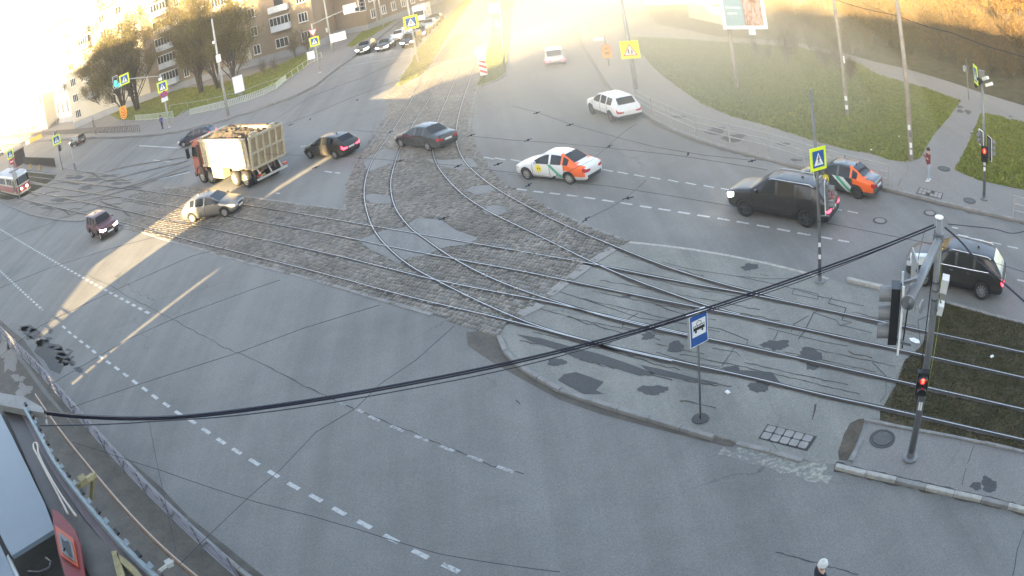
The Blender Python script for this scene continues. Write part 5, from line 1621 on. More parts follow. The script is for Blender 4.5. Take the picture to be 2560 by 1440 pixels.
def build_tree(seed, H, R, trunk_r, stems=1, twigs=2200, leaves=3000, leaf=.10, low=.25, twig_len=.7, upright=.6):
    """returns meshes (trunk+limbs, twigs, leaves) of a spring tree"""
    r = random.Random(seed); nr = np.random.default_rng(seed)
    wood = MB(); tips = []
    def branch(p, d, L, rad, lvl):
        pts = [p]; rs = [rad]; n = 5
        for k in range(n):
            d = (d + Vector((r.uniform(-1, 1), r.uniform(-1, 1), r.uniform(-.5, .9))) * (.16 if lvl else .07)).normalized()
            p = p + d * (L / n); pts.append(p); rs.append(rad * (1 - .55 * (k + 1) / n))
        wood.tube(pts, rs, 6 if lvl < 2 else 4, caps=False)
        if lvl >= 3 or rad < .018:
            tips.extend([(q, d) for q in pts[2:]]); return
        nb = r.randint(3, 5) if lvl else r.randint(6, 8)
        for k in range(nb):
            t = r.uniform(low if lvl == 0 else .25, 1.0); i = min(n - 1, int(t * n))
            q = pts[i].lerp(pts[i + 1], t * n - i)
            a = r.uniform(0, 2 * math.pi); tilt = r.uniform(.35, .95) if lvl else r.uniform(.35, .8)
            side = Vector((math.cos(a), math.sin(a), 0))
            nd = (d * math.cos(tilt) + side * math.sin(tilt) + Vector((0, 0, upright * .4))).normalized()
            branch(q, nd, L * r.uniform(.42, .62) * (1.15 if lvl == 0 else 1), rs[i] * .55, lvl + 1)
    for s in range(stems):
        a = r.uniform(0, 6.28)
        st = Vector((math.cos(a), math.sin(a), 0)) * (trunk_r * 1.6 if stems > 1 else 0)
        branch(st, Vector((st.x * .6, st.y * .6, 1)).normalized(), H * (.78 if stems == 1 else r.uniform(.6, .85)), trunk_r, 0)
    # normalise width
    T = np.array([q[0] for q in tips])
    def quads(n, ln, wd, droop, mat, name):
        idx = nr.integers(0, len(T), n)
        P = T[idx] + nr.normal(0, max(ln * .45, .28 * H / 10), (n, 3))
        D = nr.normal(0, 1, (n, 3)); D[:, 2] = np.abs(D[:, 2]) * 1.2 + .2; D /= np.linalg.norm(D, axis=1)[:, None]
        S = np.cross(D, nr.normal(0, 1, (n, 3))); S /= np.linalg.norm(S, axis=1)[:, None]
        l = ln * nr.uniform(.5, 1.3, n)[:, None]; w = wd * nr.uniform(.6, 1.3, n)[:, None]
        V = np.stack([P - S * w, P + D * l * .5 - S * w * .9, P + D * l, P + D * l * .5 + S * w * .9], 1) if name == 'leaf' else np.stack([P, P + D * l * .5 + S * w, P + D * l, P + D * l * .5 - S * w], 1)
        me = bpy.data.meshes.new(name)
        me.vertices.add(n * 4); me.vertices.foreach_set('co', V.reshape(-1))
        me.loops.add(n * 4); me.loops.foreach_set('vertex_index', np.arange(n * 4))
        me.polygons.add(n); me.polygons.foreach_set('loop_start', np.arange(0, n * 4, 4)); me.polygons.foreach_set('loop_total', np.full(n, 4))
        me.materials.append(mat); me.update(calc_edges=True)
        return me
    return (wood, quads(twigs, twig_len, .03 if H > 10.5 else .013 if H > 5 else .02 if H > 4 else .009, 0, None, 'twigs'), quads(leaves, leaf, leaf * .38, 0, None, 'leaf'))
PROTO = {}
M['bark_dark'] = simple('bark_dark', (.022, .016, .011), .95, 0, .3, 4)
def proto(key, mats, **kw):
    w, tw, lf = build_tree(**kw)
    wm = w.mesh('trunk', mats[0], True); tw.materials.clear(); tw.materials.append(mats[1]); lf.materials.clear(); lf.materials.append(mats[2])
    PROTO[key] = (wm, tw, lf)
proto('big_a', (M['bark'], M['twig'], M['bud']), seed=11, H=10, R=4, trunk_r=.12, stems=4, twigs=15000, leaves=30000, leaf=.12, low=.08, upright=.35, twig_len=.5)
proto('big_b', (M['bark'], M['twig'], M['bud']), seed=12, H=10, R=4, trunk_r=.13, stems=4, twigs=15000, leaves=30000, leaf=.12, low=.08, upright=.35, twig_len=.5)
proto('thin_a', (M['bark_pale'], M['twig'], M['bud']), seed=13, H=9, R=2, trunk_r=.14, stems=1, twigs=1800, leaves=2200, leaf=.12, low=.3, twig_len=.7, upright=.2)
M['dry_c'] = leafmat('thicket_leaf', [(.15, .11, .045), (.05, .04, .02), (.11, .10, .03), (.08, .055, .03)])
M['dry_b'] = leafmat('dry_twig', [(.30, .17, .04), (.05, .035, .02), (.20, .13, .05), (.04, .028, .018)])
proto('wood_a', (M['bark'], M['dry_b'], M['dry']), seed=14, H=12, R=3, trunk_r=.17, stems=1, twigs=6000, leaves=5500, leaf=.24, low=.22, twig_len=1.0)
proto('wood_b', (M['bark'], M['twig'], M['dry']), seed=15, H=11, R=3, trunk_r=.14, stems=2, twigs=6000, leaves=5500, leaf=.24, low=.2, twig_len=1.0)
proto('thicket', (M['bark'], M['dry_b'], M['dry_c']), seed=16, H=4.5, R=2, trunk_r=.05, stems=5, twigs=2600, leaves=1500, leaf=.15, low=.08, twig_len=.8)
proto('trunky', (M['bark_dark'], M['bark_dark'], M['dry']), seed=19, H=12, R=3, trunk_r=.24, stems=1, twigs=900, leaves=500, leaf=.2, low=.45, twig_len=.8)
proto('shrub', (M['bark_pale'], M['twig'], M['bud']), seed=17, H=2.6, R=1.2, trunk_r=.035, stems=6, twigs=700, leaves=500, leaf=.07, low=.1, twig_len=.45)
def plant(key, p, h, label, cat='tree', group=None, rz=None, name='tree', base_h=None, wide=1.0):
    wm, tw, lf = PROTO[key]
    H0 = {'big_a': 10, 'big_b': 10, 'thin_a': 9, 'wood_a': 12, 'wood_b': 11, 'trunky': 12, 'thicket': 4.5, 'shrub': 2.6}[key]
    s = h / H0
    t = empty(name, (p.x, p.y, p.z), random.uniform(0, 6.28) if rz is None else rz, label, cat, group)
    t.scale = (s * wide, s * wide, s)
    link('trunk', wm, t)
    cr = link('crown', lf, t); link('twigs', tw, cr, kind='stuff')
    return t
plant('big_a', G(318, 292), 16.0, 'large budding tree in front of the institute corner, behind the green traffic light', rz=.4, wide=1.15)
plant('big_b', G(345, 276), 15.0, 'budding tree standing between the institute and the first balcony stack', rz=2.0, wide=1.1)
plant('big_b', G(262, 290), 13.0, 'budding tree nearest the end wall of the pale institute', rz=4.0, wide=1.0)
plant('big_b', G(505, 232), 13.5, 'broad budding tree left of the tall concrete lamp pole', rz=1.0, wide=1.2)
plant('big_a', G(582, 222), 12.5, 'budding tree right of the tall concrete lamp pole', rz=3.0, wide=1.1)
plant('big_a', G(548, 222), 14.0, 'budding tree close to the brick house wall', rz=5.0, wide=1.1)
plant('thin_a', G(217, 306), 9.5, 'slender tree at the corner of the white institute', rz=1.0)
plant('shrub', G(738, 146), 4.0, 'bare shrub at the plinth of the brick house, left one', 'bush', name='bush')
plant('shrub', G(770, 133), 3.6, 'bare shrub beside the yield sign mast at the house plinth', 'bush', name='bush')
plant('shrub', G(688, 182), 2.0, 'small green shrub on the lawn below the house plinth', 'bush', name='bush')
plant('shrub', G(660, 190), 2.2, 'low shrub on the lawn nearest the light box', 'bush', name='bush')
plant('thicket', G(232, 268), 4.0, 'undergrowth bush at the institute end wall', 'bush', name='bush')
plant('thicket', G(398, 240), 3.4, 'bush at the foot of the balcony stack', 'bush', name='bush')
for k, (a, b, h) in enumerate(((905, 62, 7), (925, 45, 8), (955, 22, 9), (985, 2, 9), (1005, -10, 10), (890, 40, 7), (1020, -25, 10), (975, -15, 8))):
    plant('thin_a' if k % 2 else 'big_b', G(a, b), h, 'hazy tree row beside the yard lane at the top of the picture', group='trees beside the yard lane', wide=.8)
# the wood on the right: trunks one can tell apart
WL = 'bare spring tree in the wood behind the right lawn'
spots = [(1952, 34), (1998, 48), (2045, 60), (2078, 66), (2118, 70), (2142, 78), (2228, 92), (1962, 45), (1985, 60), (2012, 52), (2028, 55), (2062, 58), (2098, 62), (2155, 72), (2190, 70), (2215, 68), (1900, 28), (2135, 45), (2170, 38), (2240, 60)]
for k, (a, b) in enumerate(spots):
    plant('trunky', G(a, b), random.uniform(11, 15), WL + ', among the lit trunks', group='trees of the right wood, lit trunks', wide=.7)
rr = random.Random(21)
n = 0
while n < 95:
    a, b = rr.uniform(1880, 2760), rr.uniform(-60, 215)
    if b > 35 + (a - 1950) * .24: continue
    if b < -70 + (a - 1950) * .08: continue
    p = G(a, b)
    plant('wood_a' if rr.random() < .5 else 'wood_b', p, rr.uniform(9, 13), WL + ', in the dense part', group='trees of the right wood, dense part', wide=rr.uniform(.8, 1.1)); n += 1
for k in range(60):
    a, D = rr.uniform(1700, 2900), rr.uniform(105, 190)
    q = AT(a, 40, D); q.z = 0
    if (q.x - 20) < (q.y - 100) * .12 + 14: continue
    plant('wood_a' if k % 2 else 'wood_b', q, rr.uniform(12, 17), 'tree far back in the sunlit wood at the upper right', group='trees far back in the right wood', wide=1.1)
for k in range(110):
    a = rr.uniform(2080, 2760); b = rr.uniform(-20, 60 + (a - 1860) * .20)
    plant('thicket', G(a, b), rr.uniform(3.0, 5.5), 'tall bare thicket bush between the trees of the right wood', 'bush', 'thicket inside the right wood', name='bush', wide=1.3)
for k in range(60):
    a = rr.uniform(1860, 2720); b = 62 + (a - 1860) * .215 + rr.uniform(-42, 8)
    plant('thicket', G(a, b), rr.uniform(1.6, 3.6), 'bare twiggy undergrowth bush along the wood edge', 'bush', 'bushes along the edge of the right wood', name='bush', wide=1.2)
for k in range(16):
    a = rr.uniform(1890, 2160); b = 80 + (a - 1890) * .15 + rr.uniform(0, 75)
    plant('shrub', G(a, b), rr.uniform(1.5, 3.2), 'thin bare shrub standing on the far part of the right lawn', 'bush', 'shrubs on the right lawn', name='bush')
plant('thicket', G(2125, 205), 1.7, 'low bush on the lawn beside the first tall pole', 'bush', name='bush')

# ---- grass tufts on the lawns and the tram median
def tufts(poly_px, z, n, h, mat, name, near=None, parent=None):
    P = GL(poly_px, z)
    xs = [p.x for p in P]; ys = [p.y for p in P]
    X = RNG.uniform(min(xs), max(xs), n * 3); Y = RNG.uniform(min(ys), max(ys), n * 3)
    k = inside(X, Y, P); X, Y = X[k][:n], Y[k][:n]; m = len(X)
    a = RNG.uniform(0, 6.28, m); hh = h * RNG.uniform(.4, 1.5, m); w = h * .9 * RNG.uniform(.5, 1.3, m)
    lean = RNG.normal(0, h * .6, (m, 2))
    V = np.zeros((m, 3, 3))
    V[:, 0] = np.stack([X - np.cos(a) * w, Y - np.sin(a) * w, np.full(m, z)], 1)
    V[:, 1] = np.stack([X + np.cos(a) * w, Y + np.sin(a) * w, np.full(m, z)], 1)
    V[:, 2] = np.stack([X + lean[:, 0], Y + lean[:, 1], z + hh], 1)
    me = bpy.data.meshes.new(name)
    me.vertices.add(m * 3); me.vertices.foreach_set('co', V.reshape(-1))
    me.loops.add(m * 3); me.loops.foreach_set('vertex_index', np.arange(m * 3))
    me.polygons.add(m); me.polygons.foreach_set('loop_start', np.arange(0, m * 3, 3)); me.polygons.foreach_set('loop_total', np.full(m, 3))
    me.materials.append(mat); me.update(calc_edges=True)
    return link(name, me, parent, kind='stuff')
M['tuft'] = leafmat('grass_blade', [(.09, .12, .02), (.19, .22, .04), (.24, .26, .055), (.12, .155, .026), (.25, .20, .08)])
M['tuft_dry'] = leafmat('dry_grass_blade', [(.06, .065, .022), (.095, .08, .045), (.07, .075, .024), (.11, .09, .055)])
tufts(LAWN_NE, .105, 42000, .10, M['tuft'], 'grass_tufts', parent=lawn_ne)
tufts(LAWN_E, .105, 14000, .10, M['tuft'], 'grass_tufts', parent=lawn_e)
tufts([(2365, 755), (2475, 787), (2560, 807), (2700, 840), (2700, 1160), (2560, 1124), (2350, 1080), (2215, 1045), (2240, 960), (2262, 905), (2300, 870), (2345, 810)], .01, 14000, .045, M['tuft_dry'], 'grass_tufts', parent=soil_e)
tufts([(252, 275), (300, 235), (400, 225), (520, 215), (620, 190), (700, 160), (770, 130), (800, 132), (775, 150), (755, 175), (725, 195), (690, 212), (640, 232), (560, 250), (480, 272), (440, 292), (345, 300)], .105, 9000, .14, M['tuft'], 'grass_tufts', parent=lawn_nw)
tufts([(1195, 212), (1225, 206), (1250, 196), (1263, 183), (1266, 150), (1275, 90), (1228, 90), (1212, 150)], .08, 4000, .10, M['tuft'], 'grass_tufts', parent=isl_b)
tufts([(990, 214), (1007, 185), (1032, 147), (1048, 120), (1100, 70), (1080, 152), (1062, 176), (1045, 190), (1000, 212)], .08, 4000, .10, M['tuft'], 'grass_tufts', parent=isl_a)
# ================================================================== poles, signs, signals, fences, wires
def face_cam(p):
    """yaw that turns local -Y towards the camera"""
    return math.atan2(-p.x, p.y) * 1.0 if False else math.atan2(p.y, p.x) - math.pi / 2

def post(name, base, top_px, r0, r1, mat, label, cat, z=0.0, h=None, foot=None, group=None, n=12):
    g = G(*base, z)
    H = (h if h is not None else HT(base, top_px, z)) - (0 if h is not None else z)
    t = empty(name, g, face_cam(g), label, cat, group)
    MB().tube([(0, 0, 0), (0, 0, H * .5), (0, 0, H)], [r0, (r0 + r1) / 2, r1], n).obj('pole', mat, t, smooth=True)
    if foot: MB().lathe([(foot, 0), (foot, .05), (r0 * 1.2, .09), (r0 * 1.1, .25)], 16).obj('foot_plate', mat, t)
    t['H'] = H
    return t

def plate(parent, name, z, w, h, mat, x=0.0, y=-.12, yaw=0.0, tilt=0.0, round_=False, tri=0, border=None, bw=.06):
    """sign plate on its post, facing local -Y; returns an Empty-free mesh part with its face layers as children"""
    rot = (0, 0, yaw)
    if tri:
        pts = [(0, h / 2), (-w / 2, -h / 2), (w / 2, -h / 2)] if tri > 0 else [(0, -h / 2), (w / 2, h / 2), (-w / 2, h / 2)]
    elif round_:
        pts = [(w / 2 * math.cos(a), w / 2 * math.sin(a)) for a in np.linspace(0, 2 * math.pi, 25)[:-1]]
    else: pts = [(-w / 2, -h / 2), (w / 2, -h / 2), (w / 2, h / 2), (-w / 2, h / 2)]
    n = len(pts)
    if tri < 0: pts = pts[::-1]
    def flat(ps, yy, th): 
        m = len(ps)
        a = sum(p[0] * q[1] - q[0] * p[1] for p, q in zip(ps, ps[1:] + ps[:1]))
        if a < 0: ps = ps[::-1]
        return MB().add([(p[0], yy, p[1]) for p in ps] + [(p[0], yy + th, p[1]) for p in ps], [tuple(range(m)), tuple(range(m, 2 * m))[::-1]] + [(i + m, (i + 1) % m + m, (i + 1) % m, i)[::1] for i in range(m)])
    o = flat(pts, 0, .025).obj(name, border or mat, parent, loc=(x, y, z), rot=rot)
    if border:
        k = 1 - 2 * bw / min(w, h)
        cy = -h * .06 * (1 if tri > 0 else -1 if tri < 0 else 0)
        flat([(p[0] * k, p[1] * k + (cy if tri else 0)) for p in pts], -.006, .005).obj('sign_face', mat, o)
    return o
def layer(parent, pts, mat, yy=-.014, name='sign_symbol'):
    a = sum(p[0] * q[1] - q[0] * p[1] for p, q in zip(pts, pts[1:] + pts[:1]))
    if a < 0: pts = pts[::-1]
    tr = tessellate_polygon([[Vector((p[0], p[1], 0)) for p in pts]])
    return MB().add([(p[0], yy, p[1]) for p in pts], [tuple(t) for t in tr]).obj(name, mat, parent)
def glyph(parent, polys, mat, yy=-.018, name='sign_symbol'):
    mb = MB()
    for pts in polys:
        tr = tessellate_polygon([[Vector((p[0], p[1], 0)) for p in pts]])
        mb.add([(p[0], yy, p[1]) for p in pts], [tuple(t) for t in tr])
    return mb.obj(name, mat, parent)
def bar(a, b, w):
    d = Vector((b[0] - a[0], b[1] - a[1])).normalized(); n = Vector((-d.y, d.x)) * w / 2
    return [(a[0] - n.x, a[1] - n.y), (b[0] - n.x, b[1] - n.y), (b[0] + n.x, b[1] + n.y), (a[0] + n.x, a[1] + n.y)]
def disc(c, r, n=12): return [(c[0] + r * math.cos(2 * math.pi * k / n), c[1] + r * math.sin(2 * math.pi * k / n)) for k in range(n)]
def text_on(parent, s, size, x, z, mat, yy=-.02, name='lettering', shear=0):
    cu = bpy.data.curves.new(name, 'FONT'); cu.body = s; cu.size = size; cu.align_x = 'CENTER'; cu.align_y = 'CENTER'; cu.resolution_u = 2; cu.extrude = .002; cu.offset = size * .012
    o = bpy.data.objects.new(name, cu); COL.objects.link(o)
    me = bpy.data.meshes.new_from_object(o.evaluated_get(bpy.context.evaluated_depsgraph_get()))
    bpy.data.objects.remove(o); me.materials.clear(); me.materials.append(mat)
    o = link(name, me, parent, kind='stuff')
    o.location = (x, yy, z); o.rotation_euler = (math.pi / 2, 0, 0)
    return o

def walker(s=1.0, ox=0, oz=0):
    P = [disc((.02, .30), .055), bar((.02, .24), (0, .02), .10), bar((.0, .04), (-.12, -.26), .065), bar((.0, .04), (.13, -.26), .065), bar((.02, .20), (-.12, .04), .045), bar((.02, .20), (.13, .06), .045)]
    return [[(x * s + ox, z * s + oz) for x, z in q] for q in P]
def ped_sign(parent, z, size=.9, x=0.0, y=-.14, yaw=0.0, frame=1.25):
    """pedestrian crossing sign: yellow-green board, blue square, white triangle, walking figure on stripes"""
    o = plate(parent, 'crossing_sign', z, size, size * 1.0, M['sign_yellow'], x, y, yaw)
    layer(o, [(-size * .36, -size * .36), (size * .36, -size * .36), (size * .36, size * .36), (-size * .36, size * .36)], M['sign_blue'], -.008)
    layer(o, [(-size * .29, -size * .27), (size * .29, -size * .27), (0, size * .29)], M['white_paint'], -.014)
    glyph(o, [[(x_ * size * .62, z_ * size * .62 - size * .05) for x_, z_ in q] for q in walker()], M['black'], -.02)
    return o
def signal_head(parent, z, x=0.0, y=-.2, yaw=0.0, n=3, lit=None, col=None, s=.30, back=True, name='signal_head'):
    h = empty(name, (x, y, z), yaw, parent=parent)
    H = n * s + .06
    MB().box((0, .06, 0), (s + .04, .16, H)).obj('housing', M['black'] if not back else M['grey_paint'], h)
    if back:
        f = MB(); w, hh = s + .26, H + .2
        for a, b in (((-w / 2, -hh / 2), (w / 2, -hh / 2)), ((w / 2, -hh / 2), (w / 2, hh / 2)), ((w / 2, hh / 2), (-w / 2, hh / 2)), ((-w / 2, hh / 2), (-w / 2, -hh / 2))):
            f.beam((a[0], .10, a[1]), (b[0], .10, b[1]), .05, .03, up=Vector((0, 1, 0)))
        f.obj('backboard_rim', M['white_paint'], h); MB().box((0, .12, 0), (w, .012, hh)).obj('backboard', M['black'], h)
    for k in range(n):
        zz = H / 2 - .03 - s * (k + .5)
        on = lit is not None and k in lit
        MB().lathe([(s * .40, 0), (s * .36, -.03), (s * .2, -.05)], 16, axis='Y').obj('lens', col if on else M['black'], h, loc=(0, -.03, zz))
        v = MB(); m = 12; r = s * .44
        a0 = np.linspace(-.35, math.pi + .35, m)
        vs = [(r * math.cos(a), 0, r * math.sin(a)) for a in a0] + [(r * math.cos(a), -.26, r * math.sin(a)) for a in a0]
        v.add(vs, [(i, i + 1, i + 1 + m, i + m) for i in range(m - 1)])
        v.obj('visor', M['grey_paint'] if back else M['black'], h, loc=(0, -.01, zz))
    return h
M['green_on'] = emis('signal_green_lit', (.02, .8, .5), 1.2)
M['red_on'] = emis('signal_red_lit', (1.0, .03, .015), 3.0)
M['red_man'] = emis('signal_red_figure', (1.0, .035, .02), 1.6)
def ped_head(parent, z, x, y, yaw=0.0, s=.32):
    h = empty('pedestrian_signal', (x, y, z), yaw, parent=parent)
    MB().box((0, .06, 0), (s + .05, .18, 2 * s + .08)).obj('housing', M['black'], h)
    l = MB().lathe([(s * .44, 0), (s * .42, -.02)], 18, axis='Y').obj('lens', M['sign_red'], h, loc=(0, -.04, s * .52))
    glyph(l, [disc((0, s * .26), s * .075), bar((0, s * .20), (0, -s * .05), s * .2), bar((-s * .06, 0), (-s * .08, -s * .33), s * .09), bar((s * .06, 0), (s * .08, -s * .33), s * .09), bar((0, s * .17), (-s * .17, -s * .04), s * .07), bar((0, s * .17), (s * .17, -s * .04), s * .07)], M['red_man'], -.03)
    MB().lathe([(s * .44, 0), (s * .42, -.02)], 18, axis='Y').obj('lens', M['black'], h, loc=(0, -.04, -s * .52))
    for zz in (s * .52, -s * .52):
        m = 10; r = s * .48; a0 = np.linspace(-.2, math.pi + .2, m)
        MB().add([(r * math.cos(a), 0, r * math.sin(a)) for a in a0] + [(r * math.cos(a), -.2, r * math.sin(a)) for a in a0], [(i, i + 1, i + 1 + m, i + m) for i in range(m - 1)]).obj('visor', M['black'], h, loc=(0, -.02, zz))
    return h
def zat(t, px, py):
    """height over the foot of post t at which the picture shows pixel py near the post"""
    d = ray(px, py); D = math.hypot(t.location.x, t.location.y)
    return CAM_H + d.z / math.hypot(d.x, d.y) * D - t.location.z
def xat(t, px, py):
    """sideways offset (post's local x) of a pixel at the post's distance"""
    D = math.hypot(t.location.x, t.location.y)
    d = ray(px, py)
    a1 = math.atan2(d.x, d.y); a0 = math.atan2(t.location.x, t.location.y)
    return math.tan(a1 - a0) * D

# tram stop sign
t = post('tram_stop_sign', (1751, 1047), (1752, 772), .03, .03, M['galv'], 'blue and white tram stop sign on a thin pole in the middle of the island', 'sign', z=.01, foot=.0)
MB().lathe([(.26, 0), (.24, .03)], 14).obj('patch', M['asphalt_patch'], t)
zc = zat(t, 1750, 818)
yaw = math.radians(38)
b = empty('stop_board', (0, -.05, zc), yaw, parent=t)
bw_, bh_ = .60, .90
MB().box((0, .0, 0), (bw_, .09, bh_)).obj('board_box', M['sign_back'], b)
o = MB().box((0, -.052, 0), (bw_, .01, bh_)).obj('board_edge', M['white_paint'], b)
layer(b, [(-bw_ / 2 + .02, -bh_ / 2 + .02), (bw_ / 2 - .02, -bh_ / 2 + .02), (bw_ / 2 - .02, bh_ / 2 - .02), (-bw_ / 2 + .02, bh_ / 2 - .02)], M['sign_blue'], -.061, 'board_face')
layer(b, [(-bw_ / 2 + .07, -bh_ / 2 + .28), (bw_ / 2 - .07, -bh_ / 2 + .28), (bw_ / 2 - .07, bh_ / 2 - .16), (-bw_ / 2 + .07, bh_ / 2 - .16)], M['white_paint'], -.066, 'board_panel')
tram_g = [[(-.19, -.04), (.19, -.04), (.19, .10), (-.19, .10)], disc((-.11, -.075), .035), disc((.11, -.075), .035), bar((-.06, .10), (-.09, .16), .015), bar((-.09, .16), (0, .22), .015), bar((0, .22), (.09, .16), .015), bar((.09, .16), (.06, .10), .015)]
glyph(b, [[(x, z + .04) for x, z in q] for q in tram_g], M['black'], -.071, 'tram_symbol')
glyph(b, [[(x0, .09), (x0 + .045, .09), (x0 + .045, .125), (x0, .125)] for x0 in (-.17, -.11, -.05, .01, .07, .13)], M['white_paint'], -.075, 'tram_symbol')
o = MB().box((.0, .0, bh_ / 2 + .015), (bw_ + .02, .12, .03)).obj('board_cap', M['white_paint'], b)

M['cable_yellow'] = simple('cable_yellow', (.28, .33, .06), .5)
# near signal mast with heavy arm
t = post('signal_mast', (2275, 1146), (2352, 545), .115, .085, M['galv'], 'tall steel signal mast with thick arm and red pedestrian light on the near island', 'traffic light', z=.012, foot=.24)
H = t['H']
MB().lathe([(.12, 0), (.12, .03)], 14).obj('cap', M['white_paint'], t, loc=(0, 0, H))
MB().lathe([(.16, 0), (.16, .18)], 12).obj('arm_collar', M['galv'], t, loc=(0, 0, H - .55))
D0 = hdist(t.location)
tip = AT(2270, 758, D0 - 3.6)
inv = Matrix.Rotation(-t.rotation_euler.z, 4, 'Z')
def loc_of(t, p): return inv @ (Vector(p) - t.location)
root_pt = Vector((0, -.1, H - .5))
MB().tube([root_pt, loc_of(t, tip)], [.10, .13], 10).obj('arm', M['galv'], t, smooth=True)
MB().lathe([(.15, 0), (.15, .04)], 16, axis='Y').obj('arm_cap', M['galv'], t, loc=tuple(loc_of(t, tip)))
# vehicle signal hanging from the arm, seen from its side with the backboard
sg = AT(2225, 782, D0 - 3.2); lp = loc_of(t, sg)
h = empty('signal_head', lp, math.radians(-84), parent=t)
MB().box((0, .10, 0), (.36, .20, 1.18)).obj('housing', M['black'], h)
MB().box((0, .24, 0), (.62, .02, 1.42)).obj('backboard', M['sign_back'], h)
f = MB()
for sx in (-1, 1): f.box((sx * .31, .25, 0), (.03, .05, 1.44))
f.obj('backboard_rim', M['white_paint'], h)
for k in range(3):
    m = 14; r = .165; a0 = np.linspace(-.5, math.pi + .5, m); zz = .39 - .39 * k
    MB().add([(r * math.cos(a), 0, r * math.sin(a)) for a in a0] + [(r * math.cos(a) * .96, -.26, r * math.sin(a) * .96 - .02) for a in a0], [(i, i + 1, i + 1 + m, i + m) for i in range(m - 1)]).obj('visor', M['grey_paint'], h, loc=(0, 0, zz))
    MB().lathe([(.15, 0), (.13, -.03)], 16, axis='Y').obj('lens', M['black'], h, loc=(0, -.002, zz))
MB().beam((0, .2, .62), (.0, .55, .74), .06, .06).obj('bracket', M['galv'], h)
MB().beam((0, .2, -.60), (.0, .55, -.66), .06, .06).obj('bracket', M['galv'], h)
# road sign panels hanging edge-on beside the arm
pn = AT(2262, 800, D0 - 2.9)
MB().box((0, 0, 0), (.03, .75, 1.1)).obj('sign_panel', M['sign_back'], t, loc=tuple(loc_of(t, AT(2285, 700, D0 - 2.0))), rot=(0, 0, math.radians(14)))
MB().tube([loc_of(t, tip) + Vector((0, 0, -.1)), loc_of(t, AT(2255, 870, D0 - 3.0))], .018, 6).obj('hanging_bar', M['black'], t)
ped_head(t, zat(t, 2308, 947), xat(t, 2308, 947) * .6 - .02, -.24, .1, .30)
for (px, py, w, h_, nm) in ((2362, 705, .20, .42, 'camera_box'), (2352, 765, .16, .30, 'camera_box')):
    MB().box((0, 0, 0), (w, .22, h_)).obj(nm, M['white_paint'], t, loc=(xat(t, px, py), -.1, zat(t, px, py)), rot=(.3, .12, 0))
MB().box((0, 0, 0), (.55, .18, .20)).obj('camera', M['white_paint'], t, loc=(xat(t, 2308, 632) - .05, -.35, zat(t, 2308, 632)), rot=(0, 0, .2))
MB().lathe([(.16, 0), (.16, .05), (.05, .1)], 16, axis='Y').obj('round_sign', M['sign_back'], t, loc=(-.32, -.05, zat(t, 2320, 765)), rot=(0, 0, math.radians(70)))
MB().tube([(.07, -.1, H - .4), (.20, -.14, zat(t, 2350, 800)), (.12, -.13, zat(t, 2310, 990))], .010, 5).obj('cable', M['cable_yellow'], t)
MB().tube([(-.11, -.02, H - .3), (-.17, -.1, zat(t, 2330, 850)), (-.14, -.13, zat(t, 2295, 1010))], .016, 5).obj('cable', M['black'], t)
MB().tube([(.12, -.05, zat(t, 2355, 735)), (.2, -.14, zat(t, 2352, 752)), (.1, -.1, zat(t, 2350, 775))], .02, 5).obj('cable', M['black'], t)
for zz in (H * .70, H * .735, H * .765, H * .25): MB().lathe([(.105, 0), (.105, .02)], 12).obj('strap', M['black'], t, loc=(0, 0, zz))
MB().box((0, -.09, zat(t, 2300, 1010)), (.12, .03, .25)).obj('sticker', M['white_paint'], t)
del t['H']

# signal on the median, with the large crossing sign
t = post('signal_mast', (2049, 705), (2027, 225), .075, .05, M['grey_paint'], 'slim signal pole with large crossing sign in front of the black four wheel drive', 'traffic light', z=.006, foot=.2)
ped_sign(t, zat(t, 2044, 395), .82, .08, -.10, math.radians(42))
# signal heads facing right (down the road), white rim boards seen edge-on
h = signal_head(t, zat(t, 2066, 490), xat(t, 2070, 490), -.05, math.radians(84), 3, s=.30)
h2 = signal_head(t, zat(t, 2055, 435), .1, .3, math.radians(60), 1, s=.28)
MB().box((0, 0, 0), (.05, .05, .3)).obj('red_sticker', M['sign_red'], t, loc=(.52, -.2, zat(t, 2072, 482)))
for zz in (zat(t, 2045, 610), zat(t, 2047, 640)): MB().box((.0, -.07, zz), (.10, .02, .16)).obj('sticker', M['white_paint'], t)
for zz in (zat(t, 2066, 450), zat(t, 2066, 540)): MB().beam((0, 0, zz), (.42, 0, zz), .04, .04).obj('bracket', M['galv'], t)
del t['H']

# far right mast with cameras and red light, and the thin post behind it
t = post('signal_mast', (2460, 498), (2447, 190), .10, .07, M['galv'], 'signal mast with cameras on top and a red pedestrian light beside the right lawn', 'traffic light', z=.106, foot=.24)
H = t['H']
ped_head(t, zat(t, 2459, 382), 0, -.24, 0, .36)
s1 = signal_head(t, zat(t, 2480, 372), .42, .05, math.radians(115), 3, s=.30)
s2 = signal_head(t, zat(t, 2447, 345), -.28, .05, math.radians(-60), 2, s=.26)
ped_sign(t, zat(t, 2433, 185), .95, -.35, -.05, math.radians(-76))
for k, (x, y, a) in enumerate(((.25, -.25, .7), (-.1, -.35, -.5), (.45, -.1, 1.2), (-.25, .1, 2.4))):
    MB().box((0, 0, 0), (.15, .5, .15)).obj('camera', M['white_paint'] if k % 2 == 0 else M['black'], t, loc=(x, y, H - .15 * k), rot=(-.4, 0, a))
MB().box((0, 0, 0), (.35, .25, .5)).obj('camera_box', M['grey_paint'], t, loc=(.05, .1, H + .05))
MB().tube([(.06, -.1, H - .5), (.22, -.15, H * .62), (.08, -.1, H * .42)], .014, 5).obj('cable', M['cable_yellow'], t)
for zz in (1.6, 1.9, 2.3): MB().box((0, -.09, zz), (.13, .02, .2)).obj('sticker', M['white_paint'], t)
del t['H']
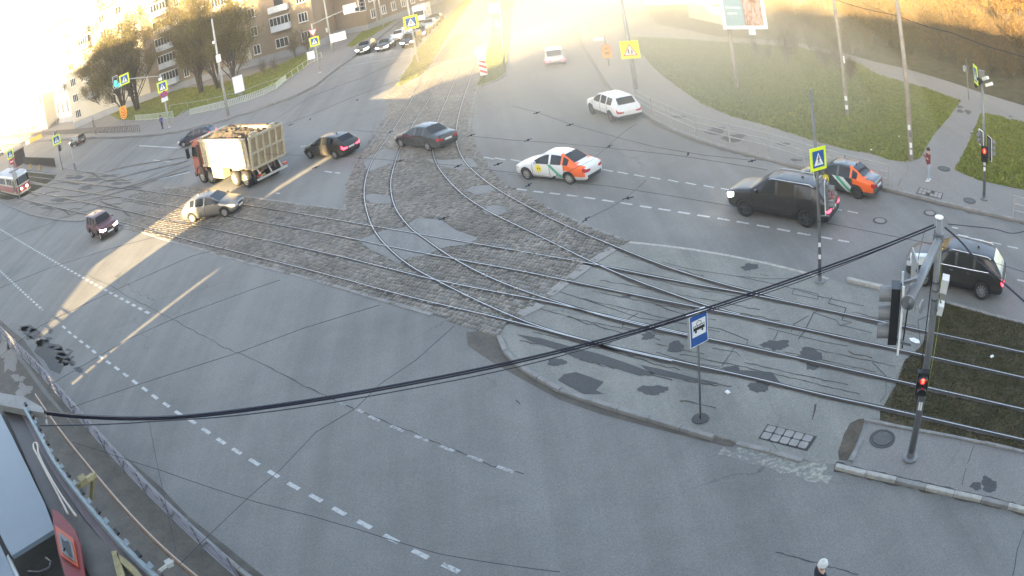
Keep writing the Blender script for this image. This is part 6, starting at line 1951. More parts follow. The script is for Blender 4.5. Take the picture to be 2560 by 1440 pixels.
t = post('round_sign', (2422, 250), (2422, 147), .04, .04, M['galv'], 'thin post with a small round sign seen side-on by the cross path', 'sign', z=.11)
plate(t, 'sign_disc', zat(t, 2418, 172), .55, .55, M['sign_back'], -.2, -.05, math.radians(55), round_=True)
del t['H']

# tall poles
t = post('utility_pole', (2277, 400), (2239, -40), .17, .11, M['pole_conc'], 'tall weathered pole at the corner of lawn and cross path behind the walking man', 'pole', z=.106)
for zz, c in ((.5, 'white_paint'), (.9, 'white_paint'), (1.5, 'grey_paint'), (1.9, 'white_paint')): MB().box((random.uniform(-.06, .06), -.165, zz), (.16, .03, .28)).obj('poster', M[c], t)
del t['H']
t = post('utility_pole', (2118, 285), (2070, -30), .17, .10, M['pole_conc'], 'tall weathered pole in the middle of the right lawn', 'pole', z=.106)
MB().box((.16, -.1, zat(t, 2111, 148)), (.12, .2, .45)).obj('meter_box', M['white_paint'], t)
for zz in (.5, 1.1): MB().box((0, -.165, zz), (.2, .03, .3)).obj('poster', M['white_paint'], t)
del t['H']
t = post('lamp_pole', (571, 288), (530, 47), .16, .10, M['pale_paint'], 'tall pale lamp pole with white box in front of the budding trees', 'lamp pole', z=.1)
H = t['H']
MB().tube([(0, 0, H), (.05, 0, H + 1.2), (.5, -.2, H + 2.1)], .04, 6).obj('lamp_arm', M['grey_paint'], t)
MB().box((.8, -.3, H + 2.15), (.8, .3, .14)).obj('lamp_head', M['grey_paint'], t)
MB().box((.05, -.2, zat(t, 548, 145)), (.55, .2, .85)).obj('box', M['white_paint'], t)
MB().box((-.28, -.1, zat(t, 547, 192)), (.25, .2, .7)).obj('box', M['grey_paint'], t)
MB().box((-.2, -.1, zat(t, 536, 105)), (.3, .25, .3)).obj('box', M['white_paint'], t)
del t['H']
t = post('utility_pole', (832, 130), (806, -40), .15, .10, M['pale_paint'], 'tall pole with a blank white board beside the yard lane', 'pole', z=.1)
plate(t, 'board', zat(t, 845, 92), 2.3, 1.3, M['white_paint'], xat(t, 845, 92) , -.2)
MB().box((-.3, -.1, zat(t, 818, 75)), (.3, .3, .7)).obj('box', M['pale_paint'], t)
del t['H']
for b_, t_, lab in (((946, 68), (932, -20), 'left one of two pale poles on the far lawn behind the queue'), ((958, 66), (944, -40), 'right one of two pale poles on the far lawn behind the queue')):
    t = post('utility_pole', b_, t_, .14, .10, M['pale_paint'], lab, 'pole', z=.1); del t['H']
t = post('utility_pole', (1262, 176), (1277, 10), .09, .07, M['grey_paint'], 'thin dark pole at the tip of the right island in the north street', 'pole', z=.08, h=9.0)
t.rotation_euler = (0, math.radians(5), t.rotation_euler.z * .5)
t = post('utility_pole', (1590, 222), (1560, -30), .18, .12, M['pale_paint'], 'thick pale pole carrying the yellow children sign at the right pavement', 'pole', z=.1)
o = plate(t, 'warning_board', zat(t, 1574, 123), 1.35, 1.35, M['sign_yellow'], 0, -.24)
layer(o, [(-.52, -.45), (.52, -.45), (0, .48)], M['sign_red'], -.008); layer(o, [(-.42, -.39), (.42, -.39), (0, .36)], M['white_paint'], -.014)
glyph(o, [[(x * .7 - .12, z * .7 - .15) for x, z in q] for q in walker()] + [[(x * .6 + .12, z * .6 - .18) for x, z in q] for q in walker()], M['black'], -.02)
del t['H']
t = post('sign_post', (1523, 165), (1515, 90), .04, .04, M['galv'], 'thin post with orange speed limit signs near the top of the right kerb', 'sign', z=.1)
for k, zz in enumerate((zat(t, 1518, 121), zat(t, 1519, 133))):
    o = plate(t, 'speed_sign', zz, .8, .8, M['sign_orange'], 0, -.08, round_=k == 0, border=M['sign_red'] if k == 0 else None)
    text_on(o, '40', .4, 0, 0, M['black'])
plate(t, 'small_plate', zat(t, 1500, 97), .9, .3, M['white_paint'], -.5, -.06)
del t['H']
# poles of the wood and of the left street
for b_, t_, lab in (((1415, 58), (1500, -10), None),):
    pass
# billboard
t = empty('billboard', G(1843, 217, .106), 0, 'billboard with white frame and two posters on a tall post above the right lawn', 'billboard')
t.rotation_euler = (0, 0, face_cam(t.location))
Hb = HT((1843, 217), (1815, 72), .106)
MB().tube([(0, 0, 0), (0, 0, Hb)], [.17, .14], 10).obj('pole', M['pole_conc'], t, smooth=True)
bb = empty('panel', (xat(t, 1862, 66) + .05, -.15, Hb + 1.62), math.radians(6), parent=t)
Wb, Hh = 3.35, 3.4
MB().box((0, .12, 0), (Wb, .3, Hh)).obj('panel_box', M['sign_back'], bb)
fr = MB()
for s in (-1, 1): fr.box((s * (Wb / 2 - .12), -.06, 0), (.26, .12, Hh)); fr.box((0, -.06, s * (Hh / 2 - .12)), (Wb - .54, .118, .26))
fr.obj('panel_frame', M['white_paint'], bb)
def poster_a():
    t_ = NT('poster_city'); oc = t_.coords('Object'); n1 = t_.noise(t_.coords('Object', (7, 1, .9)), 1.0, 4, .7); n2 = t_.noise(oc, 3.0, 4, .6)
    c = t_.ramp(t_.math('ADD', t_.math('MULTIPLY', n1, .6), t_.math('MULTIPLY', n2, .4)), [(.36, (.10, .09, .10)), (.46, (.40, .22, .13)), (.54, (.55, .45, .38)), (.62, (.30, .30, .36))])
    t_.set(Base_Color=c, Roughness=.5); return t_.m
M['poster_a'] = poster_a(); M['poster_b'] = simple('poster_teal', (.30, .40, .42), .5, 0, .08, 1.0)
MB().box((-.72, -.05, 0), (1.35, .03, Hh - .55)).obj('poster', M['poster_b'], bb)
MB().box((.72, -.05, 0), (1.35, .03, Hh - .55)).obj('poster', M['poster_a'], bb)
text_on(bb, 'IN   OUT', .20, -.72, .95, M['white_paint'], -.075)
text_on(bb, 'Ипотека', .27, -.74, -.05, M['white_paint'], -.075)
text_on(bb, 'легко', .27, -.85, -.5, M['white_paint'], -.075)
MB().box((.45, 0, -Hh / 2 - .25), (.5, .1, .4)).obj('number_tag', M['white_paint'], bb)

# signals and signs of the left half
def arm(t, z0, x1, y1, z1, r=.07):
    return MB().tube([(0, 0, z0), (x1, y1, z1)], [r, r * .8], 8).obj('arm', M['pale_paint'], t, smooth=True)
t = post('signal_mast', (425, 318), (400, 185), .14, .10, M['pale_paint'], 'signal mast with an arm to the left carrying a green light and crossing signs', 'traffic light', z=.1, foot=.25)
H = t['H']
arm(t, zat(t, 402, 190), xat(t, 302, 199), 0, zat(t, 302, 199))
ped_sign(t, zat(t, 311, 198), 1.35, xat(t, 311, 198), -.15, .12)
ped_sign(t, zat(t, 404, 217), 1.35, 0, -.2, .12)
hd = signal_head(t, zat(t, 290, 205), xat(t, 289, 206), -.1, .1, 3, lit=(1, 2), col=M['green_on'], s=.42)
signal_head(t, zat(t, 297, 212), xat(t, 298, 212), -.1, .1, 1, lit=(0,), col=M['green_on'], s=.42)
o = plate(t, 'no_stopping_sign', zat(t, 408, 236), .95, .95, M['sign_blue'], 0, -.2, round_=True, border=M['sign_red'], bw=.09)
glyph(o, [bar((-.25, .25), (.25, -.25), .1), bar((-.25, -.25), (.25, .25), .1)], M['sign_red'])
for py in (246, 251): plate(t, 'tow_plate', zat(t, 410, py), .9, .3, M['white_paint'], 0, -.2)
MB().box((-.1, -.15, zat(t, 400, 198)), (.5, .4, .3)).obj('camera', M['white_paint'], t)
del t['H']
t = post('signal_mast', (800, 182), (782, 58), .13, .09, M['pale_paint'], 'signal mast with yield sign and long rising arm over the north street', 'traffic light', z=.1, foot=.25)
arm(t, zat(t, 784, 60), xat(t, 895, 10), -1.0, zat(t, 895, 10))
o = plate(t, 'yield_sign', zat(t, 785, 82), 1.1, .95, M['white_paint'], 0, -.18, tri=-1, border=M['sign_red'], bw=.12)
ped_sign(t, zat(t, 787, 103), 1.2, 0, -.18, .1)
plate(t, 'lane_board', zat(t, 875, 20), 1.6, 1.2, M['white_paint'], xat(t, 873, 20), -1.2)
signal_head(t, zat(t, 903, 10), xat(t, 903, 10), -1.3, 0, 3, s=.5)
signal_head(t, zat(t, 890, 22), xat(t, 890, 22), -1.3, 0, 1, s=.42)
plate(t, 'small_board', zat(t, 788, 135), 1.0, 1.1, M['white_paint'], -.7, -.1, border=M['sign_back'])
del t['H']
t = post('sign_post', (1045, 155), (1014, -20), .12, .08, M['pale_paint'], 'pale pole with a crossing sign between the queue and the tram tracks', 'pole', z=.08)
ped_sign(t, zat(t, 1028, 55), 1.5, 0, -.2, .1); del t['H']
t = post('signal_mast', (1249, 104), (1240, 12), .06, .05, M['galv'], 'signal with pale green light and crossing sign beyond the right island', 'traffic light', z=.08)
ped_sign(t, zat(t, 1238, 19), 1.6, 0, -.2, 0.05)
signal_head(t, zat(t, 1244, 52), 0, -.2, .2, 3, lit=(1, 2), col=M['green_on'], s=.45, back=False); del t['H']
# keep right sign with striped marker
t = post('keep_right_sign', (1212, 196), (1206, 128), .035, .035, M['galv'], 'round blue keep right sign above a red and white striped board at the tram tracks', 'sign', z=.08)
o = plate(t, 'arrow_disc', zat(t, 1206, 128), .88, .88, M['sign_blue'], 0, -.08, round_=True, border=M['white_paint'], bw=.05)
glyph(o, [bar((-.24, .20), (.18, -.16), .11), [(.28, -.26), (.02, -.22), (.24, .02)]], M['white_paint'])
zc = zat(t, 1210, 163)
o = MB().box((0, -.07, zc), (.62, .03, 1.75)).obj('striped_board', M['white_paint'], t)
glyph(o, [[(-.29, zc + a), (.29, zc + a - .3), (.29, zc + a - .08), (-.29, zc + a + .22)] for a in (-.50, -.03, .42)], M['sign_red'], -.09, 'red_stripe')
del t['H']
# west tram stop corner
t = post('sign_post', (157, 425), (141, 335), .06, .05, M['grey_paint'], 'crossing sign on a dark post right of the picket railing near the tram', 'sign', z=.0)
ped_sign(t, zat(t, 142, 349), 1.25, 0, -.12, .12); signal_head(t, zat(t, 150, 370), .28, .1, 2.2, 3, s=.26, back=False); signal_head(t, zat(t, 139, 332), 0, 0, .8, 1, s=.3); del t['H']
t = post('signal_post', (190, 430), (183, 362), .05, .05, M['pale_paint'], 'bare pale post at the corner of the west tram island', 'pole', z=.0)
MB().box((0, -.1, .7), (.25, .2, .9)).obj('cabinet', M['grey_paint'], t); del t['H']
t = post('sign_post', (50, 497), (24, 372), .09, .07, M['pale_paint'], 'post with crossing sign, no entry sign and white plate in front of the tram', 'sign', z=.0)
ped_sign(t, zat(t, 25, 386), 1.05, 0, -.12, .12)
o = plate(t, 'no_entry_sign', zat(t, 29, 404), .75, .75, M['sign_red'], 0, -.12, round_=True)
layer(o, [(-.27, -.07), (.27, -.07), (.27, .07), (-.27, .07)], M['white_paint'])
plate(t, 'plate', zat(t, 37, 440), .75, .9, M['pale_paint'], 0, -.12); del t['H']
t = post('roadworks_sign', (317, 326), (304, 268), .04, .04, M['galv'], 'orange roadworks triangle above an orange speed limit disc on the left pavement', 'sign', z=.1)
o = plate(t, 'roadworks_board', zat(t, 304, 276), 1.15, 1.1, M['sign_orange'], 0, -.08); layer(o, [(-.4, -.34), (.4, -.34), (0, .38)], M['sign_red']); layer(o, [(-.28, -.27), (.28, -.27), (0, .22)], M['sign_orange'], -.02)
o = plate(t, 'speed_sign', zat(t, 307, 289), 1.1, 1.1, M['sign_orange'], 0, -.08, round_=True, border=M['sign_orange']); glyph(o, [disc((0, 0), .40, 20)], M['sign_red'], -.012); glyph(o, [disc((0, 0), .31, 20)], M['sign_orange'], -.016); text_on(o, '40', .36, 0, 0, M['black'])
del t['H']
t = post('lamp_pole', (216, 308), (183, 160), .08, .05, M['grey_paint'], 'thin grey lamp pole with curved arm at the white institute corner', 'lamp pole', z=.1)
MB().tube([(0, 0, t['H']), (-.2, 0, t['H'] + 1.2), (-1.0, 0, t['H'] + 2.0)], .05, 6).obj('lamp_arm', M['grey_paint'], t); del t['H']
for b_, t_, lab in (((55, 352), (24, 262), 'leftmost thin street pole before the institute'), ((37, 345), (30, 285), 'short grey post below the institute windows'), ((64, 400), (48, 352), 'slim pole rising above the brown kiosk by the tram'), ((240, 335), (232, 290), 'thin post on the left pavement near the black railing')):
    t = post('street_pole', b_, t_, .09, .06, M['grey_paint'], lab, 'pole', z=.1); del t['H']
# light box, kiosk by the tram
t = empty('light_box', G(602, 243, .105), label='white advertising light box on the left lawn behind the fence', cat='light box'); t.rotation_euler = (0, 0, face_cam(t.location))
MB().box((0, 0, .3), (.5, .3, .6)).obj('foot', M['grey_paint'], t); MB().box((0, 0, 1.75), (1.5, .25, 2.3)).obj('case', M['grey_paint'], t); MB().box((0, -.14, 1.75), (1.3, .02, 2.1)).obj('poster', M['white_paint'], t)
t = empty('kiosk', G(53, 412), label='dark brown slatted kiosk with a ridged roof behind the tram', cat='kiosk'); t.rotation_euler = (0, 0, face_cam(t.location) + .3)
MB().box((0, 1, 1.3), (2.4, 2, 2.6)).obj('wall', M['chassis'], t)
for k in range(8): MB().box((-1.1 + k * .31, -.04, 1.35), (.12, .1, 2.5)).obj('slat', M['dumper_dark'], t)
MB().box((0, 1, 2.75), (2.7, 2.4, .25)).obj('roof', M['chassis'], t)

M['rail_grey'] = simple('railing_galvanised', (.36, .355, .34), .5, .2, .12, 3)
# ---- fences and railings
def railing(name, label, pts_px, z, h, step, mat, rails=(.95, .5, .12), post_w=.07, bars=0, bar_w=.025, panel=None, cat='railing', group=None, cross=False, rail_w=.045):
    P = resample(GL(pts_px, z), step)
    t = empty(name, P[0], label=label, cat=cat, group=group)
    o = Vector(P[0])
    pm = MB().box((0, 0, h / 2), (post_w, post_w, h)).mesh('post', mat)
    for p in P: link('post', pm, t, tuple(p - o))
    for a, b in zip(P, P[1:]):
        a, b = a - o, b - o
        for k in rails: MB().beam(a + Vector((0, 0, h * k)), b + Vector((0, 0, h * k)), rail_w, rail_w).obj('rail_bar', mat, t)
        for k in range(bars):
            q = a.lerp(b, (k + 1) / (bars + 1))
            MB().box((q.x, q.y, q.z + h * .52), (bar_w, bar_w, h * .84)).obj('bar', mat, t)
    return t
railing('guard_railing', 'grey steel pedestrian railing along the right kerb', [(1592, 262), (1640, 290), (1690, 312), (1740, 334), (1798, 351), (1858, 361), (1928, 381), (2002, 405), (2080, 428), (2160, 449), (2245, 470)], .10, 1.08, 2.75, M['rail_grey'], rails=(.97, .62, .30), post_w=.07)
railing('guard_railing', 'short grey railing at the right picture edge past the far signal mast', [(2532, 541), (2600, 557), (2680, 577)], .10, 1.08, 2.75, M['rail_grey'], rails=(.97, .62, .30))
M['fence_green'] = simple('fence_pale_green', (.42, .47, .38), .6, 0, .15, 2)
railing('picket_fence', 'pale green lattice fence along the left lawn edge, right of the signal mast', [(476, 288), (530, 277), (580, 265), (640, 247), (688, 226), (716, 202)], .105, .85, 2.4, M['fence_green'], rails=(.95, .15), bars=9, bar_w=.05, cat='fence')
railing('picket_fence', 'pale green fence between the lamp pole lawn and the second signal mast', [(716, 202), (745, 182), (775, 160), (812, 140)], .105, .85, 2.4, M['fence_green'], rails=(.95, .15), bars=0, cat='fence')
railing('picket_fence', 'short pale fence behind the first signal mast and the blue jacket walker', [(340, 302), (375, 301), (415, 297), (455, 292)], .105, .95, 2.6, M['fence_green'], rails=(.95, .15), bars=6, bar_w=.05, cat='fence')
railing('pipe_rail', 'low yellow pipe rail across the left lawn', [(425, 272), (500, 262), (560, 252), (640, 228), (700, 205), (745, 185)], .105, .55, 6, M['sign_back'], rails=(.98,), cat='rail')
M['fence_dark'] = simple('fence_dark', (.07, .06, .05), .6, .2, .2, 2)
railing('bar_fence', 'dark upright bar fence along the far left kerb', [(350, 330), (290, 332), (240, 333), (180, 335), (120, 338), (60, 342), (0, 348), (-50, 354)], .1, 1.0, 3.4, M['fence_dark'], rails=(.97, .12), bars=3, bar_w=.07, cat='fence')
railing('bar_fence', 'dark picket railing on the west tram island beside the crossing sign', [(62, 412), (85, 414), (115, 417), (145, 420)], .01, 1.5, 1.5, M['fence_dark'], rails=(.97, .08), bars=2, bar_w=.10, cat='fence')
for k, (a, b) in enumerate(((77, 421), (99, 424))):
    p = G(a, b); o = MB().box((0, 0, .35), (.5, .4, .7), taper=.8).obj('concrete_block', simple('block_yellow', (.42, .28, .10), .8), None, loc=(p.x, p.y, 0))
    meta(o, ('yellow concrete block below the picket railing, nearer the tram', 'yellow concrete block below the picket railing, nearer the crossing sign')[k], 'block')
t = empty('roadworks_barrier', G(90, 352), label='orange roadworks barrier lit by the sun at the far left kerb', cat='barrier')
for k in range(2): MB().box((k * 2.2 - 1, 0, .55), (2.0, .3, .9), taper=.8).obj('barrier_block', M['sign_orange'], t)
MB().box((-2.9, .2, .5), (1.4, .3, .9)).obj('white_block', M['white_paint'], t)

# ---- overhead wires: contact wires, span wires and their insulators
def wire(pts, r=.012, label=None, name='overhead_wire', group='overhead wires over the junction', sag=0.0, mat='black_cable'):
    P = []
    for a, b in zip(pts, pts[1:]):
        for k in range(6): P.append(a.lerp(b, k / 6) - Vector((0, 0, sag * 4 * (k / 6) * (1 - k / 6))))
    P.append(pts[-1])
    o = MB().tube(P, r, 5, caps=False).obj(name, M[mat], None)
    meta(o, label, 'wire', group); return o
WZ = 6.0
def wpx(pts, z=WZ): return [G(a, b, z) for a, b in pts]
WIRES = [
    ([(0, 604), (128, 558), (520, 380), (640, 330), (780, 240), (905, 240 - 45), (1000, 150)], 'thin wire from the left edge over the tram to the north street', WZ),
    ([(700, 316), (770, 290), (890, 240), (1000, 200), (1075, 160)], 'span wire with insulators over the north-west lane', WZ),
    ([(660, 385), (900, 395), (1000, 402), (1150, 415), (1240, 427), (1400, 445)], 'contact wire crossing the curved tracks left of the white saloon', WZ),
    ([(880, 325), (970, 333), (1050, 350), (1062, 365)], 'short wire running over the roof of the dark saloon', WZ),
    ([(1175, 340), (1280, 350), (1400, 358), (1540, 372), (1690, 388), (1800, 405), (1920, 425)], 'contact wire above the white saloon', WZ),
    ([(1280, 265), (1340, 280), (1430, 312), (1560, 348), (1640, 368), (1760, 388), (1890, 402)], 'thin span wire over the white crossover lane', WZ),
    ([(1270, 435), (1420, 455), (1520, 465), (1610, 479), (1810, 512), (2080, 560), (2180, 580), (2330, 610), (2560, 680)], 'long contact wire over the dashed lane line', WZ),
    ([(1440, 570), (1470, 545), (1520, 522), (1560, 498), (1600, 465), (1615, 450)], 'pull-off wire with insulator over the right carriageway', WZ),
    ([(1370, 405), (1395, 442), (1480, 400), (1560, 330), (1590, 310)], 'diagonal span wire over the shared white saloon', WZ),
    ([(0, 720), (130, 668), (300, 615), (520, 560), (600, 545)], 'long thin wire crossing the left lanes', WZ),
    ([(0, 890), (100, 815), (300, 720), (480, 640), (560, 620)], 'faint wire from the left edge over the dashes', WZ),
    ([(125, 962), (240, 895), (320, 848), (450, 790), (640, 720), (700, 700)], 'wire rising from the left railing to the cobbles', WZ),
    ([(175, 1020), (350, 960), (600, 880), (760, 820), (950, 762)], 'wire running from the left railing to the pale kerb strip', WZ),
    ([(450, 1410), (520, 1340), (625, 1240), (700, 1175), (790, 1080), (890, 1020), (950, 960), (1040, 900), (1135, 815)], 'wire crossing the near carriageway from the bottom left', WZ),
    ([(180, 1105), (260, 1130), (400, 1175), (500, 1210), (640, 1255), (780, 1290), (900, 1325), (1100, 1385), (1400, 1430)], 'loose twin wire along the bottom of the picture', 7.0),
    ([(372, 1048), (385, 1120), (395, 1170), (408, 1230), (425, 1310), (440, 1378)], 'wire dropping from the thick cable over the near lane', 7.2),
]
for pts, lab, z in WIRES:
    wire(wpx(pts, z), .0055, lab)
# insulators and clamps hanging on the wires
ins = MB().tube([(-.32, 0, 0), (.32, 0, 0)], .028, 6); ins.lathe([(.05, -.07), (.05, .07)], 8)
im = ins.mesh('insulator', M['black_cable'])
def insul(px, py, ang, lab, s=1.0):
    p = G(px, py, WZ - .05); o = link('insulator', im, None, tuple(p), (0, 0, math.radians(ang))); o.scale = (s * .48, s * .48, s * .48)
    meta(o, lab, 'insulator', 'insulators on the overhead wires')
for k, (px, py, a) in enumerate(((1342, 282, 30), (1425, 312, 30), (1320, 350, 40), (1523, 366, 45), (1178, 338, 30), (1145, 415, 40), (1000, 402, 10), (976, 330, 60), (893, 250, 80), (775, 298, 80), (726, 312, 20), (1570, 495, 10), (1720, 385, 60), (1465, 548, 50),
                             (1385, 443, 45), (1880, 362 + 40, 20), (1322, 462, 50), (1245, 410, 30), (1110, 545, 25), (790, 418, 20))):
    insul(px, py, a, ('dark insulator hanging on the wire over the junction, %s' % ('above the right lane' if px > 1300 else 'above the tram tracks' if px > 900 else 'above the left lane')))
# thick twin cables from the left roof to the near signal mast
mast_top = AT(2330, 565, 16.25)
def cable(px_pts, d0, d1, r, label):
    n = len(px_pts); P = [AT(a, b, d0 + (d1 - d0) * i / (n - 1)) for i, (a, b) in enumerate(px_pts)]
    o = MB().tube(smooth_path(P, 2), r, 6, caps=False).obj('thick_cable', M['black_cable'], None); meta(o, label, 'cable', 'thick cables between the roof and the signal mast')
CB = [(112, 1030), (200, 1040), (370, 1045), (520, 1035), (760, 1002), (960, 968), (1280, 905), (1560, 835), (1772, 768), (2000, 690), (2180, 625), (2335, 562)]
cable(CB, 9.0, 16.2, .022, 'thick black cable from the roof edge to the signal mast, upper strand')
cable([(a + 4, b + 5) for a, b in CB], 9.05, 16.2, .017, 'black cable twisted just below the upper strand')
cable([(100, 1064), (290, 1060), (400, 1052), (560, 1043), (760, 1018), (960, 984), (1280, 922), (1480, 868), (1700, 800), (1880, 745), (2060, 682), (2340, 566)], 9.0, 16.2, .010, 'thin cable sagging under the thick pair')
cable([(2362, 568), (2400, 600), (2440, 650), (2500, 700), (2570, 762)], 16.3, 15.0, .024, 'black cable going down from the mast to the right edge')
cable([(2370, 560), (2440, 567), (2490, 572), (2520, 583), (2545, 583), (2580, 572)], 17.0, 19.0, .012, 'thin looping wire right of the mast top')
cable([(2312, 575), (2300, 620), (2290, 680)], 16.2, 14.0, .010, 'thin stay wire beside the mast arm')
wire([AT(2090, 0, 60), AT(2240, 38, 55), AT(2380, 82, 50), AT(2560, 142, 44)], .03, 'dark power line in front of the sunlit wood', sag=.15)
wire([AT(2240, 42, 55), AT(2160, 10, 62), AT(2080, -20, 70)], .02, 'second thin power line going to the pole in the lawn')
# ================================================================== people
M['skin'] = simple('skin', (.50, .32, .24), .6, 0, .1, 20)
M['hair'] = simple('hair', (.02, .016, .013), .7, 0, .3, 30)
M['maroon_cloth'] = simple('maroon_cloth', (.16, .035, .04), .9, 0, .2, 12)
M['jeans_pale'] = simple('pale_jeans', (.30, .36, .42), .9, 0, .15, 10)
M['blue_cloth'] = simple('blue_cloth', (.03, .06, .25), .9, 0, .2, 10)
M['dark_cloth'] = simple('dark_cloth', (.018, .02, .032), .9, 0, .3, 10)
M['shoe_white'] = simple('shoe_white', (.6, .6, .6), .7, 0, .1, 10)
M['knit_white'] = simple('knit_white', (.68, .68, .66), .9, 0, .12, 25, bump=.4)
def skinned(name, verts, edges, radii, mat, parent, sub=1, root=0, mats=None):
    me = bpy.data.meshes.new(name); me.from_pydata([Vector(v) for v in verts], edges, [])
    o = bpy.data.objects.new(name, me); COL.objects.link(o)
    sk = o.modifiers.new('skin', 'SKIN'); sk.use_smooth_shade = True
    lay = me.skin_vertices[0].data
    for i, r in enumerate(radii): lay[i].radius = (r, r) if not isinstance(r, tuple) else r
    lay[root].use_root = True
    sb = o.modifiers.new('sub', 'SUBSURF'); sb.levels = sb.render_levels = sub
    ev = bpy.data.meshes.new_from_object(o.evaluated_get(bpy.context.evaluated_depsgraph_get()))
    bpy.data.objects.remove(o); bpy.data.meshes.remove(me)
    ev.materials.clear(); ev.materials.append(mat)
    for m in (mats or []): ev.materials.append(m)
    for p in ev.polygons: p.use_smooth = True
    return link(name, ev, parent)
def person(loc, rz, label, top, legs, shoe, H=1.75, stride=.16, hair='hair', arms=((.0, .0), (.0, .0)), long_coat=False, hat=None, group=None):
    """body, one skinned surface with clothes coloured by height; hair or hat and shoes as children. faces local +X"""
    k = H / 1.75
    t = empty('person', loc, rz, label, 'person', group); t.scale = (k, k, k)
    V = [(0, 0, .95), (0, 0, 1.12), (0, 0, 1.30), (.0, 0, 1.43), (.01, 0, 1.50), (.02, 0, 1.57), (.035, 0, 1.66),
         (0, .17, 1.41), (0, -.17, 1.41),
         (0, .09, .90), (stride * .5, .10, .50), (stride * .55, .10, .09), (stride * .55 + .15, .11, .045),
         (0, -.09, .90), (-stride * .35, -.10, .50), (-stride, -.10, .10), (-stride + .14, -.11, .045)]
    E = [(0, 1), (1, 2), (2, 3), (3, 4), (4, 5), (5, 6), (3, 7), (3, 8), (0, 9), (9, 10), (10, 11), (11, 12), (0, 13), (13, 14), (14, 15), (15, 16)]
    R = [(.155, .12), (.145, .11), (.16, .115), (.12, .09), .055, .085, .10, .075, .075, .095, .062, .042, .035, .095, .062, .042, .035]
    for s, (bend, lift) in ((1, arms[0]), (-1, arms[1])):
        i = len(V); y = s * .23
        el = (.02 + lift * .1, y, 1.15 + lift * .03)
        if bend: hand = (el[0] + .24, y - s * .10, el[2] + bend * .22)
        else: hand = (.05, y, .90)
        V += [el, hand]; E += [(7 if s > 0 else 8, i), (i, i + 1)]; R += [.047, .035]
        # palm, thumb and four fingers
        j = i + 1; d = (Vector(hand) - Vector(el)).normalized(); sd = Vector((d.z, 0, -d.x)) if abs(d.x) > .3 else Vector((1, 0, 0))
        palm = Vector(hand) + d * .07; V.append(tuple(palm)); E.append((j, len(V) - 1)); R.append((.036, .018)); pj = len(V) - 1
        for f, (off, ln) in enumerate(((-.028, .065), (-.010, .075), (.010, .07), (.028, .055))):
            q = palm + sd * off + d * .03; V.append(tuple(q)); E.append((pj, len(V) - 1)); R.append(.010)
            q2 = q + d * ln + Vector((.01, 0, 0)); V.append(tuple(q2)); E.append((len(V) - 2, len(V) - 1)); R.append(.007)
        q = Vector(hand) + d * .03 + sd * .045 + Vector((.0, -s * .02, 0)); V.append(tuple(q)); E.append((j, len(V) - 1)); R.append(.010)
    o = skinned('body', V, E, R, top, t, mats=[legs, M['skin']])
    for p in o.data.polygons:
        c = p.center
        p.material_index = 1 if c.z < (.60 if long_coat else .93) and abs(c.y) < .20 else 2 if (c.z > 1.475 and abs(c.y) < .12) else 0
        if abs(c.y) > .19 and ((c.z < .97 and not arms[0 if c.y > 0 else 1][0]) or (arms[0 if c.y > 0 else 1][0] and c.x > .14)): p.material_index = 2
    for s, x in ((1, stride * .55 + .06), (-1, -stride + .06)):
        MB().box((x, s * .105, .05), (.28, .10, .10), taper=.75).obj('shoe', shoe, t)
    # face: nose, ears, eyes, mouth
    MB().box((.135, 0, 1.635), (.035, .028, .045), taper=.5).obj('nose', M['skin'], t)
    for s in (-1, 1):
        MB().box((.118, s * .033, 1.665), (.012, .024, .012)).obj('eye', M['hair'], t); MB().box((.02, s * .098, 1.645), (.04, .02, .06)).obj('ear', M['skin'], t)
    MB().box((.122, 0, 1.592), (.012, .05, .010)).obj('mouth', M['maroon_cloth'], t)
    cap = MB(); prof = [(.112, -.03), (.118, .02), (.105, .07), (.07, .11), (.02, .128)]
    cap.lathe(prof, 16, c=(-.005 if hat is None else .01, 0, 1.67)); cap.obj('hair' if hat is None else 'knit_hat', hat or M[hair], t, smooth=True)
    if hat is not None:
        MB().lathe([(.122, 0), (.126, .02), (.122, .045)], 16, c=(.01, 0, 1.635)).obj('hat_brim', hat, t, smooth=True); MB().lathe([(.02, 0), (.04, .02), (.02, .04)], 10, c=(.01, 0, 1.785)).obj('pompom', hat, t, smooth=True)
    return t
g = G(2322, 452, .106)
person(g, face_cam(g) + math.pi + .5, 'dark haired person in maroon shirt and pale jeans walking on the right pavement', M['maroon_cloth'], M['jeans_pale'], M['shoe_white'], 1.74, .14, arms=((1.0, .6), (0, 0)))
g = G(407, 322, .1)
person(g, face_cam(g) + 1.2, 'person in bright blue jacket beside the left signal mast', M['blue_cloth'], M['dark_cloth'], M['black'], 1.72, .18)
g = G(236, 318, .1)
person(g, face_cam(g) + 2.6, 'person in dark clothes near the slender tree by the institute', M['dark_cloth'], M['dark_cloth'], M['black'], 1.70, .16)
g = AT(2056, 1412, 9.6)
gp = G(2056, 1412, 1.62)
person(Vector((gp.x, gp.y, 0)), face_cam(gp) + .6, 'person in white knit hat and dark coat at the bottom edge on the road', M['dark_cloth'], M['dark_cloth'], M['black'], 1.72, .12, long_coat=True, hat=M['knit_white'])

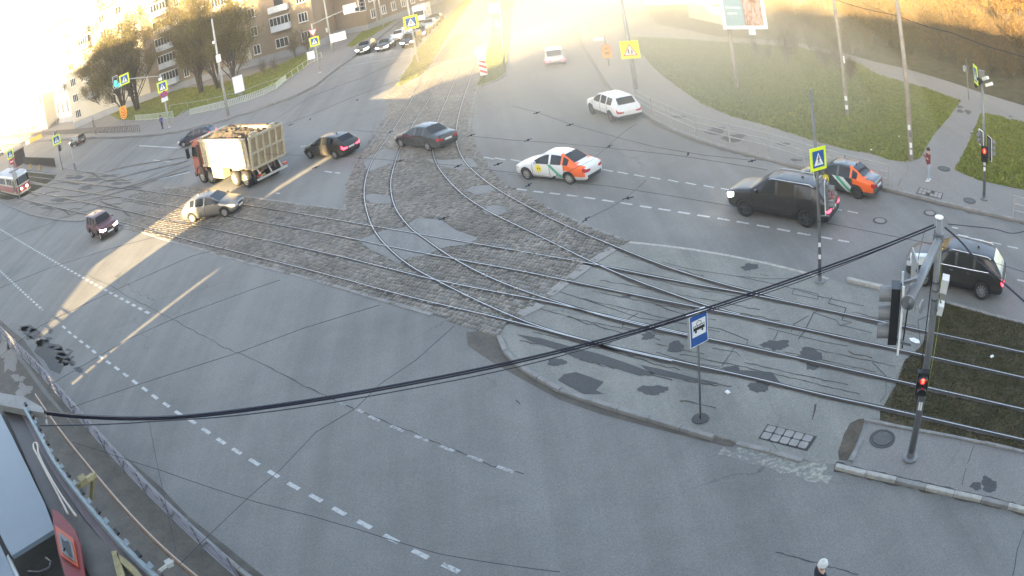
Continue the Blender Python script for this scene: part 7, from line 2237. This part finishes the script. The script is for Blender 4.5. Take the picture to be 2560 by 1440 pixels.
# ================================================================== the near left corner: pavement, railing, roof edges
sheet('pavement', GL([(-80, 790), (0, 848), (60, 915), (110, 985), (180, 1060), (260, 1135), (350, 1225), (450, 1325), (560, 1430), (620, 1490)], .02) + [Vector((-4.5, 6.5, .02)), Vector((-6, -2, .02)), Vector((-60, 24, .02)), Vector((-75, 60, .02))], .02, M['dust_or_glare'], skirt=.03)
for a in ((20, 890, 22, 34), (45, 945, 14, 10), (60, 975, 22, 14), (30, 860, 10, 14)): blob(*a, .025, M['asphalt_walk'], None, 'pavement_patch', rough=.5)
for o in [o for o in COL.objects if o.name.startswith('pavement_patch')]: o['kind'] = 'structure'
kerb('kerb', GL([(0, 822), (60, 880), (110, 925), (180, 1005), (250, 1085), (350, 1190), (450, 1290), (560, 1390), (620, 1440), (700, 1500)], .10), '', 0, .12, .16, 1.0)
# street railing with zigzag panels, standing just inside the kerb
RP = GL([(-40, 800), (0, 838), (55, 895), (105, 945), (170, 1020), (240, 1100), (335, 1205), (430, 1300), (520, 1385), (600, 1455), (680, 1520)], .03)
P = resample(RP, 2.0)
M['rail_violet'] = simple('railing_paint', (.21, .20, .225), .45, .2, .15, 3)
t = empty('street_railing', P[0], label='grey steel railing with zigzag panels along the near left kerb', cat='railing')
o0 = Vector(P[0]); hr = 1.0
for p in P: MB().tube([p - o0, p - o0 + Vector((0, 0, hr))], .035, 6).obj('post', M['rail_violet'], t)
for a, b in zip(P, P[1:]):
    a, b = a - o0, b - o0
    for k in (.98, .80, .60, .40, .18): MB().beam(a + Vector((0, 0, hr * k)), b + Vector((0, 0, hr * k)), .04, .04).obj('rail_bar', M['rail_violet'], t)
    m = (a + b) / 2; zz = MB()
    zz.beam(a + Vector((0, 0, hr * .18)), m + Vector((0, 0, hr * .98)), .035, .035); zz.beam(m + Vector((0, 0, hr * .98)), b + Vector((0, 0, hr * .18)), .035, .035)
    zz.obj('zigzag', M['rail_violet'], t)
# pipe on yellow brackets running parallel, higher up
M['pipe_rust'] = simple('pipe_rust', (.19, .11, .07), .8, 0, .3, 5)
M['pipe_pale'] = simple('pipe_pale', (.40, .35, .30), .5, .1, .15, 4)
M['bracket_yellow'] = simple('bracket_yellow', (.25, .21, .10), .7, 0, .4, 9, bump=.4)
ZP = 3.4
pp = [G(a, b, ZP) for a, b in ((88, 985), (150, 1075), (237, 1182), (330, 1290), (420, 1380), (520, 1462), (600, 1520))]
pp = smooth_path(pp, 2)
o = MB().tube(pp, .022, 8, caps=True).obj('pipe', M['pipe_pale'], None, smooth=True); meta(o, 'long thin pale pipe on yellow brackets beside the street railing', 'pipe')
lt = [p + Vector((.0, .0, -.12)) for p in pp]
o = MB(); 
for a, b in zip(lt, lt[1:]): o.beam(a, b, .10, .10)
o = o.obj('rusty_channel', M['pipe_rust'], None); meta(o, 'rust brown channel hanging under the pale pipe', 'channel')
# awning roof: brown fascia, gutter with ice stops, light panel
ZR = 8.6
def RX(px, py, z=ZR): return G(px, py, z)
M['brown_sheet'] = simple('brown_sheet', (.035, .026, .023), .45, .1, .35, 2.0)
M['brown_light'] = simple('brown_purple_edge', (.10, .075, .08), .5, .1, .25, 4.0)
M['blue_panel'] = simple('pale_blue_panel', (.15, .18, .205), .3, 0, .06, .8)
M['gutter_blue'] = simple('gutter_paint', (.20, .24, .255), .35, .3, .25, 12)
aw = empty('awning', RX(200, 1250), label='brown sheet metal awning with gutter below the camera at the left', cat='awning')
L0 = aw.location
def apoly(name, px, mat, z=ZR, th=.12, dz=None):
    pts = [G(a, b, z if dz is None else dz[i]) - L0 for i, (a, b) in enumerate(px)]
    n = len(pts); mb = MB()
    tr = tessellate_polygon([pts]); fs = []
    for q in tr:
        a, b, c = (pts[i] for i in q)
        fs.append(tuple(q) if (b - a).cross(c - a).z > 0 else tuple(q[::-1]))
    mb.add(pts, fs); low = [p - Vector((0, 0, th)) for p in pts]
    mb.add(pts + low, [(i, i + n, (i + 1) % n + n, (i + 1) % n) for i in range(n)])
    return mb.obj(name, mat, aw)
apoly('fascia', [(42, 1018), (72, 1050), (110, 1120), (160, 1205), (215, 1285), (280, 1365), (345, 1440), (380, 1480), (230, 1480), (205, 1440), (170, 1370), (135, 1300), (80, 1180), (40, 1090), (8, 1022)], M['brown_sheet'])
apoly('fascia_edge', [(42, 1016), (75, 1046), (115, 1115), (165, 1195), (222, 1275), (290, 1355), (365, 1435), (410, 1480), (372, 1480), (330, 1440), (270, 1368), (205, 1288), (150, 1208), (100, 1125), (62, 1052)], M['brown_light'], ZR + .03)
apoly('lower_sheet', [(136, 1215), (175, 1260), (250, 1345), (345, 1440), (400, 1490), (250, 1490), (205, 1400), (165, 1310)], simple('brown_sheet_worn', (.085, .072, .062), .6, .1, .4, 3.0), ZR + .05)
gp_ = smooth_path([G(a, b, ZR + .12) for a, b in ((62, 1022), (95, 1080), (135, 1155), (185, 1222), (245, 1295), (310, 1368), (385, 1440), (440, 1490))], 2)
g_ = MB().tube([p - L0 for p in gp_], .045, 6).obj('gutter', M['gutter_blue'], aw)
pts = resample(gp_, .28)
for k, p in enumerate(pts):
    MB().box((0, 0, 0), (.10, .05, .03)).obj('snow_stop', M['gutter_blue'] if k % 2 else M['black'], aw, loc=tuple(p - L0 + Vector((.03, .05, .05))), rot=(.2 * (k % 3), .1, -.75))
apoly('roof_top', [(-60, 985), (-10, 980), (60, 992), (105, 1018), (112, 1032), (60, 1024), (0, 1012), (-60, 1005)], M['concrete'], ZR + .15)
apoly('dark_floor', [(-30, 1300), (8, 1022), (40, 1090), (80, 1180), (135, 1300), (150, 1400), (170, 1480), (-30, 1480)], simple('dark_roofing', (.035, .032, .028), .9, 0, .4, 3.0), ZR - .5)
o = apoly('light_panel', [(-40, 1010), (2, 1036), (30, 1090), (70, 1172), (110, 1255), (136, 1323), (30, 1389), (20, 1375), (-40, 1250)], M['blue_panel'], ZR + .1, .06)
apoly('light_panel', [(-40, 1330), (0, 1362), (22, 1410), (40, 1450), (60, 1500), (-40, 1500)], M['blue_panel'], ZR + .1, .06)
apoly('cable_duct', [(20, 1385), (45, 1440), (60, 1490), (52, 1490), (38, 1440), (16, 1392)], M['frame_white'], ZR + .02)
# looped conduit
lp_ = [G(a, b, ZR + .16) - L0 for a, b in ((170, 1285), (150, 1245), (120, 1190), (92, 1135), (83, 1120), (84, 1108), (92, 1107), (95, 1118), (94, 1130), (110, 1165), (150, 1235), (190, 1290))]
MB().tube(smooth_path(lp_, 2), .018, 6).obj('conduit', M['pipe_pale'], aw, smooth=True)
MB().tube([G(a, b, ZR + .1) - L0 for a, b in ((70, 1430), (100, 1432), (125, 1420), (128, 1405), (115, 1395))], .02, 6).obj('cable_loop', M['black'], aw, smooth=True)
for k, q in enumerate(([(278, 1378), (292, 1376), (300, 1400), (312, 1440), (320, 1480), (300, 1480), (290, 1430)], [(290, 1380), (312, 1395), (340, 1420), (380, 1470), (360, 1470), (330, 1432), (300, 1404)])):
    apoly('angle_frame', q, M['bracket_yellow'], ZR + .12, .05)
# shop sign with red frame lying on the awning slope
sg = empty('shop_sign', G(165, 1360, ZR + .2), label='red and orange framed picture board standing on the awning, lowest at the left', cat='sign')
L1 = sg.location
def spoly(name, px, mat, z, th=.03):
    pts = [G(a, b, z) - L1 for a, b in px]; n = len(pts); mb = MB()
    fs = [];
    for q in tessellate_polygon([pts]):
        a, b, c = (pts[i] for i in q); fs.append(tuple(q) if (b - a).cross(c - a).z > 0 else tuple(q[::-1]))
    mb.add(pts, fs); low = [p - Vector((0, 0, th)) for p in pts]; mb.add(pts + low, [(i, i + n, (i + 1) % n + n, (i + 1) % n) for i in range(n)])
    return mb.obj(name, mat, sg)
M['red_sign'] = simple('red_sign', (.16, .018, .018), .5, 0, .2, 4); M['orange_frame'] = simple('orange_frame', (.40, .075, .03), .5, 0, .15, 4)
spoly('board', [(130, 1272), (145, 1278), (165, 1300), (188, 1325), (200, 1360), (212, 1440), (220, 1490), (175, 1490), (160, 1430), (145, 1380), (134, 1320)], M['red_sign'], ZR + .2)
spoly('frame', [(137, 1312), (182, 1345), (194, 1416), (150, 1387)], M['orange_frame'], ZR + .24)
spoly('picture', [(145, 1328), (176, 1352), (186, 1402), (155, 1380)], M['grey_paint'], ZR + .27)
spoly('picture_mark', [(152, 1340), (160, 1352), (170, 1352), (180, 1392), (170, 1385), (162, 1368), (158, 1376)], M['black'], ZR + .29)
# yellow cast bracket between awning and pipe
br = MB(); a0, a1, a2, a3 = G(195, 1215, ZR), G(235, 1187, ZR - .2), G(232, 1200, ZR - .2), G(229, 1252, ZR - .6)
br.beam(a0, a1, .10, .06); br.beam(a2, a3, .06, .05); br.beam(G(200, 1205, ZR), G(215, 1195, ZR), .16, .08)
o = br.obj('bracket', M['bracket_yellow'], None); meta(o, 'yellow crusted bracket between the gutter and the pale pipe', 'bracket')
br = MB(); br.beam(G(398, 1428, ZR), G(432, 1402, ZR - .3), .03, .03); br.beam(G(415, 1412, ZR), G(430, 1404, ZR), .09, .05)
o = br.obj('bracket', M['pale_paint'], None); meta(o, 'small white clamp near the lower end of the gutter', 'bracket')
br = MB(); br.beam(G(85, 1058, ZR), G(87, 1022, ZR - .1), .06, .04); br.beam(G(117, 1060, ZR), G(114, 1032, ZR - .1), .03, .03)
o = br.obj('bracket', M['pale_paint'], None); meta(o, 'grey stay at the upper end of the gutter by the cables', 'bracket')
# litter
for k, (a, b, z) in enumerate(((2480, 892, .02), (2285, 850, .02), (1819, 981, .02), (2178, 375, .11), (2248, 342, .11), (2147, 218, .11))):
    p = G(a, b, z); o = MB().box((0, 0, .03), (.16 if b > 600 else .12, .12, .05), taper=.6).obj('litter', M['white_paint'], None, loc=(p.x, p.y, z), rot=(0, 0, k)); meta(o, 'scrap of white litter lying %s' % ('on the tram median' if b > 800 else 'on the right lawn'), 'litter', 'scraps of litter')
o = MB().poly([G(a, b, .03) for a, b in ((2272, 845), (2285, 844), (2298, 850), (2300, 858), (2290, 858), (2278, 853))]).obj('torn_paper', M['white_paint'], None); meta(o, 'torn white paper on the median soil left of the near signal mast', 'paper')
# ================================================================== air
def air(name, mesh_obj, density, g, col=(1, 1, 1)):
    m = bpy.data.materials.new(name); m.use_nodes = True
    t = m.node_tree; t.nodes.clear()
    o = t.nodes.new('ShaderNodeOutputMaterial'); v = t.nodes.new('ShaderNodeVolumePrincipled')
    v.inputs['Density'].default_value = density; v.inputs['Anisotropy'].default_value = g; v.inputs['Color'].default_value = (*col, 1)
    t.links.new(v.outputs[0], o.inputs['Volume'])
    m.cycles.homogeneous_volume = True if hasattr(m.cycles, 'homogeneous_volume') else None
    mesh_obj.data.materials.clear(); mesh_obj.data.materials.append(m)
    mesh_obj['kind'] = 'stuff'
    return mesh_obj
air('haze', MB().box((0, 170, 21), (900, 720, 44)).obj('haze', None), .0006, .2, (1, .96, .9))
# dust volumes added to stand in for the golden veil of lens glare
def ellipsoid(name, c, r):
    bm = bmesh.new(); bmesh.ops.create_icosphere(bm, subdivisions=4, radius=1.0)
    for v in bm.verts: v.co = Vector((v.co.x * r[0], v.co.y * r[1], v.co.z * r[2]))
    me = bpy.data.meshes.new(name); bm.to_mesh(me); bm.free()
    return link(name, me, None, c)
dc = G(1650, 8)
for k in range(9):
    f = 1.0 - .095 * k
    air('dust_or_glare', ellipsoid('glare_veil', (dc.x - 1 + .6 * k, dc.y - 8 + 1.5 * k, 1.0), (37 * f, 78 * f, 15 * f)), .0013 + .00055 * k, 0.0, (1, .88, .54))
for k in range(4):  # added nearer veil of glare over the crossover's lane
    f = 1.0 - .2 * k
    air('dust_or_glare', ellipsoid('glare_veil', (12.5, 60, .5), (20 * f, 32 * f, 9 * f)), .0062, 0.0, (1, .93, .8))
